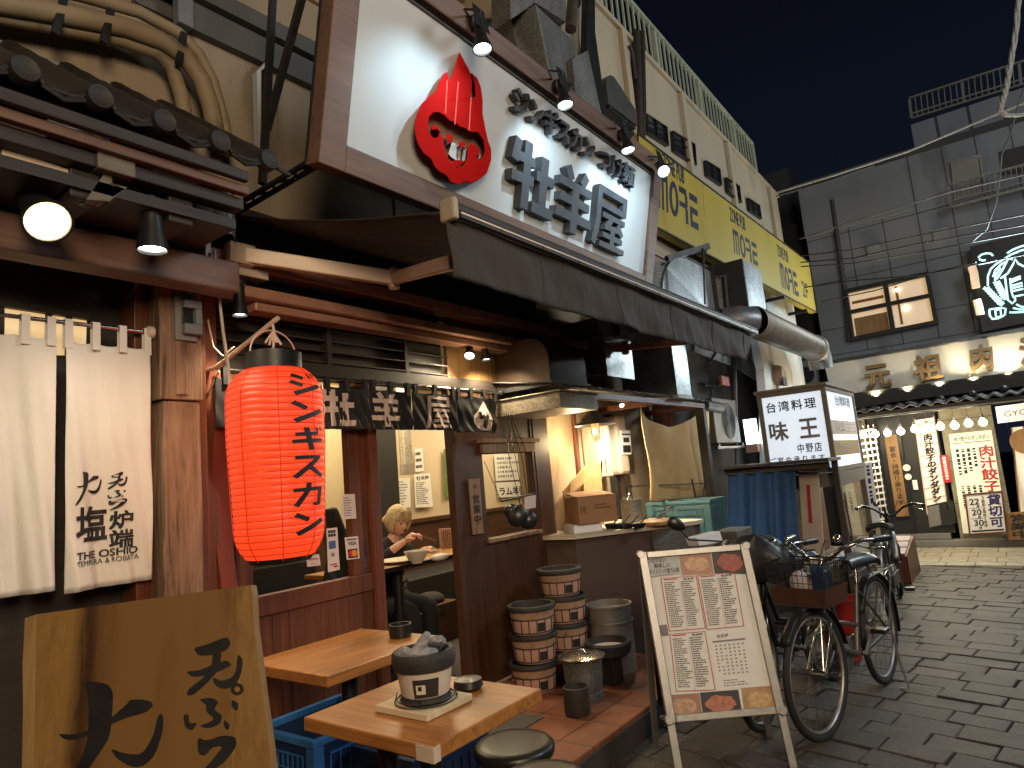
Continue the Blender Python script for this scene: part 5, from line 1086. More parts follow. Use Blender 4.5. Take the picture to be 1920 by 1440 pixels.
# ---- stacked spare stoves, pails
b0 = V((-2.70, 3.66, .15)); b1 = V((-2.66, 4.00, .15))
hs = .166; m_claypale = mat('scorched_clay', (.40, .25, .16), .8, 0, .4, 18, .3, stain=(.16, .09, .06))
for nm, b, n, s in (('left', b0, 3, 1.46), ('right', b1, 4, 1.46)):
    for k in range(n):
        c = b + V((.008 * ((k * 7) % 3 - 1), .008 * ((k * 5) % 3 - 1), 0.0015 + k * .178))
        t = thing('charcoal_stove', ('topmost', 'middle', 'lowest')[2 - k] + ' pink clay stove in the lower stack beside the door' if n == 3 else ('topmost', 'second highest', 'third', 'lowest')[3 - k] + ' pink clay stove in the taller stack by the wall', 'charcoal stove', c, 'spare clay stoves stacked by the door')
        a = MB(); a.lathe([(.001, 0), (.128, 0), (.131, .006), (.139, .098)], c, 36); bd_ = obj('body', a, m_clay, t, smooth=40)
        a = MB(); a.lathe([(.140, .098), (.144, .104), (.147, .138), (.152, .146)], c, 36); obj('upper_band', a, m_claypale, t, smooth=40)
        a = MB(); a.lathe([(.150, .142), (.162, .148), (.164, .160), (.158, .175), (.142, .178), (.134, .174), (.128, .14), (.001, .13)], c, 36); obj('rim', a, m_claydark, t, smooth=40)
        a = MB()
        for zz in (.012, .094): a.tube([c + V(((.1325 + zz * .085) * math.cos(q / 36 * 6.2832), (.1325 + zz * .085) * math.sin(q / 36 * 6.2832), zz)) for q in range(36)], .0035, 6, True)
        va = math.atan2(-c.y, -c.x)
        for q in (-.55, -.18, .2, .62, 1.1, -1.1): a.tube([c + V((.1335 * math.cos(va + q), .1335 * math.sin(va + q), .010)), c + V((.1405 * math.cos(va + q), .1405 * math.sin(va + q), .094))], .003, 5)
        obj('hoop', a, m_claydark, bd_, smooth=60)
        a = MB(); cy_ = lambda u, v, h=0: c + V(((.1310 + v * .085 + h) * math.cos(va + u), (.1310 + v * .085 + h) * math.sin(va + u), v))
        for q in range(4): a.slab(cy_, .24 + q * .1, .022, .341 + q * .1, .074, -.004, .0035)
        obj('vent_door', a, m_claydark, bd_)
c = V((-2.30, 3.60, .1505)); p = thing('lidded_pail', 'dented steel pail with a shiny lid in front of the stacked stoves', 'pail', c)
m_ = MB(); m_.lathe([(.001, 0), (.112, 0), (.115, .05), (.108, .055), (.118, .15), (.116, .155), (.122, .245)], c, 32); obj('body', m_, galv('dull_pail', (.16, .15, .14), .5), p, smooth=35)
m_ = MB(); m_.lathe([(.122, .246), (.142, .246), (.144, .254), (.11, .264), (.06, .268), (.001, .268)], c, 32); m_.tube([c + V((-.03, 0, .268)), c + V((-.015, 0, .288)), c + V((.015, 0, .288)), c + V((.03, 0, .268))], .005, 6); obj('lid', m_, m_steel, p, smooth=35)
c = Z(1077, 1343, .151) + V((0, .04, 0)); m_ = MB(); m_.lathe([(.001, 0), (.068, 0), (.075, .01), (.074, .15), (.066, .152), (.062, .03), (.001, .028)], c, 28); solo('iron_pot', 'dark iron cylinder pot standing alone on the tiles', 'pot', m_, mat('dark_iron', (.05, .045, .042), .6, .4, .4, 18, .3), smooth=40)
c = V((-2.42, 4.20, .1505)); p = thing('steel_drum', 'tall pale steel drum under the counter', 'drum', c); m_ = MB(); m_.lathe([(.001, 0), (.15, 0), (.15, .31), (.155, .315), (.155, .325), (.150, .33), (.150, .42), (.158, .425), (.158, .44), (.145, .44), (.143, .40), (.001, .40)], c, 36); obj('body', m_, mat('aged_aluminium', (.30, .27, .24), .5, .5, .25, 6, .1), p, smooth=35)
m_ = MB(); m_.tube([c + V((.157 * math.cos(t), .157 * math.sin(t), .33)) for t in [i / 36 * 6.283 for i in range(36)]], .004, 6, True); obj('band', m_, m_alu, p, smooth=60)
c = V((-2.30, 3.93, .1505)); p = thing('flat_brazier', 'wide shallow black brazier on a dark block between pail and drum', 'brazier', c); m_ = MB(); m_.lathe([(.10, .16), (.14, .19), (.152, .25), (.145, .262), (.128, .262), (.12, .22), (.001, .215)], c, 32); obj('bowl', m_, m_claydark, p, smooth=40)
m_ = MB(); m_.lathe([(.001, .222), (.118, .222)], c, 28); obj('ash_bed', m_, m_claywhite, p); m_ = MB(); m_.box(c + V((-.06, -.06, 0)), c + V((.06, .06, .165))); obj('block', m_, m_blackmat, p, bev=.006)

# =================================================================== kitchen niche, counter and what stands on it
kb = thing('kitchen_lean_to', 'grimy open kitchen lean-to with a tin roof edge right of the entrance', 'lean-to', (-3.0, 5.6, 0))
m_ = MB(); m_.box((-3.30, yE + .004, 0), (-3.10, 8.6, 3.0)); obj('wall', m_, m_kitchen, kb)
m_ = MB(); m_.box((-3.098, 5.05, .9), (-3.07, 5.10, 2.1)); obj('post', m_, m_dwood, kb, bev=.004)
m_ = MB(); m_.box((-3.098, yE + .006, .121), (-2.86, yE + .17, 1.0)); obj('pier', m_, m_concrete, kb, bev=.008)
xx = -2.45; e0, e1 = X(1072, 714, xx), X(1322, 757, xx); ze_ = (e0.z + e1.z) / 2
m_ = MB()
def tin(u, v, h=0): return V((-3.08 + .64 * v, e0.y - .25 + (e1.y - e0.y + .3) * u, ze_ + .10 - .10 * v + .008 * math.sin(u * 150)))
m_.sheet(tin, 260, 2); obj('tin_roof', m_, m_galvd, kb, smooth=60, solid=.004)
m_ = MB(); m_.box((-2.52, e0.y + .15, ze_ - .075), (-2.47, e1.y + .04, ze_ - .025)); m_.box((-3.08, e1.y - .06, ze_ - .08), (-2.53, e1.y, ze_ - .03)); m_.box((-3.08, 5.5, ze_ - .08), (-2.53, 5.56, ze_ - .03)); obj('rafter', m_, m_redwood, kb, bev=.004)
m_ = MB(); m_.box((-2.56, e1.y - .02, .0), (-2.47, e1.y + .06, ze_ - .08)); m_.box((-3.08, 5.62, .9), (-3.02, 5.70, ze_ - .09)); obj('post', m_, m_darkbeam, kb, bev=.005)
cx_ = -2.72
ct = thing('kitchen_counter', 'worn counter with a pale metal top and brown panelled front beside the entrance', 'counter', (-2.9, 5.3, .12))
yc0 = X(1082, 1010, cx_).y
cA = Z(1078, 1003, 1.05); cB = Z(1300, 976, 1.05); cpoly = lambda g, z: [V((cA.x + g * .5, cA.y - g, z)), V((cB.x + g, cB.y - g * .5, z)), V((cB.x + g, cB.y + .16, z)), V((-3.09, cB.y + .45, z)), V((-3.09, cA.y - g, z))]
m_ = MB(); m_.prism(cpoly(-.015, .0), (0, 0, 1.02)); obj('cabinet', m_, mat('brown_panel', (.075, .046, .034), .6, 0, .2, 3, .05), ct, bev=.004)
m_ = MB(); m_.prism(cpoly(.02, 1.021), (0, 0, .027)); obj('worktop', m_, m_appl, ct, bev=.004)
m_ = MB(); pA = cA.lerp(cB, .62); cd_ = (cB - cA).normalized(); cn_ = V((cd_.y, -cd_.x, 0)); m_.add([pA + cn_ * .002 - V((0, 0, .5)), cB + cn_ * .002 - V((0, 0, .5)), cB + cn_ * .002 - V((0, 0, .034)), pA + cn_ * .002 - V((0, 0, .034))], [(0, 1, 2, 3)]); obj('grey_panel', m_, m_galvd, ct)
zc = 1.0485
def pxbox(px0, px1, py0, py1, x, dep):
    a = X(px0, py1, x); b = X(px1, py0, x); return a.y, b.y, a.z, b.z
# foam tray, cardboard box
fa_ = V((cd_.x, cd_.y, 0)).normalized(); fb_ = V((-fa_.y, fa_.x, 0))
def cbox(mb, p0, L, dep, z0, z1): q = [p0, p0 + fa_ * L, p0 + fa_ * L + fb_ * dep, p0 + fb_ * dep]; mb.hexa([V((k.x, k.y, z0)) for k in q] + [V((k.x, k.y, z1)) for k in q])
def on_c(px, py, z): return Z(px, py, z)
p0 = on_c(1077, 1001, zc); L = (on_c(1134, 995, zc) - p0).length; m_ = MB(); cbox(m_, p0, L, .2, zc, zc + .055); cbox(m_, p0 + fa_ * .01 + fb_ * .01, L - .02, .18, zc + .0555, zc + .062); solo('foam_tray', 'pale low tray at the end of the counter under the cardboard box', 'tray', m_, m_paper, bev=.004)
zb0 = zc + .064
p0 = on_c(1087, 984, zb0); p1_ = on_c(1163, 976, zb0); L = (p1_ - p0).length; hb_ = (984 - 934) / 1250 * (p0 - CAM).dot(FW)
cb = thing('cardboard_box', 'brown cardboard box with faded print on the counter', 'box', p0 + fa_ * L / 2); m_ = MB(); cbox(m_, p0, L, .24, zb0, zb0 + hb_); obj('carton', m_, m_card, cb, bev=.003)
m_ = MB(); fn = frect(p0 - fb_ * .001, fa_ * L, V((0, 0, hb_))); write(m_, '10', fn, .06, .42, .20, .66, 0, .0008, .02); scribble(m_, fn, .42, .50, .85, .72, 2, .0008, 4, 1); obj('print', m_, m_dwood, cb)
m_ = MB(); q0 = V((p0.x, p0.y, zb0 + hb_)); m_.prism([q0 - fa_ * .01 + V((0, 0, .002)), q0 + fa_ * L * .96 + V((0, 0, .002)), q0 + fa_ * L * .92 + fb_ * .22 + V((0, 0, .035)), q0 + fb_ * .22 + V((0, 0, .035))], (0, 0, .004)); obj('flap', m_, m_card, cb)
# flattened cardboard leaning
lt = thing('flattened_cartons', 'folded yellowish cardboard sheets leaning on the wall behind the box', 'cardboard', X(1090, 985, -2.95)); m_ = MB()
for pts, x in (([(1064, 985), (1057, 920), (1100, 872), (1108, 868), (1112, 985)], -2.96), ([(1094, 905), (1130, 862), (1128, 900), (1134, 985), (1100, 985)], -2.93), ([(1070, 905), (1098, 875), (1096, 905), (1068, 930)], -2.925)):
    P3 = [X(*q, x) for q in pts]; m_.prism(P3, (-.012, 0, 0))
obj('sheet', m_, m_cardy, lt)
# pot, pan clutter, wooden lid
c = Z(1200, 980, zc) + fb_ * .12; p = thing('stock_pot', 'battered cloudy pot with a loop handle on the counter', 'pot', V((c.x, c.y, zc))); m_ = MB(); m_.lathe([(.001, 0), (.085, 0), (.09, .01), (.09, .185), (.096, .19), (.087, .19), (.084, .02), (.001, .02)], (c.x, c.y, zc + .001), 28); obj('body', m_, galv('pot_metal', (.22, .21, .19), .45), p, smooth=40)
m_ = MB(); m_.tube([(c.x, c.y - .05, zc + .19), (c.x, c.y - .03, zc + .23), (c.x, c.y, zc + .27), (c.x, c.y + .03, zc + .23), (c.x, c.y + .05, zc + .19)], .004, 6); obj('handle', m_, m_steel, p, smooth=60)
c = Z(1250, 984, zc) + fb_ * .08; p = thing('wooden_disc', 'round wooden disc lying on the counter under metal tongs', 'board', V((c.x, c.y, zc))); m_ = MB(); m_.lathe([(.001, 0), (.15, 0), (.155, .01), (.15, .03), (.13, .042), (.001, .045)], (c.x - .02, c.y, zc + .001), 32); obj('disc', m_, m_panelwood, p, smooth=40)
m_ = MB(); m_.tube([(c.x, c.y - .05, zc + .055), (c.x + .03, c.y + .18, zc + .12)], .010, 8); m_.tube([(c.x + .02, c.y - .04, zc + .055), (c.x + .04, c.y + .18, zc + .115)], .008, 8); solo('tongs', 'steel tongs resting on the round wooden lid', 'tongs', m_, m_steel, smooth=50)
rr = random.Random(9)
for k in range(4):
    q = Z(1155 + k * 17, 991, zc) + fb_ * .05; m_ = MB(); m_.lathe([(.001, 0), (.035, 0), (.05, .02), (.052, .035), (.045, .035), (.03, .012), (.001, .01)], (q.x + rr.uniform(-.03, 0), q.y, zc + .001), 16); m_.tube([(q.x, q.y, zc + .03), (q.x + .04, q.y + .07, zc + .09)], .006, 6)
    solo('ladle', ('first from the left', 'second from the left', 'third from the left', 'last by the wooden lid')[k] + ' of the dark ladles lying on the counter', 'ladle', m_, m_black, 'kitchen ladles on the counter', smooth=50)
# water heater + meter on the wall
hx = -2.93; a, b = X(1116, 785, hx), X(1150, 893, hx); wh = thing('water_heater', 'beige wall-mounted water heater behind the pendant lamp', 'water heater', V((-3.02, a.y, b.z)))
m_ = MB(); m_.box((-3.09, a.y, b.z), (hx, b.y + .02, a.z)); bdy = obj('case', m_, m_appl, wh, bev=.012); m_ = MB(); m_.box((hx, a.y + .10, b.z + .02), (hx + .003, a.y + .106, a.z - .02)); obj('seam', m_, m_dwood, bdy)
m_ = MB(); m_.tube([(-3.04, a.y + .12, b.z), (-3.04, a.y + .12, 1.1)], .012, 8); m_.tube([(-3.04, b.y - .06, b.z), (-3.04, b.y - .06, 1.1)], .010, 8); obj('pipe', m_, m_metalcream, wh, smooth=50)
a, b = X(1152, 778, hx), X(1186, 888, hx); em_ = thing('meter_box', 'beige rounded meter cabinet with a dial right of the water heater', 'meter', V((-3.02, a.y, b.z))); m_ = MB(); m_.box((-3.09, a.y + .04, b.z), (hx - .01, b.y, a.z)); obj('case', m_, m_appl, em_, bev=.03)
fn = quadfn(X(1164, 807, hx), X(1182, 807, hx), X(1184, 852, hx), X(1167, 852, hx)); m_ = MB(); m_.slab(fn, 0, 0, 1, 1, -.012, .0); obj('window', m_, m_paper, em_); m_ = MB(); m_.slab(fn, .1, .08, .9, .38, 0, .004); m_.slab(fn, .05, .8, .95, .86, 0, .003); m_.slab(fn, .2, .5, .8, .7, 0, .002); obj('dial', m_, m_blackmat, em_)
# pendant lamp
pl_ = X(1117, 812, -2.66); pd = thing('pendant_lamp', 'enamel pendant lamp with a caged glowing glass jar over the counter', 'lamp', pl_ + V((0, 0, .05)))
z0 = X(1117, 797, -2.66).z; R0 = (X(1149, 797, -2.66) - X(1083, 797, -2.66)).length / 2 * .58
m_ = MB(); m_.lathe([(R0, 0), (R0 * .98, .008), (R0 * .35, .062), (.03, .10), (.028, .14), (.001, .14)], (pl_.x, pl_.y, z0), 32); m_.lathe([(R0 * .97, .001), (R0 * .33, .055), (.001, .058)], (pl_.x, pl_.y, z0), 32); m_.tube([(pl_.x, pl_.y, z0 + .13), (pl_.x, pl_.y, ze_ - .0)], .006, 6); obj('shade', m_, mat('dark_enamel', (.035, .032, .028), .4, .1), pd, smooth=40)
m_ = MB(); m_.lathe([(.034, 0), (.036, -.02), (.036, -.10), (.026, -.13), (.001, -.138)], (pl_.x, pl_.y, z0 + .01), 20); jar = obj('glass_jar', m_, emit('jar_glow', (1, .52, .13), 1.15), pd, smooth=50)
m_ = MB(); m_.ball((pl_.x + .012, pl_.y - .034, z0 - .055), (.015, .012, .026), 10, 8); obj('filament', m_, emit('filament', (1, .85, .5), 28), jar)
m_ = MB()
for k in range(6): t = k * 1.047; m_.tube([V((pl_.x + .040 * math.cos(t), pl_.y + .040 * math.sin(t), z0 + .005)), V((pl_.x + .040 * math.cos(t), pl_.y + .040 * math.sin(t), z0 - .09)), V((pl_.x + .022 * math.cos(t), pl_.y + .022 * math.sin(t), z0 - .128)), V((pl_.x, pl_.y, z0 - .134))], .0022, 5)
m_.tube([(pl_.x + .041 * math.cos(k / 20 * 6.283), pl_.y + .041 * math.sin(k / 20 * 6.283), z0 - .055) for k in range(20)], .0022, 5, True); obj('cage', m_, m_black, pd, smooth=60)
lamp('POINT', 'pendant_light', (-2.88, pl_.y + .10, z0 - .10), 15, (1, .72, .38), size=.05)
c = X(1166, 761, -2.62); spotlamp('small bright clamp light tucked under the tin roof', c, (CAM - c).normalized() + V((.1, .2, -.6)), .07, .022, emit('clamp_lamp_face', (1, .97, .86), 22), None, c + V((-.03, .03, .06)))
lamp('SPOT', 'clamp_light', c + V((.02, -.02, -.03)), 110, (1, .86, .62), c + V((-.15, .30, -1)), .03, 130, .8)
# teal crate, tarp, rod
crate('teal lattice crate behind the kitchen counter before the tarpaulin', -2.76, 5.66, .86, -2.17, 6.05, 1.18, m_teal, m_teal, None)
m_ = MB(); m_.box((-2.8, 5.64, 0), (-2.14, 6.08, .858)); solo('crate_plinth', 'low grey cabinet carrying the teal crate', 'cabinet', m_, m_galvd, bev=.005)
def tarp(u, v):
    a = X(1195 + 130 * u, 760 - 6 * u, -2.62); b = X(1218 + 118 * u, 940 - 8 * u, -2.62); p = b.lerp(a, v); sag = math.sin(u * math.pi) ** .8 * .36 * max(0, v - .42) / .58
    fold = .035 * math.sin(u * 16 + v * 2) * (1 - u) ** 1.5 + .016 * math.sin(u * 9 + v * 6)
    return V((p.x + fold - .03 * math.sin(u * 3.1), p.y, p.z - sag * .62))
m_ = MB(); m_.sheet(tarp, 60, 40); solo('tarpaulin', 'ochre tarpaulin sagging between the post and the tin roof behind the crate', 'tarpaulin', m_, m_tarp, smooth=70, solid=.003)
m_ = MB(); m_.tube([X(1176, 912, -2.7), X(1322, 906, -2.55)], .006, 6); m_.tube([X(1172, 895, -2.75), X(1178, 940, -2.75)], .008, 6); m_.tube([X(1297, 898, -2.5), X(1318, 1000, -2.5)], .009, 6); m_.tube([X(1324, 893, -2.5), X(1304, 1002, -2.5)], .007, 6); solo('drying_rack', 'thin metal rod on crossed black legs in front of the teal crate', 'rack', m_, m_black, smooth=50)
m_ = MB(); fn = quadfn(X(1305, 1012, -2.1), X(1345, 1002, -2.1), X(1352, 1016, -2.1), X(1310, 1024, -2.1)); m_.slab(fn, 0, 0, 1, 1, 0, .02); 
# =================================================================== ducts over the kitchen
DG = 'sheet metal ducts over the kitchen'
hd = thing('exhaust_hood', 'dark round-topped exhaust hood above the entrance right of the black noren', 'duct', (-2.75, 4.25, 2.2))
ya, zt_, zb_ = 3.86, X(975, 640, -2.75).z, X(1000, 725, -2.75).z; xo = Y(1030, 690, ya).x
m_ = MB(); prof_ = [(-2.975, zb_), (xo, zb_), (xo, zt_ - .17)] + [(xo - .17 + .17 * math.cos(t / 8 * 1.5708), zt_ - .17 + .17 * math.sin(t / 8 * 1.5708)) for t in range(1, 9)] + [(-2.975, zt_)]
m_.prism([(x, ya, z) for x, z in prof_], (0, .50, 0)); obj('body', m_, mat('soot_brown_metal', (.040, .022, .012), .45, .5, .3, 5), hd, smooth=40)
m_ = MB(); m_.box((-2.975, ya - .02, zb_ - .035), (xo + .02, ya + .52, zb_ - .002)); obj('flange', m_, m_black, hd)
x2 = Y(1049, 735, 3.80).x; z3 = Y(1000, 742, 3.80).z; z4 = Y(1000, 772, 3.80).z; y2 = X(1122, 765, x2).y
tr_ = thing('drip_tray', 'flat galvanised drip tray box under the round-topped hood', 'duct', (-2.7, 4.2, z4), DG)
m_ = MB(); m_.box((-2.96, 3.80, z4), (x2, y2, z3)); m_.box((-2.98, 3.785, z3 + .001), (x2 + .015, y2, z3 + .012)); obj('tray', m_, galv('tray_metal', (.30, .26, .20), .45), tr_, bev=.003)
m_ = MB()
for y in (3.9, 4.3): m_.tube([(-2.7, y, z3), (-2.7, y, zb_)], .005, 6)
obj('hanger', m_, m_steel, tr_)
m_ = MB(); rr = random.Random(4)
for k in range(4):
    a = X(945 + 4 * k, 775, -2.78 + .01 * k); m_.tube([a, X(955 + 12 * k, 860, -2.8), X(975 + 8 * k, 945, -2.82)], .0028, 5)
m_.tube([X(908, 865, -2.85), X(940, 940, -2.84)], .0025, 5); m_.tube([X(940, 940, -2.80), X(1002, 925, -2.80)], .007, 6)
hp = thing('hanging_pans', 'cluster of black round grill pans hung on cords before the door window', 'pans', X(975, 975, -2.82)); obj('cords', m_, m_black, hp, smooth=50)
for k, (px, py, r) in enumerate(((970, 968, .072), (990, 975, .066), (958, 958, .05))):
    m_ = MB(); c = X(px, py, -2.80 - .02 * k); m_.lathe([(.001, .02), (r * .6, .018), (r, 0), (r * 1.02, -.006), (r * .6, .008), (.001, .01)], c, 28, (V((.6, -.75, .1)))); obj('pan', m_, m_vinyl, hp, smooth=40)
m_ = MB(); fn = quadfn(X(983, 930, -2.81), X(1004, 928, -2.81), X(1004, 952, -2.81), X(984, 955, -2.81)); m_.slab(fn, 0, 0, 1, 1, 0, .003); obj('tag', m_, m_papertan, hp)
# business plate on the door
pn = thing('open_plate', 'vertical wooden plate reading 営業中 on the left of the door', 'sign', X(890, 950, -2.98)); fn = quadfn(X(876, 899, -2.982), X(897, 897, -2.982), X(905, 1000, -2.982), X(885, 1003, -2.982)); m_ = MB(); m_.slab(fn, 0, 0, 1, 1, 0, .012); obj('plate', m_, m_oldwood, pn, bev=.003)
m_ = MB(); write(m_, '営業中', fn, .16, .18, .84, .72, .012, .013, .03, True, 0, .9); c0 = [(.5 + .16 * math.cos(t), .86 + .035 * math.sin(t)) for t in [k / 14 * 6.283 for k in range(14)]]; c1 = [(.5 + .08 * math.cos(t), .86 + .017 * math.sin(t)) for t in [k / 14 * 6.283 for k in range(14)]]; m_.poly2(c0, fn, .012, .013, [c1]); obj('lettering', m_, m_ink, pn)
# card stickers on the glass
def sticker(label, q, m, draw, name='sticker'):
    fn = quadfn(*[X(px, py, FX + .016) for px, py in q]); t = thing(name, label, 'sticker', fn(.5, .5)); a = MB(); a.slab(fn, 0, 0, 1, 1, 0, .0015); obj('backing', a, m, t); draw(fn, t)
def d_visa(fn, t):
    a = MB(); a.slab(fn, .12, .86, .9, .91, .0015, .0025); write(a, 'VISA', fn, .2, .62, .84, .79, .0015, .0025, .05); obj('lettering', a, m_navyink, t)
    a = MB(); a.slab(fn, .14, .06, .86, .46, .0015, .0022); obj('dark_field', a, m_ink, t)
    for cx__, col in ((.40, (.55, .02, .015)), (.62, (.70, .22, .02))):
        a = MB(); a.poly2([(cx__ + .2 * math.cos(k / 20 * 6.283), .26 + .15 * math.sin(k / 20 * 6.283)) for k in range(20)], fn, .0022, .003 + (cx__ > .5) * .0004); obj('roundel', a, mat('roundel', col, .5, 0, .05), t)
sticker('card sticker with VISA lettering over two overlapping red and orange roundels', [(646, 1008), (671, 1005), (674, 1047), (650, 1050)], m_papertan, d_visa)
def d_card(fn, t):
    a = MB()
    for k in range(3):
        for j in range(2): a.slab(fn, .12 + k * .24, .80 + j * .085, .32 + k * .24, .865 + j * .085, .0015, .0025)
    obj('mark', a, m_ink, t); a = MB(); a.slab(fn, .15, .52, .75, .70, .0015, .0025); obj('blue_mark', a, mat('blue_mark', (.05, .09, .22), .5), t)
    a = MB(); a.poly2([(.46 + .16 * math.cos(k / 16 * 6.283), .38 + .05 * math.sin(k / 16 * 6.283)) for k in range(16)], fn, .0015, .0025); obj('grey_mark', a, m_inkgrey, t)
    a = MB(); a.slab(fn, .2, .14, .75, .17, .0015, .0025); a.slab(fn, .5, .08, .82, .12, .0015, .0025); obj('print', a, m_inkred, t)
sticker('tall card sticker with dark block mark on top and a blue square', [(612, 991), (632, 989), (637, 1068), (615, 1073)], m_papertan, d_card)
def d_txt(fn, t): a = MB(); scribble(a, fn, .1, .1, .9, .9, 8, .0022, 3); obj('print', a, m_inkgrey, t)
sticker('plain pinkish notice sticker high on the window frame', [(641, 927), (665, 926), (668, 972), (643, 974)], m_papertan, d_txt)
def d_pp(fn, t): a = MB(); write(a, 'PayPay', fn, .12, .5, .88, .75, .0015, .0025, .03); a.slab(fn, .3, .2, .7, .24, .0015, .0025); obj('lettering', a, m_inkred, t)
sticker('small white sticker just under the bottom of the lantern', [(574, 1042), (598, 1039), (601, 1060), (576, 1063)], m_papertan, d_pp)
# hanging coat behind the glass
m_ = MB(); q0 = X(640, 952, -3.5)
def coat(u, v): return V((-3.5 + .05 * math.sin(u * 9 + v * 3), X(598, 1000, -3.5).y + (.30 * (.35 + .65 * (1 - v) ** .6)) * (u - .15) + .05, .95 + (q0.z - .95) * v))
m_.sheet(coat, 24, 24); solo('hanging_coat', 'dark coat hanging inside the window behind the card stickers', 'coat', m_, clothm('coat_cloth', (.035, .036, .025)), solid=.02, smooth=70)

# silver boxes and elbows
def duct(name, label, mb, m, base, **k): return solo(name, label, 'duct', mb, m, DG, **k)
x3 = -2.5; a, b = X(1132, 637, x3), X(1190, 705, x3)
m_ = MB(); z0, z1 = X(1160, 708, x3).z, X(1160, 634, x3).z
m_.hexa([(-2.95, a.y, z0 + .12), (x3, a.y, z0), (x3, b.y, z0), (-2.95, b.y, z0 + .12), (-2.95, a.y, z1), (x3, a.y, z1), (x3, b.y, z1), (-2.95, b.y, z1)])
d1 = duct('box_duct', 'silver box duct with a slanted bottom hanging above the tin roof', m_, galv('clean_duct', (.42, .42, .41), .3, 50), 0, bev=.004)
m_ = MB(); z2 = X(1150, 600, x3).z; m_.box((-2.9, a.y - .02, z1 + .002), (x3 - .02, b.y - .05, z2)); m_.box((x3 - .02, b.y - .22, z1 + .03), (x3 + .02, b.y - .04, z1 + .12)); obj('collar', m_, m_galvd, d1, bev=.004)
x4 = -2.4; a, b = X(1258, 640, x4), X(1297, 740, x4); m_ = MB(); z0, z1 = X(1275, 740, x4).z, X(1275, 636, x4).z + .1; m_.box((-2.95, a.y, z0), (x4, b.y, z1))
d2 = duct('box_duct', 'tall spangled zinc duct standing on the tin roof edge', m_, m_galvw, 0, bev=.003)
m_ = MB(); m_.box((-2.955, a.y - .006, z0 - .03), (x4 + .006, b.y + .006, z0 - .002)); m_.box((x4 + .001, a.y, z1 - .02), (x4 + .01, b.y, z1)); obj('flange', m_, m_signwhite, d2)
# big elbow
x5 = -2.25; a, b = X(1238, 545, x5), X(1330, 500, x5); zt5, zb5 = X(1290, 484, x5).z, X(1290, 575, x5).z - .05; m_ = MB()
W5 = b.y - a.y; H5 = zt5 - zb5
arc_ = [(a.y, zb5), (b.y, zb5), (b.y, zt5)] + [(a.y + W5 * .62 * (1 - math.sin(t / 10 * 1.5708)) , zb5 + H5 * .0 + (zt5 - zb5) * math.cos(t / 10 * 1.5708)) for t in range(0, 10)]
m_.prism([(x5, y, z) for y, z in arc_], (-.5, 0, 0)); d3 = duct('elbow_duct', 'broad curved zinc elbow duct above the awning front bar', m_, m_galvw, 0, smooth=40)
m_ = MB(); m_.prism([(x5 + .003, y, z) for y, z in ((a.y + .13, zb5), (a.y + .62 * W5, zb5), (a.y + .92 * W5, zb5 + .03), (a.y + .16, zt5 - .24))], (.02, 0, 0)); obj('gusset', m_, m_galv, d3)
m_ = MB(); m_.box((x5 - .5, b.y + .004, zb5 - .05), (x5 + .03, b.y + .05, zt5 + .03)); m_.tube([arcp for arcp in [(x5 + .005, y, z) for y, z in arc_[2:]]], .012, 6); obj('flange', m_, m_darkbeam, d3)
# square casing right of it
x6 = -1.97; a = X(1393, 486, x6); b = X(1431, 540, x6); zt6, zb6 = a.z, X(1395, 600, x6).z; yn = a.y; m_ = MB()
xl = Y(1330, 500, yn).x
m_.box((xl, yn, zb6), (x6, b.y, zt6)); d4 = duct('square_casing', 'square dark-sided fan casing with a bright zinc face beneath the yellow sign', m_, galv('casing_zinc', (.42, .45, .48), .35, 30), 0, bev=.003)
m_ = MB(); m_.box((xl - .02, yn - .02, zb6 - .02), (x6 - .004, yn - .002, zt6 + .006)); obj('dark_side', m_, m_blackmat, d4)
m_ = MB(); fnq = quadfn(Y(1335, 520, yn - .03), Y(1362, 516, yn - .03), Y(1368, 585, yn - .03), Y(1342, 578, yn - .03)); ringbars(m_, fnq, 0, 0, 1, 1, .12, .05, 0, .03); obj('slot_frame', m_, m_galvd, d4); m_ = MB(); m_.slab(fnq, .2, .04, .62, .96, 0, .012); obj('slot', m_, m_galvw, d4)
# spiral duct
x7 = -1.97; a, b = X(1412, 603, x7), X(1525, 650, x7); sp = thing('spiral_duct', 'ribbed spiral steel duct running along the wall below the yellow sign', 'duct', (x7, a.y, a.z)); R7 = .155
prf = []; L7 = b.y - a.y; n = 40
for k in range(n): prf += [(R7, L7 * k / n), (R7 + .012, L7 * (k + .12) / n), (R7, L7 * (k + .24) / n)]
m_ = MB(); m_.lathe(prf + [(R7, L7), (R7 + .03, L7), (R7 + .03, L7 + .05), (R7, L7 + .05)], (x7, a.y, a.z), 28, (0, 1, 0)); obj('tube', m_, mat('spiral_steel', (.36, .34, .30), .42, .7, .25, 6, 0), sp, smooth=50)
m_ = MB(); q = V((x7, b.y + .05, a.z)); m_.tube([q, q + V((0, .14, -.02)), q + V((0, .24, -.12)), q + V((0, .26, -.26))], R7, 18); obj('elbow', m_, m_galv, sp, smooth=50)
m_ = MB(); q = V((x7, a.y, a.z)); m_.tube([q + V((-.25, -.16, .02)), q + V((-.1, -.12, .02)), q + V((0, .0, 0))], R7 * .98, 18); obj('inlet', m_, m_galv, sp, smooth=50)
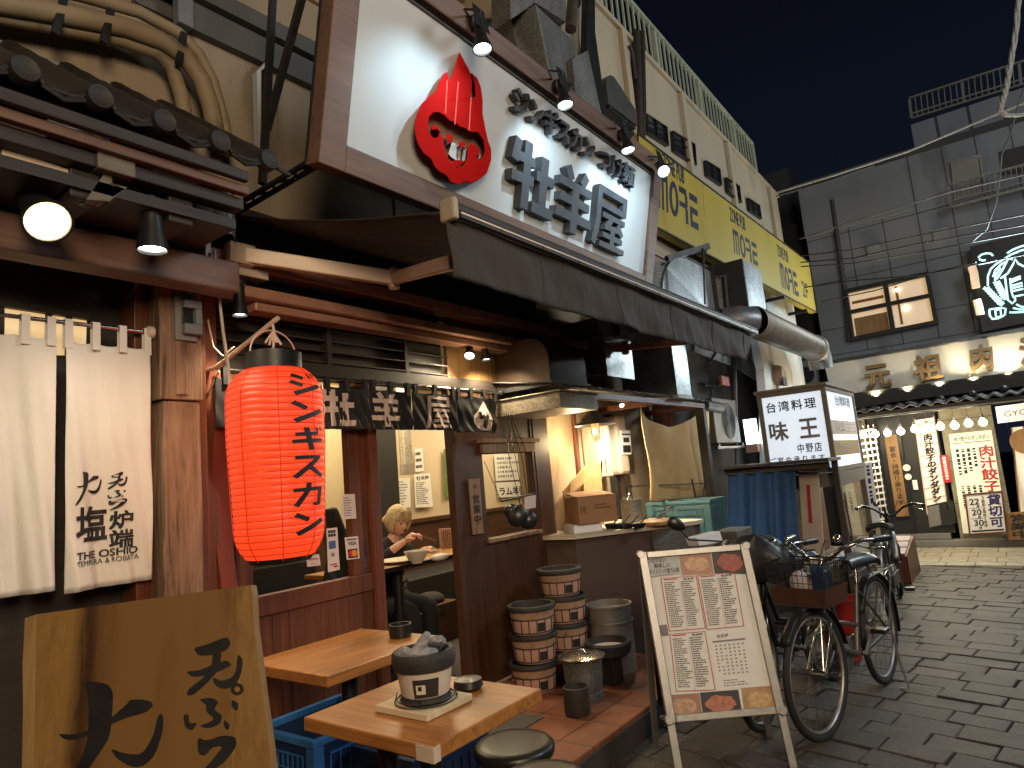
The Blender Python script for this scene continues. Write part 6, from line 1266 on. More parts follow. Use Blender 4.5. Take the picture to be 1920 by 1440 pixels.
# roof top ducts behind the sign
x8 = -2.28
def roofp(label, pts, dep, m, nm='roof_duct'):
    P3 = [X(px, py, x8) for px, py in pts]; a = MB(); a.prism(P3, (-dep, 0, 0)); return solo(nm, label, 'duct', a, m, 'ducts behind the top of the sign', bev=.006)
m_roofd = galv('roof_duct_metal', (.25, .25, .24), .5)
q8 = [X(958, 36, -2.42), X(1004, 8, -2.22), X(1038, 172, -2.20), X(976, 130, -2.36), X(1080, 80, -2.40), X(1076, 178, -2.36)]
m_ = MB(); m_.add(q8 + [p + V((-.2, .08, 0)) for p in q8], [(0, 1, 2, 3), (1, 4, 5, 2), (0, 6, 7, 1), (1, 7, 10, 4), (0, 3, 9, 6), (3, 2, 8, 9), (2, 5, 11, 8), (4, 10, 11, 5)]); solo('roof_duct', 'large square roof duct with slanting foot behind the sign top', 'duct', m_, m_roofd, 'ducts behind the top of the sign', bev=.004)
roofp('upper square duct rising out of the photo behind the sign', [(955, -60), (1058, -60), (1060, 42), (1003, 6), (958, 34)], .16, m_roofd)
roofp('narrow wedge-shaped duct right of the large roof duct', [(1074, 112), (1102, 96), (1130, 230), (1082, 200)], .15, m_roofd)
m_ = MB(); m_.tube([X(1078, -50, -2.34), X(1070, 55, -2.34)], .046, 16); m_.tube([X(1078, -3, -2.34), X(1077, 6, -2.34)], .056, 16); solo('flue_pipe', 'round brown flue pipe rising between the roof ducts', 'pipe', m_, mat('flue_brown', (.075, .055, .047), .5, .2, .3, 8), smooth=40)
m_ = MB(); P3 = [X(*p, -2.30) for p in ((1103, -60), (1115, -60), (1116, 60), (1140, 235), (1126, 228), (1100, 90))]; m_.prism(P3, (-.06, 0, 0)); solo('steel_upright', 'dark flat steel upright leaning beside the flue pipe', 'post', m_, m_black)
ho = thing('vent_cowl', 'dark rounded vent cowl with an open mouth on the cream wall behind the sign', 'vent', X(1160, 180, -2.5)); a = X(1135, 180, -2.32); b = X(1188, 205, -2.32); zt8, zb8 = X(1150, 148, -2.32).z, X(1160, 215, -2.32).z; m_ = MB(); r8 = (zt8 - zb8)
arcy = [(a.y, zb8)] + [(a.y + r8 * .55 * (1 - math.cos(t / 8 * 1.5708)), zb8 + r8 * .45 + r8 * .55 * math.sin(t / 8 * 1.5708)) for t in range(9)] + [(b.y, zt8 - r8 * .45), (b.y, zb8 + .02)]
m_.prism([(-2.30, y, z) for y, z in arcy], (-.14, 0, 0)); obj('shell', m_, mat('cowl_paint', (.065, .065, .062), .5, .2, .3, 8), ho, smooth=40); m_ = MB(); m_.box((-2.43, a.y + .03, zb8 - .02), (-2.31, b.y - .03, zb8 - .002)); obj('mouth', m_, m_ink, ho)

# =================================================================== restaurant with the white curved wall
wx = -2.35
wr_ = thing('taiwan_restaurant', 'low white-walled restaurant with a curved arch and dark brick recess beyond the tarpaulin', 'building', (-2.6, 9, 0))
e_ = X(1512, 722, wx); yw1 = e_.y; ztop = X(1450, 560, wx).z + .3
arch_o = [(1286, 512), (1340, 530), (1400, 556), (1436, 600), (1452, 660), (1458, 760), (1462, 1000)]; arch_i = [(1444, 1000), (1438, 760), (1432, 690), (1418, 628), (1395, 594), (1340, 566), (1286, 545)]
m_ = MB(); m_.prism([X(*p, wx) for p in arch_o + arch_i], (-.10, 0, 0)); obj('arch', m_, m_white, wr_)
m_ = MB(); ylft = X(1456, 700, wx - .01).y; m_.box((wx - .12, ylft, 0), (wx - .012, yw1, ztop)); m_.box((wx - .10, 8.0, X(1400, 556, wx).z + .25), (wx - .014, ylft, ztop)); m_.box((wx - 1.0, yw1 - .1, 0), (wx - .121, yw1, ztop)); obj('wall', m_, m_white, wr_)
m_ = MB(); m_.box((-3.1, 6.75, 0), (-2.85, yw1, ztop)); obj('recess_wall', m_, tiles('old_brick', (.17, .075, .05), (.05, .045, .04), .23, .075, .006, .8, (rad(90), 0, rad(90)), .6), wr_)
m_ = MB(); fq = X(1330, 620, -2.84); m_.prism([X(*p, -2.84) for p in ((1300, 585), (1370, 590), (1420, 640), (1425, 720), (1380, 690), (1300, 660))], (.02, 0, 0)); obj('plaster_patch', m_, m_white, wr_)
m_ = MB()
for k in range(9): p = X(1320 + 12 * k, 722 + 2 * math.sin(k * 2), -2.8); m_.tube([p, p + V((0, .3, .01))], .018, 8)
m_.tube([X(1375, 660, -2.62), X(1378, 780, -2.62)], .035, 8); m_.tube([X(1330, 682, -2.7), X(1345, 655, -2.7), X(1362, 645, -2.7), X(1372, 665, -2.7)], .016, 8); m_.tube([X(1375, 590, -2.62), X(1384, 1000, -2.62)], .022, 8); m_.tube([X(1320, 760, -2.6), X(1350, 765, -2.6)], .06, 12)
obj('pipework', m_, m_darkbeam, wr_, smooth=50)
m_ = MB(); a = X(1350, 722, -2.66); m_.box(a, a + V((.03, .26, -.24)) + V((0, 0, .35))); obj('red_panel', m_, mat('rusty_red', (.28, .045, .022), .6, 0, .3, 8), wr_)
m_ = MB(); vc = X(1455, 705, wx + .01); m_.lathe([(.001, .10), (.10, .10), (.135, .05), (.14, 0), (.001, 0)], vc, 20, (1, 0, 0)); obj('vent_cap', m_, m_oldwood, wr_, smooth=40); m_ = MB(); m_.box(vc + V((.06, -.09, -.14)), vc + V((.105, .09, -.03))); obj('vent_mouth', m_, m_ink, wr_)
fn = quadfn(X(1450, 560, wx + .02), X(1500, 580, wx + .02), X(1500, 618, wx + .02), X(1455, 600, wx + .02))
acn = thing('air_conditioner', 'grey-beige outdoor air conditioner unit on a bracket left of the lit restaurant box sign', 'air conditioner', X(1360, 835, -2.7)); a, b = X(1334, 745, -2.6), X(1390, 830, -2.6)
m_ = MB(); m_.box((-2.86, a.y, b.z), (-2.6, b.y, a.z)); obj('case', m_, mat('aged_beige_case', (.07, .06, .042), .55, .1, .25, 5), acn, bev=.01)
m_ = MB(); cy_, cz_ = (a.y + b.y) / 2 + .05, (a.z + b.z) / 2
for k in range(9): m_.tube([(-2.592, cy_ + (.03 + k * .022) * math.cos(t), cz_ + (.03 + k * .022) * math.sin(t)) for t in [i / 24 * 6.283 for i in range(24)]], .003, 4, True)
obj('fan_grille', m_, m_blackmat, acn); m_ = MB(); m_.lathe([(.001, 0), (.21, 0)], (-2.597, cy_, cz_), 24, (1, 0, 0)); obj('fan_opening', m_, m_ink, acn)
m_ = MB(); m_.bar((-2.86, a.y, b.z - .02), (-2.58, a.y, b.z - .02), .03, .03); m_.bar((-2.86, b.y, b.z - .02), (-2.58, b.y, b.z - .02), .03, .03); m_.bar((-2.58, a.y - .1, b.z - .05), (-2.58, b.y + .3, b.z - .05), .03, .03); obj('bracket', m_, m_black, acn)
tu = thing('tube_lamp', 'glowing white tube lamp standing upright left of the box sign', 'lamp', X(1408, 830, -2.5)); m_ = MB(); m_.tube([X(1405, 786, -2.5), X(1412, 832, -2.5)], .075, 14); obj('diffuser', m_, emit('tube_glow', (.88, .97, 1), 6), tu, smooth=50); m_ = MB(); m_.box(X(1414, 848, -2.5) + V((-.07, -.07, 0)), X(1412, 833, -2.5) + V((.07, .07, 0))); obj('base', m_, m_metalpink, tu)
lamp('POINT', 'tube_light', X(1400, 790, -2.30), 3.5, (.85, .95, 1), size=.08)

# lit box sign on its showcase
yS = 7.0; f_ = lambda px, py: Y(px, py, yS); tl, tr = f_(1420, 740), f_(1547, 722); zt9 = 2.14; zb9 = 1.30; xl9, xr9 = -2.045, -1.385; yD_ = X(1600, 735, xr9).y
bs = thing('box_sign', 'weathered lit box sign with black and grey Chinese characters for a Taiwanese restaurant', 'sign', ((xl9 + xr9) / 2, yS, zb9))
m_ = MB()
m_.box((xl9 + .02, yS + .02, zb9 + .02), (xr9 - .02, yD_ - .02, zt9 - .02)); obj('lit_face', m_, emit('box_sign_face', (.74, .87, 1), .72, (.7, .74, .8)), bs)
m_ = MB(); fw = .045
for x in (xl9, xr9 - fw):
    for y in (yS, yD_ - fw): m_.box((x, y, zb9), (x + fw, y + fw, zt9))
for z in (zb9, zt9 - fw):
    m_.box((xl9 + fw, yS, z), (xr9 - fw, yS + fw, z + fw)); m_.box((xl9 + fw, yD_ - fw, z), (xr9 - fw, yD_, z + fw))
    for x in (xl9, xr9 - fw): m_.box((x, yS + fw, z), (x + fw, yD_ - fw, z + fw))
m_grw = mat('grey_brown_frame', (.15, .12, .09), .7, 0, .35, 10, .25)
m_.box((xl9 - .02, yS - .02, zt9 + .001), (xr9 + .02, yD_ + .02, zt9 + .03)); obj('frame', m_, m_grw, bs, bev=.004)
fn = frect((xl9, yS + .018, zb9), (xr9 - xl9, 0, 0), (0, 0, zt9 - zb9)); Wd = lambda px, py: ((f_(px, py).x - xl9) / (xr9 - xl9), (f_(px, py).z - zb9) / (zt9 - zb9))
def bw(mb, s, px0, py0, px1, py1, bold): a, b = Wd(px0, py0), Wd(px1, py1); write(mb, s, fn, a[0], b[1], b[0], a[1], .0, .002, bold, pitch=.86)
m_ = MB(); bw(m_, '台湾料理', 1431, 756, 1532, 764, .018); bw(m_, '中野店', 1491, 832, 1543, 846, .014); bw(m_, 'ご宴会承ります', 1440, 859, 1549, 863, .014); obj('lettering', m_, m_ink, bs)
m_ = MB(); bw(m_, '味', 1434, 793, 1482, 825, .035); bw(m_, '王', 1490, 783, 1541, 821, .035); obj('large_lettering', m_, m_inkgrey, bs)
fs = frect((xr9 - .018, yS, zb9), (0, yD_ - yS, 0), (0, 0, zt9 - zb9))
m_ = MB(); m_.slab(fs, .06, .43, .94, .60, 0, .002); obj('pink_band', m_, m_papertan, bs)
m_ = MB(); m_.slab(fs, .06, .18, .94, .36, 0, .002); obj('yellow_band', m_, m_cardy, bs)
m_ = MB(); write(m_, '台湾料理', fs, .3, .78, .85, .92, .002, .003, .02); write(m_, '味王', fs, .2, .45, .9, .58, .002, .003, .03); scribble(m_, fs, .2, .20, .85, .34, 3, .004, 5); obj('side_lettering', m_, m_inkgrey, bs)
sh = thing('showcase', 'wood-framed glass menu showcase carrying the lit box sign', 'showcase', ((xl9 + xr9) / 2, yS, 0)); m_ = MB()
for x in (xl9 + .1, xr9 - .06):
    for y in (yS + .03, yD_ - .08): m_.box((x, y, 0), (x + .05, y + .05, zb9 - .004))
m_.box((xl9 + .1, yS + .03, .35), (xr9 - .01, yD_ - .03, .42)); m_.box((xl9 + .1, yS + .02, zb9 - .14), (xr9 - .005, yD_ - .02, zb9 - .005)); m_.box((xl9 + .1, yS + .05, .0), (xr9 - .03, yD_ - .05, .345)); obj('frame', m_, m_grw, sh, bev=.004)
m_ = MB(); m_.box((xl9 + .16, yS + .10, .43), (xl9 + .2, yD_ - .1, zb9 - .15)); obj('inside', m_, m_dwood, sh); m_ = MB(); m_.add([(xr9 - .04, yS + .09, .43), (xr9 - .04, yD_ - .09, .43), (xr9 - .04, yD_ - .09, zb9 - .145), (xr9 - .04, yS + .09, zb9 - .145)], [(0, 1, 2, 3)]); obj('pane', m_, m_glass, sh)
m_ = MB()
for k in range(6): m_.ball((xr9 - .2, yS + .2 + k * .2, .46), (.07, .07, .035), 10, 6)
obj('display_dishes', m_, m_paper, sh, smooth=50)
yC = 6.55; m_ = MB()
def curt(u, v): a = Y(1365 + 128 * u, 884, yC); b = Y(1362 + 142 * u, 1075, yC); p = b.lerp(a, v); return V((p.x, yC + .03 * math.sin(u * 24) + .02 * math.sin(u * 41 + 1) * (1 - v), p.z))
m_.sheet(curt, 70, 8); cu = thing('blue_curtain', 'dark blue curtain hung under a flat board beside the box sign', 'curtain', Y(1430, 1070, yC)); obj('cloth', m_, m_denim, cu, smooth=70, solid=.003)
m_ = MB(); a, b = Y(1362, 880, yC), Y(1558, 884, yC); m_.box((a.x - .03, yC - .12, a.z), (b.x + .02, yC + .42, a.z + .03)); m_.box((a.x - .02, yC - .02, a.z - .06), (b.x, yC + .0, a.z - .002)); m_.box((a.x - .05, yC + .36, 0), (a.x, yC + .42, a.z)); m_.box((b.x - .05, yC + .3, 0), (b.x, yC + .36, a.z)); obj('board', m_, m_darkbeam, cu, bev=.004)
yB = 6.86; fn = quadfn(Y(1497, 884, yB), Y(1534, 884, yB), Y(1546, 1050, yB), Y(1508, 1052, yB)); wb_ = thing('white_post_board', 'upright whitish board with a red vertical stripe beside the blue curtain', 'board', fn(.5, 0)); m_ = MB(); m_.slab(fn, 0, -.55, 1, 1, -.03, 0); obj('board', m_, m_metalcream, wb_, bev=.003); m_ = MB(); m_.slab(fn, .36, .42, .54, .85, 0, .003); obj('stripe', m_, m_inkred, wb_)
m_ = MB(); p = Z(1700, 1095, 0); x0 = -1.42; m_.prism([(x0, 8.5, .0), (x0, 9.3, .0), (x0, 9.3, .42), (x0, 8.5, .30)], (.30, 0, 0)); rp = thing('ramp_display', 'low sloping display box with pale leaflets at the end of the showcase', 'display', (x0, 8.9, 0)); obj('box', m_, m_dwood, rp, bev=.01); m_ = MB(); fn = frect((x0 + .02, 8.52, .315), (.27, 0, 0), (0, .75, .115)); m_.slab(fn, 0, 0, .95, .3, 0, .01); m_.slab(fn, 0, .36, .95, .62, 0, .01); m_.slab(fn, 0, .68, .95, .95, 0, .01); obj('leaflet', m_, m_papertan, rp)
# =================================================================== A-frame menu board
hu = V((r0.x, r0.y, 0)); hn = -fh; G = Z(1372, 1452, 0); ln_ = rad(13); AN = hn * math.cos(ln_) + V((0, 0, 1)) * math.sin(ln_); AU = V((0, 0, 1)) * math.cos(ln_) - hn * math.sin(ln_)
def A(px, py, h=0): return PL(px, py, G + AN * h, AN)
af = thing('menu_stand', 'aluminium A-frame stand covered with printed menus and meat photos on the paving', 'menu stand', (G.x, G.y, 0))
q_ = [(1196, 1036), (1401, 1019), (1472, 1337), (1251, 1356)]
fa = quadfn(*[A(*p) for p in q_])
m_ = MB(); m_.slab(fa, .02, .02, .98, .98, -.012, 0); obj('panel', m_, m_paper, af)
m_ = MB(); ringbars(m_, fa, 0, 0, 1, 1, .075, .042, -.02, .014); fr_ = obj('frame', m_, m_alu, af, bev=.004)
m_ = MB()
for u, v in ((0, 0), (1, 0), (1, 1), (0, 1)): c = fa(u + (.02 if u == 0 else -.02), v + (.015 if v == 0 else -.015)); m_.lathe([(.001, -.02), (.022, -.02), (.024, -.01), (.024, .010), (.018, .0155), (.001, .0155)], c, 16, AN)
obj('corner_cap', m_, m_alu, fr_, smooth=40)
for u in (.03, .97):
    a = fa(u, .02) - AN * .006; d = fa(u, .02) - fa(u, 1); b = a + d * ((0 - a.z) / d.z) if abs(d.z) > 1e-6 else a
    m_ = MB(); m_.bar(a, V((b.x, b.y, .004)), .035, .018, AN); obj('leg', m_, m_alu, af)
for u in (.03, .97):
    a = fa(u, .97) - AN * .02; b = fa(u, 0); b = V((b.x, b.y, 0)) - hn * .34 - hu * (.03 if u < .5 else -.03); m_ = MB(); m_.bar(a, b + V((0, 0, .004)), .032, .02, hn); obj('rear_leg', m_, m_alu, af)
m_ = MB(); b1 = fa(.03, 0); b2 = fa(.97, 0); s_ = -hn * .30; m_.bar(V((b1.x, b1.y, .16)) + s_, V((b2.x, b2.y, .16)) + s_, .012, .018); obj('brace', m_, m_alu, af)
m_ = MB(); m_.slab(lambda u, v, h=0: (fa(.06, .98) * (1 - u) + fa(.94, .98) * u) * v + (V((b1.x, b1.y, .22)) * (1 - u) + V((b2.x, b2.y, .22)) * u + s_ * .95) * (1 - v) - hn * (.03 - h), 0, 0, 1, 1, 0, .006); obj('rear_panel', m_, m_black, af)
def fq(*pts): return quadfn(*[A(1160 + x / 3, 960 + y / 3, .0005) for x, y in pts])
def photo(label, pts, tint, bgd, seed):
    fn = fq(*pts); m_ = MB(); m_.slab(fn, 0, 0, 1, 1, 0, .0015); o = obj('food_photo', m_, mat('photo_ground', bgd, .5, 0, .3, 10, 0), af)
    r = random.Random(seed); m_ = MB(); n = 24; pl = [(.5 + .40 * math.cos(k / n * 6.283) * r.uniform(.85, 1.08), .48 + .36 * math.sin(k / n * 6.283) * r.uniform(.85, 1.1)) for k in range(n)]; m_.poly2(pl, fn, .0015, .003)
    obj('meat_print', m_, mat('meat', tint, .5, 0, .55, 42, 0), o)
photo('', [(338, 240), (515, 222), (535, 345), (357, 358)], (.60, .36, .22), (.42, .22, .14), 1); photo('', [(520, 220), (700, 205), (728, 350), (540, 345)], (.36, .08, .06), (.035, .022, .022), 2)
photo('', [(265, 1030), (452, 1018), (472, 1150), (290, 1162)], (.50, .30, .20), (.33, .17, .12), 3); photo('', [(456, 1016), (672, 1000), (696, 1132), (476, 1150)], (.46, .17, .11), (.03, .03, .04), 4); photo('', [(690, 990), (868, 976), (893, 1112), (706, 1128)], (.55, .36, .18), (.44, .25, .13), 5)
def menu(pts, seed, cal=False):
    fn = fq(*pts); m_ = MB(); m_.slab(fn, 0, 0, 1, 1, 0, .0015); o = obj('menu_sheet', m_, m_paper, af)
    if not cal:
        m_ = MB(); ringbars(m_, fn, 0, 0, 1, 1, .02, .012, .0015, .0025); m_.slab(fn, .08, .955, .45, .975, .0015, .0025); m_.slab(fn, .50, .02, .505, .9, .0015, .0024); obj('red_border', m_, m_inkred, o)
        m_ = MB(); f3 = lambda u, v, h=0: fn(u, v, h + .0015); scribble(m_, f3, .07, .06, .48, .92, 24, .001, seed, .95, .5); scribble(m_, f3, .54, .06, .94, .92, 22, .001, seed + 9, .9, .5); write(m_, '牡羊屋', fn, .62, .93, .92, .975, .0015, .003, .03); obj('print', m_, m_ink, o)
    else:
        m_ = MB(); f3 = lambda u, v, h=0: fn(u, v, h + .0015)
        for r_ in range(9):
            for c in range(7):
                if (r_ * 7 + c) % 11: m_.slab(f3, .12 + c * .115, .26 + r_ * .062, .165 + c * .115, .285 + r_ * .062, 0, .001)
        m_.slab(f3, .07, .83, .92, .86, 0, .001); scribble(m_, f3, .2, .05, .85, .18, 3, .001, seed, .9, .4); write(m_, '牡羊屋', fn, .2, .90, .5, .97, .0015, .003, .03); obj('print', m_, m_inkgrey, o)
menu([(235, 372), (437, 358), (490, 655), (283, 672)], 11); menu([(442, 356), (652, 338), (706, 642), (496, 662)], 12); menu([(285, 686), (486, 670), (545, 1002), (322, 1010)], 13); menu([(505, 684), (722, 662), (775, 985), (552, 1005)], 14, True)
fn = fq((150, 252), (335, 238), (350, 350), (170, 372)); m_ = MB(); m_.slab(fn, 0, 0, 1, 1, 0, .0015); nt_ = obj('handwritten_note', m_, m_signwhite, af); m_ = MB(); write(m_, 'クセのない', fn, .03, .66, .60, .94, .0015, .0025, .012); write(m_, '美味しい', fn, .2, .40, .72, .66, .0015, .0025, .012); write(m_, 'アイスランド産ラム肉', fn, .03, .12, .96, .38, .0015, .0025, .012); obj('handwriting', m_, m_ink, nt_); m_ = MB(); m_.slab(fn, .05, .04, .8, .065, .0015, .0022); obj('red_underline', m_, m_inkred, nt_)
fn = fq((212, 640), (270, 632), (282, 695), (222, 702)); m_ = MB(); m_.slab(fn, 0, 0, 1, 1, 0, .0015); scribble(m_, fn, .1, .2, .9, .8, 2, .003, 3); obj('small_note', m_, m_inkgrey, af)

# =================================================================== bicycles (local frame: front is +x)
def bike(label, rear, head, fcol, basket=None, bar_m=m_chrome, seed=1, fender=m_chrome, group='bicycles parked along the shopfront', steer=0.0, saddle_z=.80, bar_z=.98):
    t = thing('bicycle', label, 'bicycle', (rear[0], rear[1], 0), group, head); R = .335; WB = 1.08; o = lambda nm, mb, m, p=t, **k: obj(nm, mb, m, p, local=True, **k)
    rot = Matrix.Rotation(steer, 3, 'Z'); ax = V((WB - .06, 0, .7)); st = lambda p: ax + rot @ (V(p) - ax)
    for nm, cx0, f in (('wheel', 0, lambda p: V(p)), ('wheel', WB, st)):
        a = MB(); n = 44; a.tube([f((cx0 + (R - .02) * math.cos(k / n * 6.2832), 0, R + (R - .02) * math.sin(k / n * 6.2832))) for k in range(n)], .019, 8, True); wl = o(nm, a, m_tyre, smooth=60)
        a = MB(); a.tube([f((cx0 + (R - .045) * math.cos(k / n * 6.2832), 0, R + (R - .045) * math.sin(k / n * 6.2832))) for k in range(n)], .011, 6, True); o('rim', a, m_alu, wl, smooth=60)
        a = MB()
        for k in range(28):
            t_ = k / 28 * 6.2832; s = (1 if k % 2 else -1); t2 = t_ + (.5 if k % 4 < 2 else -.5); a.tube([f((cx0 + .022 * math.cos(t2), s * .03, R + .022 * math.sin(t2))), f((cx0 + (R - .045) * math.cos(t_), 0, R + (R - .045) * math.sin(t_)))], .0011, 3)
        a.tube([f((cx0, -.05, R)), f((cx0, .05, R))], .018, 10); o('spokes', a, m_chrome, wl)
        a = MB(); r1 = R + .025; lo, hi = (.15, 1.08) if cx0 == 0 else (.20, .93); P_ = [f((cx0 + r1 * math.cos((lo + (hi - lo) * k / 22) * math.pi), 0, R + r1 * math.sin((lo + (hi - lo) * k / 22) * math.pi))) for k in range(23)]
        vs = []; 
        for p in P_: c0 = f((cx0, 0, R)); d = (p - c0).normalized(); sd = V((-math.sin(steer) if cx0 else 0, 1 if not cx0 else math.cos(steer), 0)); vs += [p - sd * .030 - d * .012, p - sd * .018, p + sd * .018, p + sd * .030 - d * .012]
        a.add(vs, [(i * 4 + j, i * 4 + j + 1, i * 4 + j + 5, i * 4 + j + 4) for i in range(22) for j in range(3)]); o('mudguard', a, fender, smooth=60, solid=.002)
    bb = V((.46, 0, .29)); sttop = V((.30, 0, .66)); hd0, hd1 = V((WB - .20, 0, .60)), V((WB - .25, 0, .80))
    a = MB(); a.tube([bb, sttop], .016, 10); a.tube([hd0, hd1], .019, 10); a.tube([hd0 + V((0, 0, .02)), V((.78, 0, .40)), bb + V((.06, 0, .02)), bb], .021, 10); a.tube([hd1 - V((0, 0, .05)), V((.70, 0, .52)), V((.38, 0, .44))], .014, 10)
    for s in (-1, 1): a.tube([bb + V((0, s * .03, 0)), V((0, s * .055, R))], .010, 8); a.tube([sttop + V((0, s * .015, -.04)), V((0, s * .055, R))], .008, 8)
    o('frame', a, fcol, smooth=50)
    a = MB()
    for s in (-1, 1): a.tube([st((WB - .17, s * .028, .56)), st((WB - .12, s * .045, .50)), st((WB, s * .05, R))], .010, 8)
    a.tube([st((WB - .18, -.03, .57)), st((WB - .18, .03, .57))], .014, 8); a.tube([hd0, hd1 + V((-.03, 0, .10))], .011, 8); o('fork', a, bar_m, smooth=50)
    a = MB(); z = bar_z
    for s in (-1, 1): a.tube([st((WB - .28, 0, z - .10)), st((WB - .22, s * .06, z - .085)), st((WB - .20, s * .13, z - .03)), st((WB - .28, s * .22, z + .012)), st((WB - .46, s * .275, z))], .0115, 8)
    a.tube([hd1 + V((-.02, 0, .05)), st((WB - .28, 0, z - .10))], .013, 8); hb = o('handlebar', a, bar_m, smooth=50)
    for s in (-1, 1):
        a = MB(); a.tube([st((WB - .36, s * .25, z + .004)), st((WB - .49, s * .282, z))], .017, 10); o('grip', a, m_vinyl, hb, smooth=50)
        a = MB(); a.tube([st((WB - .24, s * .20, z - .005)), st((WB - .30, s * .25, z - .035)), st((WB - .42, s * .285, z - .045))], .006, 6); o('brake_lever', a, m_chrome, hb, smooth=50)
        a = MB(); a.tube([st((WB - .24, s * .19, z)), st((WB - .10, s * .10, z + .03)), st((WB - .08, 0, z - .22)), st((WB - .16, 0, .62))], .0032, 5); o('brake_cable', a, m_black, hb, smooth=60)
    a = MB(); a.ball(st((WB - .25, .10, z + .02)), .026, 12, 8); o('bell', a, m_chrome, hb, smooth=50)
    sz_ = saddle_z; a = MB()
    def sad(u, v): t_ = u; wd = .035 + .095 * (1 - t_) ** 1.6 * (1 - max(0, .12 - t_) * 2); y = (v - .5) * 2; return V((.12 + .29 * t_, wd * y, sz_ + .02 * (1 - t_) * (.4 + .6 * abs(1 - t_)) - .045 * abs(y) ** 2.4 - .03 * (t_ < .03)))
    a.sheet(sad, 14, 12); sd_ = o('saddle', a, m_vinyl, smooth=70, solid=.018)
    a = MB(); a.tube([sttop - V((0, 0, .05)), V((.26, 0, sz_ - .03))], .012, 8)
    for s in (-1, 1): a.tube([(.17, s * .05, sz_ - .045), (.17, s * .05, sz_ - .085), (.20, s * .05, sz_ - .05)], .010, 6)
    o('seat_post', a, m_chrome, smooth=50)
    a = MB()
    for s in (-1, 1): a.tube([(.22, s * .06, .70), (-.30, s * .065, .70)], .006, 6); a.tube([(-.22, s * .065, .70), (0, s * .062, R)], .005, 6)
    for k in range(6): a.tube([(.16 - k * .085, -.062, .70), (.16 - k * .085, .062, .70)], .004, 5)
    o('rear_rack', a, m_alu, smooth=50)
    a = MB(); a.lathe([(.09, -.004), (.095, 0), (.09, .004), (.02, .01), (.02, -.01)], bb + V((0, -.045, 0)), 26, (0, 1, 0)); a.tube([bb + V((0, -.06, 0)), bb + V((.11, -.075, -.12))], .010, 8); a.tube([bb + V((0, .05, 0)), bb + V((-.11, .065, .12))], .010, 8); cr_ = o('crank', a, m_alu, smooth=40)
    a = MB(); a.box(bb + V((.06, -.165, -.135)), bb + V((.155, -.08, -.11))); o('pedal', a, m_vinyl, cr_, bev=.006); a = MB(); a.box(bb + V((-.16, .07, .11)), bb + V((-.065, .155, .135))); o('pedal', a, m_vinyl, cr_, bev=.006)
    a = MB(); a.hexa([(-.05, -.062, R - .05), (.50, -.066, .24), (.50, -.05, .24), (-.05, -.046, R - .05), (-.05, -.062, R + .05), (.50, -.066, .36), (.50, -.05, .36), (-.05, -.046, R + .05)]); o('chain_guard', a, fcol, bev=.012)
    a = MB(); a.tube([(.0, .075, R), (.06, .11, .16), (.10, .15, .012), (.10, .10, .008)], .008, 6); o('kickstand', a, m_alu, smooth=50)
    a = MB(); a.lathe([(.001, .05), (.03, .045), (.038, 0), (.001, -.002)], st((WB - .02, .0, .70)), 16, rot @ V((1, 0, 0))); o('headlight', a, m_chrome, smooth=40)
    if basket:
        bm_, x0, w0, w1, z0, z1 = basket; a = MB(); fx = WB - .10
        def bk(u, v, wid): 
            d = .13; pts = [(-d, -wid), (d, -wid), (d, wid), (-d, wid)]; s = u * 4; i = int(s) % 4; f_ = s - int(s); p, q = pts[i], pts[(i + 1) % 4]; return st((fx + .06 + p[0] + (q[0] - p[0]) * f_, p[1] + (q[1] - p[1]) * f_, z0 + (z1 - z0) * v))
        for v in (0, .18, .36, .54, .72, 1.0): a.tube([bk(k / 24, v, w0 + (w1 - w0) * v) for k in range(24)], .0045 if v in (0, 1) else .0022, 5, True)
        for k in range(44): a.tube([bk(k / 44, 0, w0), bk(k / 44, 1, w1)], .0019, 4)
        for k in range(7): a.tube([st((fx - .07 + .26 * k / 6, -w0, z0)), st((fx - .07 + .26 * k / 6, w0, z0))], .002, 4)
        bo_ = o('basket', a, bm_, smooth=50)
        a = MB(); g = lambda u, v: bk(u, v, w0 + (w1 - w0) * v + .003); vs = [g(k / 24, v) for v in (-.02, .42) for k in range(25)]; a.add(vs, [(k, k + 1, 25 + k + 1, 25 + k) for k in range(24)]); o('basket_band', a, m_door, bo_, solid=.004)
    return t, st
fr_b = mat('bike_silver', (.13, .115, .10), .38, .6, .35, 14)
hdA = math.atan2(3.94 + .335 * 0 - 5.00, -1.02 + .885)
bA, stA = bike('silver city bicycle with a wire front basket facing the viewer, nearest on the paving', (-.885, 4.98), hdA, fr_b, (m_black, 0, .14, .165, .70, .92), fender=m_black, steer=rad(-6), saddle_z=.82, bar_z=.99)
mA = Matrix.Translation((-.885, 4.98, 0)) @ Matrix.Rotation(hdA, 4, 'Z')
m_ = MB(); c = mA @ V((1.02, -.05, .79)); m_.ball(c, (.06, .05, .07), 12, 8); m_.ball(c + V((.09, .0, -.01)), (.05, .05, .05), 12, 8); solo('basket_bag', 'crumpled pale bag with orange print in the wire basket of the nearest bicycle', 'bag', m_, mat('bag_print', (.45, .40, .42), .4, 0, .5, 20, .4, stain=(.55, .16, .05)), smooth=60)
m_ = MB(); c = mA @ V((1.02, .07, .80)); m_.box(c + V((-.05, -.05, -.08)), c + V((.05, .05, .09))); solo('blue_bag', 'dark blue plastic bag at the left side of the wire basket', 'bag', m_, m_blued, bev=.025)
bB, stB = bike('black bicycle further back with its handlebar turned and chrome mudguard', (-1.08, 6.75), rad(93), m_black, None, m_black, fender=m_alu, steer=rad(8), saddle_z=.80, bar_z=.92)
hdC = math.atan2(3.93 - 5.0, -1.34 + 1.24)
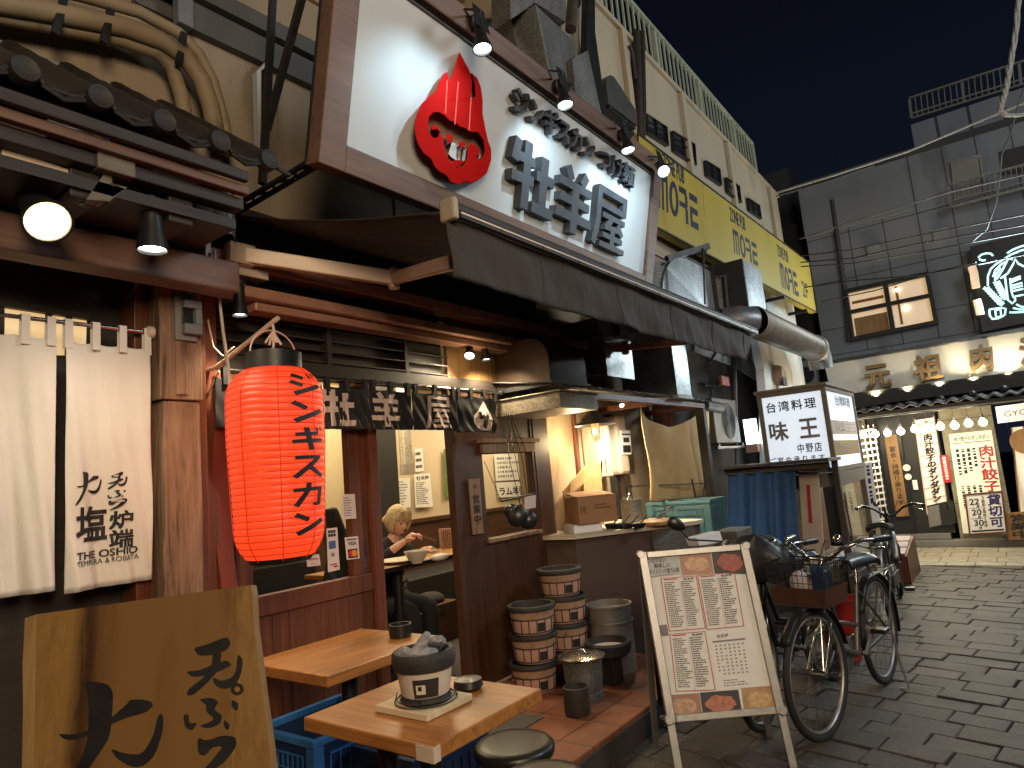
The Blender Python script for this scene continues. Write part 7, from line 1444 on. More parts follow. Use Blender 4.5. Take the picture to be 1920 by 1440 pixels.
bC, stC = bike('dark bicycle half hidden behind the A-frame menu stand, black cover over its handlebar', (-1.25, 5.0), hdC, m_black, None, m_chrome, fender=m_chrome, steer=rad(4), saddle_z=.84, bar_z=.97)
mC = Matrix.Translation((-1.25, 5.0, 0)) @ Matrix.Rotation(hdC, 4, 'Z')
m_ = MB()
def bag(u, v):
    t_ = u * 6.2832; k = math.sin(math.pi * min(1, .06 + v * .94)) ** .45; return mC @ V((.86 + .16 * math.cos(t_) * k * (1 + .06 * math.sin(5 * t_ + 7 * v)), .215 * math.sin(t_) * k * (1 + .05 * math.sin(7 * t_ + 3 * v)), .76 + .27 * v + .02 * math.sin(3 * t_)))
m_.sheet(bag, 40, 16); solo('handlebar_cover', 'black rain cover bundled over the handlebar of the half-hidden bicycle', 'cover', m_, clothm('cover_cloth', (.018, .019, .022), .5), smooth=70)
mi = thing('wing_mirror', 'black teardrop mirror on a stalk just above the A-frame top', 'mirror', Y(1268, 985, 3.95)); m_ = MB(); c = Y(1268, 982, 3.95); 
def mir(u, v): t_ = u * 6.2832; p = math.pi * v; return c + hu * (.055 * math.sin(p) * math.cos(t_) * (1 - .25 * math.sin(t_))) + V((0, 0, 1)) * (.042 * math.sin(p) * math.sin(t_) - .018 * math.cos(t_) * math.sin(p)) + hn * .02 * math.cos(p)
m_.sheet(mir, 24, 12); obj('shell', m_, m_vinyl, mi, smooth=70); m_ = MB(); hgrip = mC @ V((.62, -.27, .97)); m_.tube([c + hu * .02 - V((0, 0, .03)), c + V((.06, .02, -.10)), hgrip], .006, 6); obj('stalk', m_, m_black, mi, smooth=50)
m_ = MB(); p = Z(1490, 1250, 0); m_.lathe([(.001, 0), (.11, 0), (.15, .42), (.155, .43), (.145, .43), (.10, .02)], (-1.22, 5.45, .002), 24); solo('red_bin', 'red plastic bin partly hidden between the parked bicycles', 'bin', m_, mat('red_plastic', (.38, .025, .018), .4, 0, .15, 8), smooth=40)
m_ = MB(); fn = quadfn(X(1306, 1008, -1.75), X(1350, 996, -1.75), X(1356, 1016, -1.75), X(1312, 1024, -1.75)); m_.slab(fn, 0, 0, 1, 1, -.08, 0); solo('white_carton', 'small white carton glimpsed above the A-frame top', 'carton', m_, m_paper, bev=.004)
m_ = MB(); m_.box((-1.90, 4.95, .0), (-1.72, 5.3, .98)); solo('carton_plinth', 'grey cupboard end behind the A-frame carrying the white carton', 'cupboard', m_, m_galvd, bev=.006)
# =================================================================== pub building with the yellow sign
px_ = -2.45; PX = lambda a, b, d=0: X(a, b, px_ + d)
pb = thing('pub_building', 'cream two-storey pub building with small dark windows and a barred roof parapet', 'building', (-3, 8, 3))
yA, yZ = 4.05, PX(1468, 445).y; tb0, tb1 = PX(1200, 235), PX(1425, 335)     # parapet top line (foot of railing)
def ztop_(y): return PX(1195, 92).z + (PX(1424, 335).z - PX(1195, 92).z) * (y - PX(1195, 92).y) / (PX(1424, 335).y - PX(1195, 92).y)
zlow = 3.5
m_ = MB(); m_.hexa([(px_ - .9, yA, zlow), (px_, yA, zlow), (px_, yZ, zlow), (px_ - .9, yZ, zlow), (px_ - .9, yA, ztop_(yA)), (px_, yA, ztop_(yA)), (px_, yZ, ztop_(yZ)), (px_ - .9, yZ, ztop_(yZ))]); obj('wall', m_, m_cream, pb)
m_ = MB()
for x_ in (1190, 1297, 1378, 1452):
    p = PX(x_, 300 + (x_ - 1200) * .55); yy = p.y; m_.box((px_ + .001, yy - .05, zlow), (px_ + .05, yy + .05, ztop_(yy) - .02))
m_.hexa([(px_ - .3, yA, ztop_(yA) - .02), (px_ + .04, yA, ztop_(yA) - .02), (px_ + .04, yZ, ztop_(yZ) - .02), (px_ - .3, yZ, ztop_(yZ) - .02), (px_ - .3, yA, ztop_(yA) + .03), (px_ + .04, yA, ztop_(yA) + .03), (px_ + .04, yZ, ztop_(yZ) + .03), (px_ - .3, yZ, ztop_(yZ) + .03)])
obj('pilaster', m_, m_cream, pb, bev=.005)
for q4 in (((1256, 247), (1298, 272), (1301, 312), (1259, 285)), ((1318, 302), (1345, 318), (1349, 350), (1321, 331)), ((1357, 334), (1382, 350), (1386, 382), (1360, 362)), ((1398, 372), (1420, 386), (1424, 412), (1401, 396)), ((1206, 215), (1245, 240), (1248, 276), (1208, 250))):
    fn = quadfn(*[PX(a, b, .004) for a, b in q4]); m_ = MB(); ringbars(m_, fn, 0, 0, 1, 1, .04, .06, 0, .04); m_.slab(fn, .48, .06, .52, .94, 0, .03); m_.slab(fn, .04, .60, .96, .65, 0, .028); wn = obj('window', m_, m_black, pb); m_ = MB(); m_.slab(fn, .04, .08, .96, .93, .001, .012); obj('pane', m_, mat('dark_pane', (.02, .02, .024), .12), wn)
m_ = MB(); m_.hexa([(px_ - .6, 5.3, 3.36), (px_ - .02, 5.3, 3.36), (px_ - .02, yZ, 3.36), (px_ - .6, yZ, 3.36), (px_ - .6, 5.3, zlow - .002), (px_ - .02, 5.3, zlow - .002), (px_ - .02, yZ, zlow - .002), (px_ - .6, yZ, zlow - .002)]); m_.box((-3.2, 6.4, 2.9), (-2.9, yZ, 3.355)); obj('underside', m_, m_creamdirty, pb)
m_ = MB()
for z, x in ((3.30, -2.3), (3.20, -2.36)): m_.tube([(x, 5.6, z), (x, yZ, z)], .025, 10)
m_.tube([PX(1192, 60, .05), PX(1196, 160, .05), PX(1200, 300, .05)], .045, 10); m_.tube([PX(1204, 60, .05), PX(1207, 200, .05), PX(1204, 300, .05)], .028, 8); m_.tube([PX(1180, 85, .07), PX(1186, 100, .07), PX(1192, 150, .07)], .02, 8)
obj('pipe', m_, m_darkbeam, pb, smooth=50)
rg = thing('roof_railing', 'pale green vertical-bar railing along the roof edge of the pub building', 'railing', (px_, 8, ztop_(8)), None); hR = PX(1412, 265).z - PX(1422, 330).z
y = yA; yend = PX(1424, 330).y; m_ = MB(); posts = []
k = 0
while y < yend:
    zb_ = ztop_(max(y, yA)) + .035
    if k % 10 == 0: posts.append(MB().box((px_ - .06, y - .03, zb_), (px_ - .02, y + .03, zb_ + hR * 1.02)))
    else: m_.box((px_ - .048, y - .012, zb_ + .04), (px_ - .032, y + .012, zb_ + hR - .02))
    y += .128; k += 1
m_g = mat('pale_green_paint', (.36, .40, .31), .55, .1, .2, 8)
obj('bars', m_, m_g, rg); posts.append(MB().box((px_ - .06, yend - .03, ztop_(yend) + .03), (px_ - .02, yend + .03, ztop_(yend) + hR)))
for q in posts: obj('post', q, m_g, rg)
m_ = MB(); 
for dz in (.05, hR): m_.bar((px_ - .04, yA, ztop_(yA) + dz + .03), (px_ - .04, yend, ztop_(yend) + dz + .03), .05, .04)
obj('rail', m_, m_g, rg)
ys_ = -2.05; q4 = [X(1195, 250, -2.33), X(1517, 492, ys_), X(1531, 586, ys_), X(1195, 408, -2.33)]; yn_ = (q4[1] - q4[0]).cross(q4[3] - q4[0]).normalized(); fy = quadfn(*q4)
ysn = thing('yellow_sign', 'long yellow pub sign with repeated dark MORE lettering under the small windows', 'sign', fy(.5, 0)); m_ = MB(); m_.slab(fy, 0, 0, 1, 1, -.09, 0); obj('board', m_, m_yellow, ysn, bev=.004)
m_ = MB(); ringbars(m_, fy, -.001, -.006, 1.001, 1.006, .003, .02, 0, .01); obj('edge', m_, m_blackmat, ysn)
m_ = MB()
for u in (.27, .52, .77): m_.slab(fy, u, 0, u + .0015, 1, 0, .0012)
obj('seam', m_, m_oldwood, ysn)
def yuv(px, py): # bilinear inverse by search
    p = PL(px, py, q4[0], yn_); L = q4[1].y - q4[0].y; u = (p.y - q4[0].y) / L; b = q4[3].lerp(q4[2], u).z; t = q4[0].lerp(q4[1], u).z; return u, (p.z - b) / (t - b)
m_ = MB(); lm = []
def block_more(a, b):   # squared stencil capitals M O R E
    w = (b[0] - a[0]) / 4.3; vb, vt = b[1], a[1]; H = vt - vb
    def bars(i, segs):
        for k, (x0, y0, x1, y1) in enumerate(segs): m_.slab(fy, a[0] + w * (i * 1.08 + x0), vb + H * y0, a[0] + w * (i * 1.08 + x1), vb + H * y1, .001, .003 + k * 1e-5)
    bars(0, [(0, 0, .17, 1), (.38, 0, .55, .80), (.78, 0, .95, 1), (0, .80, .95, 1)])
    n = 18; o = [(a[0] + w * (1.08 + .5 + .47 * math.cos(k / n * 6.283)), vb + H * (.5 + .5 * math.sin(k / n * 6.283))) for k in range(n)]; i_ = [(a[0] + w * (1.08 + .5 + .22 * math.cos(k / n * 6.283)), vb + H * (.5 + .33 * math.sin(k / n * 6.283))) for k in range(n)]
    m_.poly2(o, fy, .001, .003, [i_])
    bars(2, [(0, .82, .80, 1), (.62, .50, .88, .82), (0, .42, .80, .56), (.62, 0, .88, .42)]); bars(3, [(.05, .80, .95, 1), (.05, .42, .95, .60), (.05, 0, .95, .20), (.05, .2, .30, .42)])
for (mx0, mx1, st) in (((1238, 320), (1322, 442), ((1242, 292), (1283, 350))), ((1376, 428), (1428, 505), ((1368, 391), (1398, 437))), ((1462, 490), (1502, 560), ((1456, 456), (1478, 496)))):
    a, b = yuv(*mx0), yuv(*mx1); block_more((a[0], a[1] - .02), (b[0], b[1] + .02))
    c, d = yuv(*st[0]), yuv(*st[1]); write(m_, 'ZONE PUB', fy, c[0], d[1] + .03, d[0] + .01, d[1] + .25, .001, .003, .03)
a, b = yuv(1504, 530), yuv(1519, 562); write(m_, '2F', fy, a[0], b[1], b[0], b[1] + .30, .001, .003, 0)
obj('lettering', m_, m_navyink, ysn)
m_ = MB()
for y in (6.2, 7.6, 9.0, 10.2): m_ = MB(); m_.box((-2.5, y, 3.52), (-2.10, y + .05, 3.56)); obj('bracket', m_, m_black, ysn)
m_ = MB(); m_.bar(X(1250, 485, -2.2), X(1328, 462, -1.95), .05, .05); m_.tube([X(1318, 465, -1.97), X(1322, 570, -1.97)], .008, 6); obj('bracket', m_, m_black, ysn)
lamp('AREA', 'signage_light', (-.9, 7.2, 5.0), 0.01, COOL, (-2.1, 8.5, 4), .4)

# =================================================================== far building across the end of the alley
YF = 11.6; FY = lambda a, b, d=0: Y(a, b, YF - d)
fb = thing('grey_building', 'tall grey panelled building closing the end of the alley, one window lit', 'building', (0, YF + 2, 0))
xl_ = FY(1545, 660).x; xr_ = 7.5; zt_ = Y(1720, 230, YF + .4).z
m_ = MB(); m_.box((xl_, YF, 2.2), (xr_, YF + 6, FY(1530, 345).z)); xm = FY(1706, 240).x; m_.box((xm, YF + .4, FY(1530, 345).z + .001), (xr_, YF + 6, zt_)); xq = FY(1625, 280).x; m_.box((xq, YF + 1.5, FY(1530, 345).z + .001), (xm - .002, YF + 6, FY(1660, 250).z)); obj('wall', m_, m_grey, fb)
m_ = MB()
for px in (1597, 1664, 1732, 1800, 1868, 1940): x = FY(px, 470).x; m_.box((x - .007, YF - .003, 3.0), (x + .007, YF + .01, FY(1530, 345).z)); m_.box((x - .02, YF + .397, FY(1530, 345).z), (x + .02, YF + .41, zt_)) if x > xm else None
for py in (432, 520, 610, 660): z = FY(1600, py).z; m_.box((xl_, YF - .0035, z - .006), (xr_, YF + .01, z + .006))
m_.box((xl_ - .05, YF - .1, FY(1530, 345).z - .02), (xr_, YF + .35, FY(1530, 345).z + .06)); obj('panel_joint', m_, m_greyjoint, fb)
m_ = MB(); xe = FY(1705, 345).x; m_.box((xl_ - .01, YF - .06, FY(1600, 425).z), (FY(1712, 380).x, YF - .006, FY(1530, 345).z - .03)); obj('cornice_panel', m_, m_grey, fb, bev=.01)
# dark tall neighbour in the gap
m_ = MB(); m_.box((-3.6, 12.2, 0), (xl_ - .06, 13.5, FY(1480, 400).z)); m_.box((-3.6, 12.5, 0), (xl_ - .3, 13.4, FY(1440, 340).z + .5)); obj('gap_wall', m_, m_greyjoint, fb)
q4 = [(1588, 548), (1738, 516), (1755, 605), (1601, 636)]; fn = quadfn(*[FY(a, b, .004) for a, b in q4]); m_ = MB(); ringbars(m_, fn, -.03, -.05, 1.03, 1.05, .05, .09, 0, .09); m_.slab(fn, .47, .04, .53, .96, 0, .085); m_.slab(fn, .02, .52, .98, .60, 0, .08); wn = obj('window', m_, m_black, fb, bev=.004)
m_ = MB(); m_.slab(fn, .02, .04, .98, .96, .001, .01); obj('pane', m_, emit('window_glow', (1, .60, .25), .44), wn)
m_ = MB(); m_.slab(fn, .04, .05, .46, .42, .0105, .02); m_.slab(fn, .60, .1, .63, .9, .0105, .02); m_.slab(fn, .05, .72, .45, .78, .0105, .02); obj('curtain', m_, m_panelwood, wn)
m_ = MB()
for u, v in ((.69, .42), (.62, .82)): c = fn(u, v, .03); m_.ball(c, .025, 8, 6)
obj('window_bulb', m_, m_bulb, wn)
fn = quadfn(*[FY(a, b, .004) for a, b in ((1783, 305), (1840, 290), (1848, 362), (1790, 376))]); m_ = MB(); ringbars(m_, fn, 0, 0, 1, 1, .07, .07, 0, .05); m_.slab(fn, .07, .07, .93, .93, .001, .02); obj('shutter', m_, m_concrete, fb)
fn = quadfn(*[FY(a, b, .004) for a, b in ((1872, 285), (1990, 255), (1995, 310), (1878, 330))]); m_ = MB(); m_.slab(fn, 0, 0, 1, 1, -.0, .01); obj('dark_window', m_, m_blackmat, fb)
def rail(label, q, n, dep, m=m_alu):
    t = thing('roof_railing', label, 'railing', FY(*q[3], dep)); fn = quadfn(*[FY(a, b, dep) for a, b in q]); a = MB(); a.slab(fn, 0, .92, 1, 1.0, 0, .05); a.slab(fn, 0, .0, 1, .07, 0, .05); a.slab(fn, 0, .22, 1, .28, 0, .04); obj('rail', a, m, t)
    a = MB()
    for k in range(n): u = k / (n - 1); w_ = .012 if k % 9 else .03; a.slab(fn, u - w_ / 3, .07, u + w_ / 3, .92, .005, .03)
    obj('bars', a, m, t)
m_rl = mat('dull_rail', (.16, .16, .15), .6, .3, .2, 8)
rail('roof railing on top of the grey building', [(1705, 184), (2000, 88), (2004, 135), (1710, 225)], 26, -.45, m_rl); rail('balcony railing below the shuttered opening of the grey building', [(1778, 346), (1990, 290), (1995, 335), (1784, 390)], 22, .25, m_rl)
m_ = MB(); m_.tube([FY(1560, 375, .05), FY(1583, 540, .05), FY(1592, 640, .05)], .035, 10); obj('drain_pipe', m_, m_greyjoint, fb, smooth=50)
for q in ((1640, 470), (1765, 440)): m_ = MB(); c = FY(*q, .0); m_.box(c + V((-.10, -.05, -.07)), c + V((.10, -.004, .07))); m_.box(c + V((-.11, -.07, .07)), c + V((.11, -.004, .085))); obj('wall_vent', m_, m_grey, fb, bev=.006)
c = Y(1522, 735, 11.3); m_ = MB(); m_.box(c + V((-.22, -.1, 0)), c + V((.12, .15, .5))); ga = thing('air_conditioner', 'pale air conditioner in the dark gap between the pub and the grey building', 'air conditioner', c); obj('case', m_, m_concrete, ga, bev=.01); m_ = MB(); m_.lathe([(.001, 0), (.13, 0)], c + V((-.03, -.103, .27)), 20, (0, -1, 0)); obj('fan_opening', m_, m_ink, ga)
# ground floor: canopy sign
sp = V((0, 11.22, 0)); q4 = [(1546, 684), (2010, 606), (2010, 690), (1566, 762)]
gp = [Y(a, b, 11.22) for a, b in q4]; gp[2] += V((0, -.10, 0)); gp[3] += V((0, -.10, 0)); fg = quadfn(*gp)
m_fascia = mat('pale_fascia', (.68, .66, .59), .5, 0, .06, 2, .03, streak=.2)
gs = thing('gold_letter_sign', 'long pale fascia sign with raised gold Chinese characters lit from below', 'sign', fg(.5, 0)); m_ = MB(); m_.slab(fg, 0, 0, 1, 1, -.25, 0); obj('fascia', m_, m_fascia, gs); m_ = MB(); m_.slab(fg, -.01, 1.001, 1, 1.06, -.3, .06); m_.slab(fg, -.01, -.16, 1, -.003, -.3, .10); obj('ledge', m_, m_greyjoint, gs)
def guv(px, py):
    d = ray(px, py); n = (gp[1] - gp[0]).cross(gp[3] - gp[0]).normalized(); p = CAM + d * ((gp[0] - CAM).dot(n) / d.dot(n)); u = (p.x - gp[3].x) / (gp[2].x - gp[3].x)
    for _ in range(3):
        b = gp[3].lerp(gp[2], u); t = gp[0].lerp(gp[1], u); v = (p.z - b.z) / (t.z - b.z); xl = gp[3].x + (gp[0].x - gp[3].x) * v; xr = gp[2].x + (gp[1].x - gp[2].x) * v; u = (p.x - xl) / (xr - xl)
    return u, v
m_gold = mat('gold_paint', (.13, .085, .038), .5, .2, .15, 8)
for ch, (x0_, y0_), (x1_, y1_) in (('元', (1616, 682), (1676, 732)), ('祖', (1711, 668), (1772, 716)), ('肉', (1813, 648), (1868, 700)), ('汁', (1908, 632), (1968, 684))):
    a, b = guv(x0_, y0_), guv(x1_, y1_); vm = (a[1] + b[1]) / 2; m_ = MB(); write(m_, ch, fg, a[0], vm - .32, b[0], vm + .32, .03, .10, .035); obj('gold_character', m_, m_gold, gs)
for k, px in enumerate((1647, 1706, 1765, 1828, 1892)):
    u, v = guv(px, 752 - (px - 1647) * .155); c = fg(u, .0, .09); m_ = MB(); m_.box(c + V((-.06, -.04, -.045)), c + V((.06, .04, .0))); ul = thing('uplight', ('first from the left', 'second from the left', 'third from the left', 'fourth from the left', 'rightmost in view')[k] + ' of the uplights below the gold characters', 'spotlight', c, 'uplights below the gold characters'); obj('housing', m_, m_black, ul); m_ = MB(); m_.box(c + V((-.05, -.03, .001)), c + V((.05, .03, .012))); obj('lens', m_, emit('uplight_lens', (1, .93, .70), 7), ul); lamp('SPOT', 'uplight_light', c + V((0, -.05, .03)), 48, (1, .82, .50), c + V((0, .12, .6)), .03, 140, .7)
# tiled eave under it
er = MB(); e1 = Y(1602, 775, 11.0); 
def eave(u, v): x = e1.x - .2 + u * 8; ph = u * 8 / .16 * 6.283; return V((x, 11.3 - .62 * (1 - v), e1.z + .0 + .10 * v + .018 * math.cos(ph)))
er.sheet(eave, 500, 3); obj('tiled_eave', er, m_claydark, fb, smooth=60, solid=.02); m_ = MB(); m_.box((xl_ + .2, 10.74, e1.z - .08), (xr_, YF, e1.z - .03)); m_.box((xl_ + .1, 11.0, e1.z + .1), (xr_, YF - .002, e1.z + .30)); obj('eave_board', m_, m_blackmat, fb)
m_ = MB()
for k in range(9): m_.ball(Y(1648 + 60 * k, 788 - 9 * k, 10.9) + V((0, 0, .16)), .05, 10, 8)
obj('eave_boss', m_, m_black, fb, smooth=50)
# ground floor walls
G0 = Y(1690, 1010, YF).z; m_st = tiles('granite_cladding', (.26, .235, .17), (.09, .08, .06), .9, .6, .006, .7, (rad(90), 0, 0), .2, 0, .1)
m_ = MB(); xs = [FY(p, 900).x for p in (1625, 1648, 1705, 1715, 1770, 1782, 1878)]
m_.box((xs[5], YF - .02, 0), (FY(1868, 820).x, YF + .3, 2.3)); m_.box((FY(1868, 820).x + .15, YF - .04, 0), (FY(1893, 820).x, YF + .3, 2.3)); m_.box((xl_, YF - .01, 0), (FY(1640, 900).x, YF + .3, 2.2)); m_.box((FY(1960, 820).x, YF - .02, 0), (xr_, YF + .3, 2.3)); obj('stone_cladding', m_, m_st, fb)
m_ = MB(); m_.box((xl_ + .02, 11.48, 0), (xr_, YF + .2, .10)); m_.box((xl_ + .3, 11.53, .101), (FY(1783, 1000).x, YF + .2, .19)); obj('step', m_, m_concrete, fb, bev=.01)
z0 = .191; zT = 1.92
m_ = MB(); m_.box((FY(1642, 900).x, YF - .02, z0), (FY(1775, 900).x, YF + .25, 2.2)); obj('entrance_recess', m_, m_blackmat, fb)
m_ = MB(); a, b = FY(1648, 820, .05), FY(1712, 1000, .05); m_.box((a.x, YF - .06, z0), (b.x + .05, YF - .022, zT)); dd_ = obj('door', m_, mat('black_door', (.014, .016, .022), .35), fb, bev=.004)
m_ = MB()
for px, py, r in ((1700, 877, .05), (1703, 894, .045)): m_.lathe([(.001, .012), (r, .012), (r, 0), (.001, 0)], FY(px, py, .062), 14, (0, -1, 0))
m_.box(FY(1716, 900, .062) + V((-.04, 0, 0)), FY(1722, 918, .07)); obj('door_fittings', m_, m_paper, dd_)
fn = quadfn(*[FY(a, b, .03) for a, b in ((1716, 788), (1750, 783), (1774, 940), (1738, 948))]); m_ = MB(); m_.slab(fn, 0, 0, 1, 1, 0, .01); gd = obj('glazed_door', m_, emit('glazed_door_glow', (1, .58, .28), .34), fb); m_ = MB()
for k in range(8): m_.slab(fn, 0, .06 + k * .125, 1, .075 + k * .125, .01, .018)
m_.slab(fn, .47, 0, .53, 1, .01, .019); m_.slab(fn, -.06, -.1, .0, 1.02, .0, .03); m_.slab(fn, 1.0, -.1, 1.06, 1.02, .0, .03); obj('glazing_bars', m_, m_metalcream, gd)
m_ = MB(); write(m_, '肉汁餃子のダンダダン', fn, .30, .02, .80, .82, .019, .024, .06, True, 0, 1.0); obj('lettering', m_, m_ink, gd)
m_ = MB(); m_.slab(fn, -.02, -.25, 1.0, -.02, 0, .012); obj('kick_plate', m_, m_alu, gd); m_ = MB(); m_.slab(fn, .62, -.27, 1.35, .0, .013, .03); obj('dark_panel', m_, m_blackmat, gd)
def flat(name, label, cat, q, dep, m, draw, th=.015, group=None):
    fn = quadfn(*[Y(a, b, YF - dep) for a, b in q]); t = thing(name, label, cat, fn(.5, 0), group); a = MB(); a.slab(fn, 0, 0, 1, 1, 0, th); obj('board', a, m, t, bev=.002); draw(lambda u, v, h=0: fn(u, v, h + th), t); return t
def dw(fn, t): a = MB(); write(a, '宴会・持帰り承ります。', fn, .22, .06, .78, .86, 0, .002, .02, True, 0, 1.0); obj('lettering', a, m_ink, t)
flat('plank_sign', 'tall narrow orange wooden plank with vertical black writing on the dark door', 'sign', [(1658, 817), (1681, 814), (1705, 967), (1681, 969)], .09, m_panelwood, dw)
def dp(fn, t):
    a = MB(); a.slab(fn, .06, .895, .94, .902, 0, .002); write(a, '肉汁餃子のダンダダン', fn, .10, .915, .92, .965, 0, .002, .02); scribble(a, fn, .08, .50, .60, .84, 4, .002, 5, .95, .55, True); scribble(a, fn, .08, .24, .62, .47, 4, .002, 15, .95, .5, True); obj('black_print', a, m_ink, t)
    a = MB(); write(a, '肉汁餃子', fn, .62, .40, .98, .86, 0, .002, .04, True, 0, 1.0); obj('red_print', a, m_inkred, t)
flat('poster', 'large cream poster with red vertical characters on the granite wall', 'poster', [(1779, 814), (1859, 806), (1890, 1000), (1806, 1000)], .04, emit('self_glowing_poster', (1, .93, .70), .30, (.7, .66, .5)), dp)  # poster paper glows by itself, standing in for the light on it
def dr_(fn, t): a = MB(); scribble(a, fn, .3, .08, .7, .80, 1, .002, 2, .98, .9, True); a.poly2([(.5 + .22 * math.cos(k / 16 * 6.283), .88 + .06 * math.sin(k / 16 * 6.283)) for k in range(16)], fn, 0, .002); obj('print', a, m_paper, t)
flat('banner', 'small red vertical banner with a white roundel left of the cream poster', 'banner', [(1761, 854), (1777, 852), (1786, 904), (1770, 906)], .05, m_inkred, dr_)
def dk(fn, t):
    a = MB(); write(a, '貸切可', fn, .58, .12, .97, .97, 0, .002, .045, True, 0, 1.0); obj('violet_print', a, m_inkblue, t)
    a = MB()
    for k, s in enumerate(('22', '20', '30')): write(a, s, fn, .08 + .03 * k, .74 - k * .28, .36 + .03 * k, .90 - k * .28, 0, .002, .03); write(a, '席', fn, .26, .66 - k * .28, .36, .73 - k * .28, 0, .002, .01)
    a.slab(fn, .06, .645, .42, .655, 0, .002); a.slab(fn, .06, .37, .42, .38, 0, .002); a.slab(fn, .04, .03, .96, .075, 0, .002); obj('dark_print', a, m_ink, t)
    a = MB(); write(a, '3階席2階席1階席', fn, .42, .14, .52, .95, 0, .002, .01, True, 0, .9); obj('small_print', a, m_dwood, t); a = MB(); ringbars(a, fn, -.05, -.04, 1.05, 1.04, .05, .04, -.02, .01); obj('frame', a, m_dwood, t)
flat('notice_board', 'dark framed whitish notice board with violet characters and seat numbers standing before the poster', 'notice board', [(1811, 929), (1877, 923), (1886, 996), (1820, 1000)], .30, m_paper, dk, .03)
def de(fn, t): a = MB(); write(a, '営業中', fn, .12, .04, .92, .94, 0, .002, .035, True, 0, .95); obj('lettering', a, m_ink, t)
flat('wooden_notice', 'light wooden board with black characters at the right photo edge', 'notice board', [(1884, 962), (1935, 958), (1942, 1010), (1890, 1012)], .28, m_panelwood, de, .03)
def dg(fn, t): a = MB(); write(a, 'GYOZA', fn, .10, .32, .62, .66, 0, .002, .01); obj('lettering', a, m_inkgrey, t)
flat('light_box', 'pink-white light box reading GYOZA above the side entrance', 'sign', [(1866, 763), (2010, 744), (2016, 776), (1871, 794)], .25, emit('gyoza_box', (1, .80, .72), .72, (.8, .7, .66)), dg, .05)
m_ = MB(); fn = quadfn(*[FY(a, b, .0) for a, b in ((1895, 802), (2010, 790), (2010, 1000), (1915, 1000))]); m_.slab(fn, 0, 0, 1, 1, .0, .01); sd = obj('side_entrance', m_, emit('side_entrance_glow', (1, .70, .36), .28), fb); m_ = MB(); c = fn(.22, .86, .05); m_.lathe([(.001, .02), (.17, .02), (.17, 0), (.001, 0)], c, 24, (0, -1, 0)); obj('round_emblem', m_, m_panelwood, sd)
m_ = MB()
for k in range(5): m_.slab(fn, .0 + k * .2, 0, .03 + k * .2, 1, .01, .02)
obj('glazing_bars', m_, m_panelwood, sd)
# lattice screen and flags left of the door
m_ = MB(); fn = quadfn(*[Y(a, b, 11.0) for a, b in ((1608, 800), (1640, 795), (1668, 985), (1640, 990))])
for k in range(4): m_.slab(fn, k * .3, 0, k * .3 + .05, 1, 0, .02)
for k in range(16): m_.slab(fn, 0, k / 16, 1, k / 16 + .02, .02, .03)
solo('lattice_screen', 'white lattice screen beside the far dark door', 'screen', m_, m_paper)
def flag(label, q, dep, seed):
    fn = quadfn(*[Y(a, b, dep) for a, b in q]); t = thing('nobori_flag', label, 'flag', fn(0, 0)); a = MB(); f2_ = lambda u, v, h=0: fn(u, v, .02 * math.sin(v * 7 + seed) * u + h); a.sheet(lambda u, v: f2_(u, v), 6, 24); obj('cloth', a, m_paper, t, smooth=70, solid=.003); a = MB(); scribble(a, f2_, .3, .05, .72, .95, 1, .004, seed, .98, .8, True); obj('print', a, m_inkblue, t); a = MB(); a.tube([fn(0, -.25), fn(0, 1.04)], .008, 6); obj('pole', a, m_alu, t)
flag('white advertising flag with violet writing behind the showcase', [(1617, 868), (1634, 866), (1650, 980), (1632, 985)], 10.0, 4)
# string of bulbs
for k, (px, py) in enumerate(((1619, 816), (1641, 814), (1664, 812), (1689, 809), (1715, 805), (1739, 804), (1763, 800), (1790, 798), (1816, 794), (1843, 792))):
    c = Y(px, py, 10.82); t = thing('light_bulb', ('first', 'second', 'third', 'fourth', 'fifth', 'sixth', 'seventh', 'eighth', 'ninth', 'tenth')[k] + ' glowing round bulb from the lattice screen in the row under the far eave', 'light bulb', c, 'bulbs hanging under the far eave')
    if k == 0: gb = MB(); gb.ball((0, 0, 0), .048, 14, 10); gb.tube([(0, 0, .044), (0, 0, .06)], .02, 8); me_ = obj('glass', gb, m_bulb, None, smooth=60).data; bpy.data.objects.remove(bpy.data.objects['glass']); gs_ = MB(); gs_.tube([(0, 0, .06), (0, 0, .11)], .018, 8); gs_.tube([(0, 0, .11), (0, 0, .34)], .004, 5); me2 = obj('socket', gs_, m_black, None).data; bpy.data.objects.remove(bpy.data.objects['socket'])
    for nm, mm in (('glass', me_), ('socket', me2)): ob = link(bpy.data.objects.new(nm, mm)); ob.parent = t
    if k % 2 == 0: lamp('POINT', 'bulb_light', c + V((0, -.07, 0)), 30, (1, .82, .52), size=.06)
m_ = MB(); m_.tube([Y(1600, 787, 10.82), Y(1860, 758, 10.82)], .008, 6); solo('bulb_wire', 'thin wire from which the row of bulbs hangs', 'wire', m_, m_black)

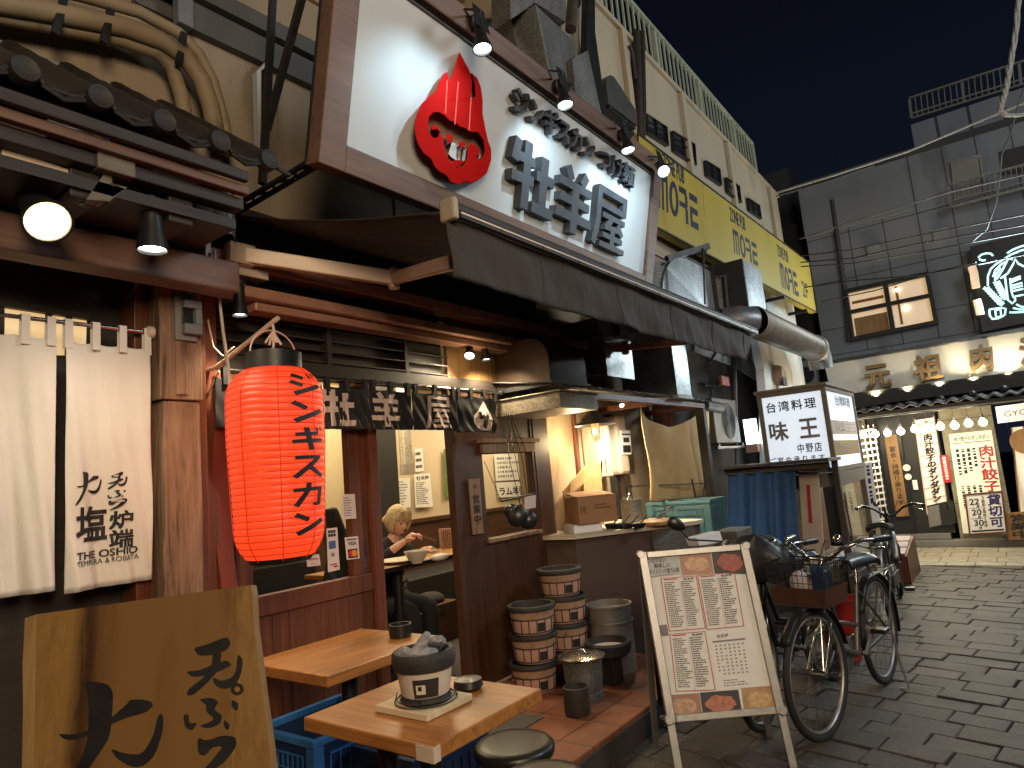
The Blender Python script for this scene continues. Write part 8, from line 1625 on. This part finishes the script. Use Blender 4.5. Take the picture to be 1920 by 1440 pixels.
# neon sign at the right edge
ne = thing('neon_sign', 'dark board with glowing pale cyan neon drawing round the character 食', 'neon sign', FY(1850, 620, .2)); q4 = [(1818, 463), (2010, 415), (2024, 585), (1842, 622)]; fn = quadfn(*[FY(a, b, .25) for a, b in q4]); m_ = MB(); m_.slab(fn, 0, 0, 1, 1, -.2, 0); obj('board', m_, m_black, ne)
m_neon = emit('neon_tube', (.42, .95, .93), 1.5)
npx = lambda u, v, d=.03: FY(1780 + u / 7.2, 440 + v / 7.2, .25 + d); m_ = MB()
for pl in ([(395, 400), (470, 385), (560, 370), (640, 345)], [(390, 310), (430, 270), (500, 250), (560, 255), (590, 285)], [(400, 330), (450, 350), (490, 340)], [(520, 690), (520, 560), (560, 460), (640, 390), (720, 340), (830, 270), (960, 215), (1080, 190), (1250, 175)], [(590, 570), (620, 480), (700, 400), (760, 370)], [(615, 620), (630, 540), (690, 450)], [(780, 250), (850, 205), (960, 160), (1080, 130), (1250, 120)],
    [(640, 600), (720, 470), (790, 330), (830, 320), (850, 340)], [(690, 590), (790, 520), (860, 400), (890, 330), (930, 390), (1010, 430)], [(750, 560), (790, 880), (850, 930), (890, 890), (880, 830)], [(820, 590), (840, 760), (860, 840), (1000, 810)], [(830, 610), (960, 560), (960, 590), (840, 640)], [(845, 690), (980, 650), (985, 690), (860, 720)], [(860, 760), (1000, 730)],
    [(905, 940), (960, 970), (1050, 980)], [(860, 990), (950, 1010), (1060, 1010)], [(810, 1050), (900, 1050), (1060, 1040)], [(540, 1010), (610, 1000), (700, 985), (760, 1000), (750, 1080), (720, 1100), (660, 1130), (580, 1140), (545, 1090), (540, 1010)], [(620, 1020), (690, 1010), (700, 1100), (630, 1110), (620, 1020)],
    [(1060, 560), (1180, 480), (1230, 600), (1200, 760), (1100, 860)], [(1100, 300), (1250, 280), (1330, 420)]): m_.tube([npx(*p) for p in pl], .013, 6)
rr = random.Random(3)
for (u0_, v0_, u1_, v1_) in ((640, 650, 740, 850), (500, 730, 690, 930)):
    for k in range(7):
        t = k / 6; u, v = u0_ + (u1_ - u0_) * t, v0_ + (v1_ - v0_) * t
        for s in (-1, 1): m_.tube([npx(u, v), npx(u + s * 28 + 10, v - 26), npx(u + s * 46, v - 4), npx(u + 12, v + 26)], .009, 5)
obj('tubes', m_, m_neon, ne, smooth=60)
lamp('AREA', 'neon_light', FY(1915, 520, .55), 110, (.76, .93, 1), (-1.2, 6.5, 2.2), .9)
m_ = MB(); 
for pts in ([(1822, 500), (1826, 512), (1830, 540)], [(1832, 562), (1838, 590)]): m_.tube([FY(*p, .32) for p in pts], .05, 8)
solo('side_sign', 'narrow orange side strip sign at the left edge of the neon board', 'sign', m_, emit('orange_strip', (1, .50, .18), .45), smooth=50)

# =================================================================== overhead cables
def cable(label, pts, d0, d1, r=.011, m=None):
    n = len(pts); a = MB(); a.tube([D(px, py, d0 + (d1 - d0) * k / (n - 1)) for k, (px, py) in enumerate(pts)], r, 6); solo('overhead_cable', label, 'cable', a, m or m_black, 'overhead cables', smooth=60)
m_cab = mat('cable_grey', (.10, .10, .105), .6)
cable('pale thick overhead cable climbing from the pub roof to the upper right', [(1455, 362), (1560, 330), (1700, 285), (1850, 222), (1960, 178)], 9.6, 8.2, .014, mat('cable_pale', (.30, .29, .27), .6))
cable('thin overhead cable just below the pale thick one', [(1455, 368), (1560, 338), (1640, 310)], 9.7, 9.4, .011, m_cab)
cable('single cable crossing the upper part of the grey wall', [(1500, 448), (1600, 415), (1780, 360), (1960, 318)], 9.7, 8.1, .010, m_cab)
for k, (a, b, c, d) in enumerate(((480, 462, 430, 395), (492, 478, 445, 415), (500, 488, 462, 428), (540, 520, 505, 470))):
    cable(('highest', 'second', 'third', 'lowest')[k] + ' of the four dark cables sagging across the grey panel wall', [(1500, a), (1600, b + 6), (1720, c + 12), (1830, (c + d) / 2 + 8), (1960, d)], 9.7, 8.1, .009)
cable('tangled cable dropping across the lit window corner', [(1540, 566), (1640, 545), (1760, 508), (1830, 492)], 9.9, 8.9, .009)
m_ = MB(); pts = [(1912, -30), (1905, 60), (1893, 130), (1886, 170), (1878, 196), (1876, 208), (1886, 216), (1905, 217), (1960, 208)]
P3 = [D(px, py, 7.5) for px, py in pts]
def spl(P3, n):
    out = []
    for i in range(len(P3) - 1):
        for k in range(n): out.append(P3[i].lerp(P3[i + 1], k / n))
    return out + [P3[-1]]
P4 = spl(P3, 8)
for s in (0, 1, 2): m_.tube([p + RT * (.016 * math.cos(i * .55 + s * 2.094)) + FW * (.016 * math.sin(i * .55 + s * 2.094)) for i, p in enumerate(P4)], .017, 6)
solo('hanging_rope', 'thick twisted pale rope of cables hanging at the top right corner', 'rope', m_, mat('rope_pale', (.30, .28, .25), .7, 0, .3, 30, .3), smooth=60)
cable('thin cable looping down from the twisted rope to the neon sign', [(1925, 150), (1908, 200), (1895, 250), (1878, 290), (1876, 330), (1868, 380), (1850, 430), (1820, 455)], 7.6, 8.9, .010, m_cab)
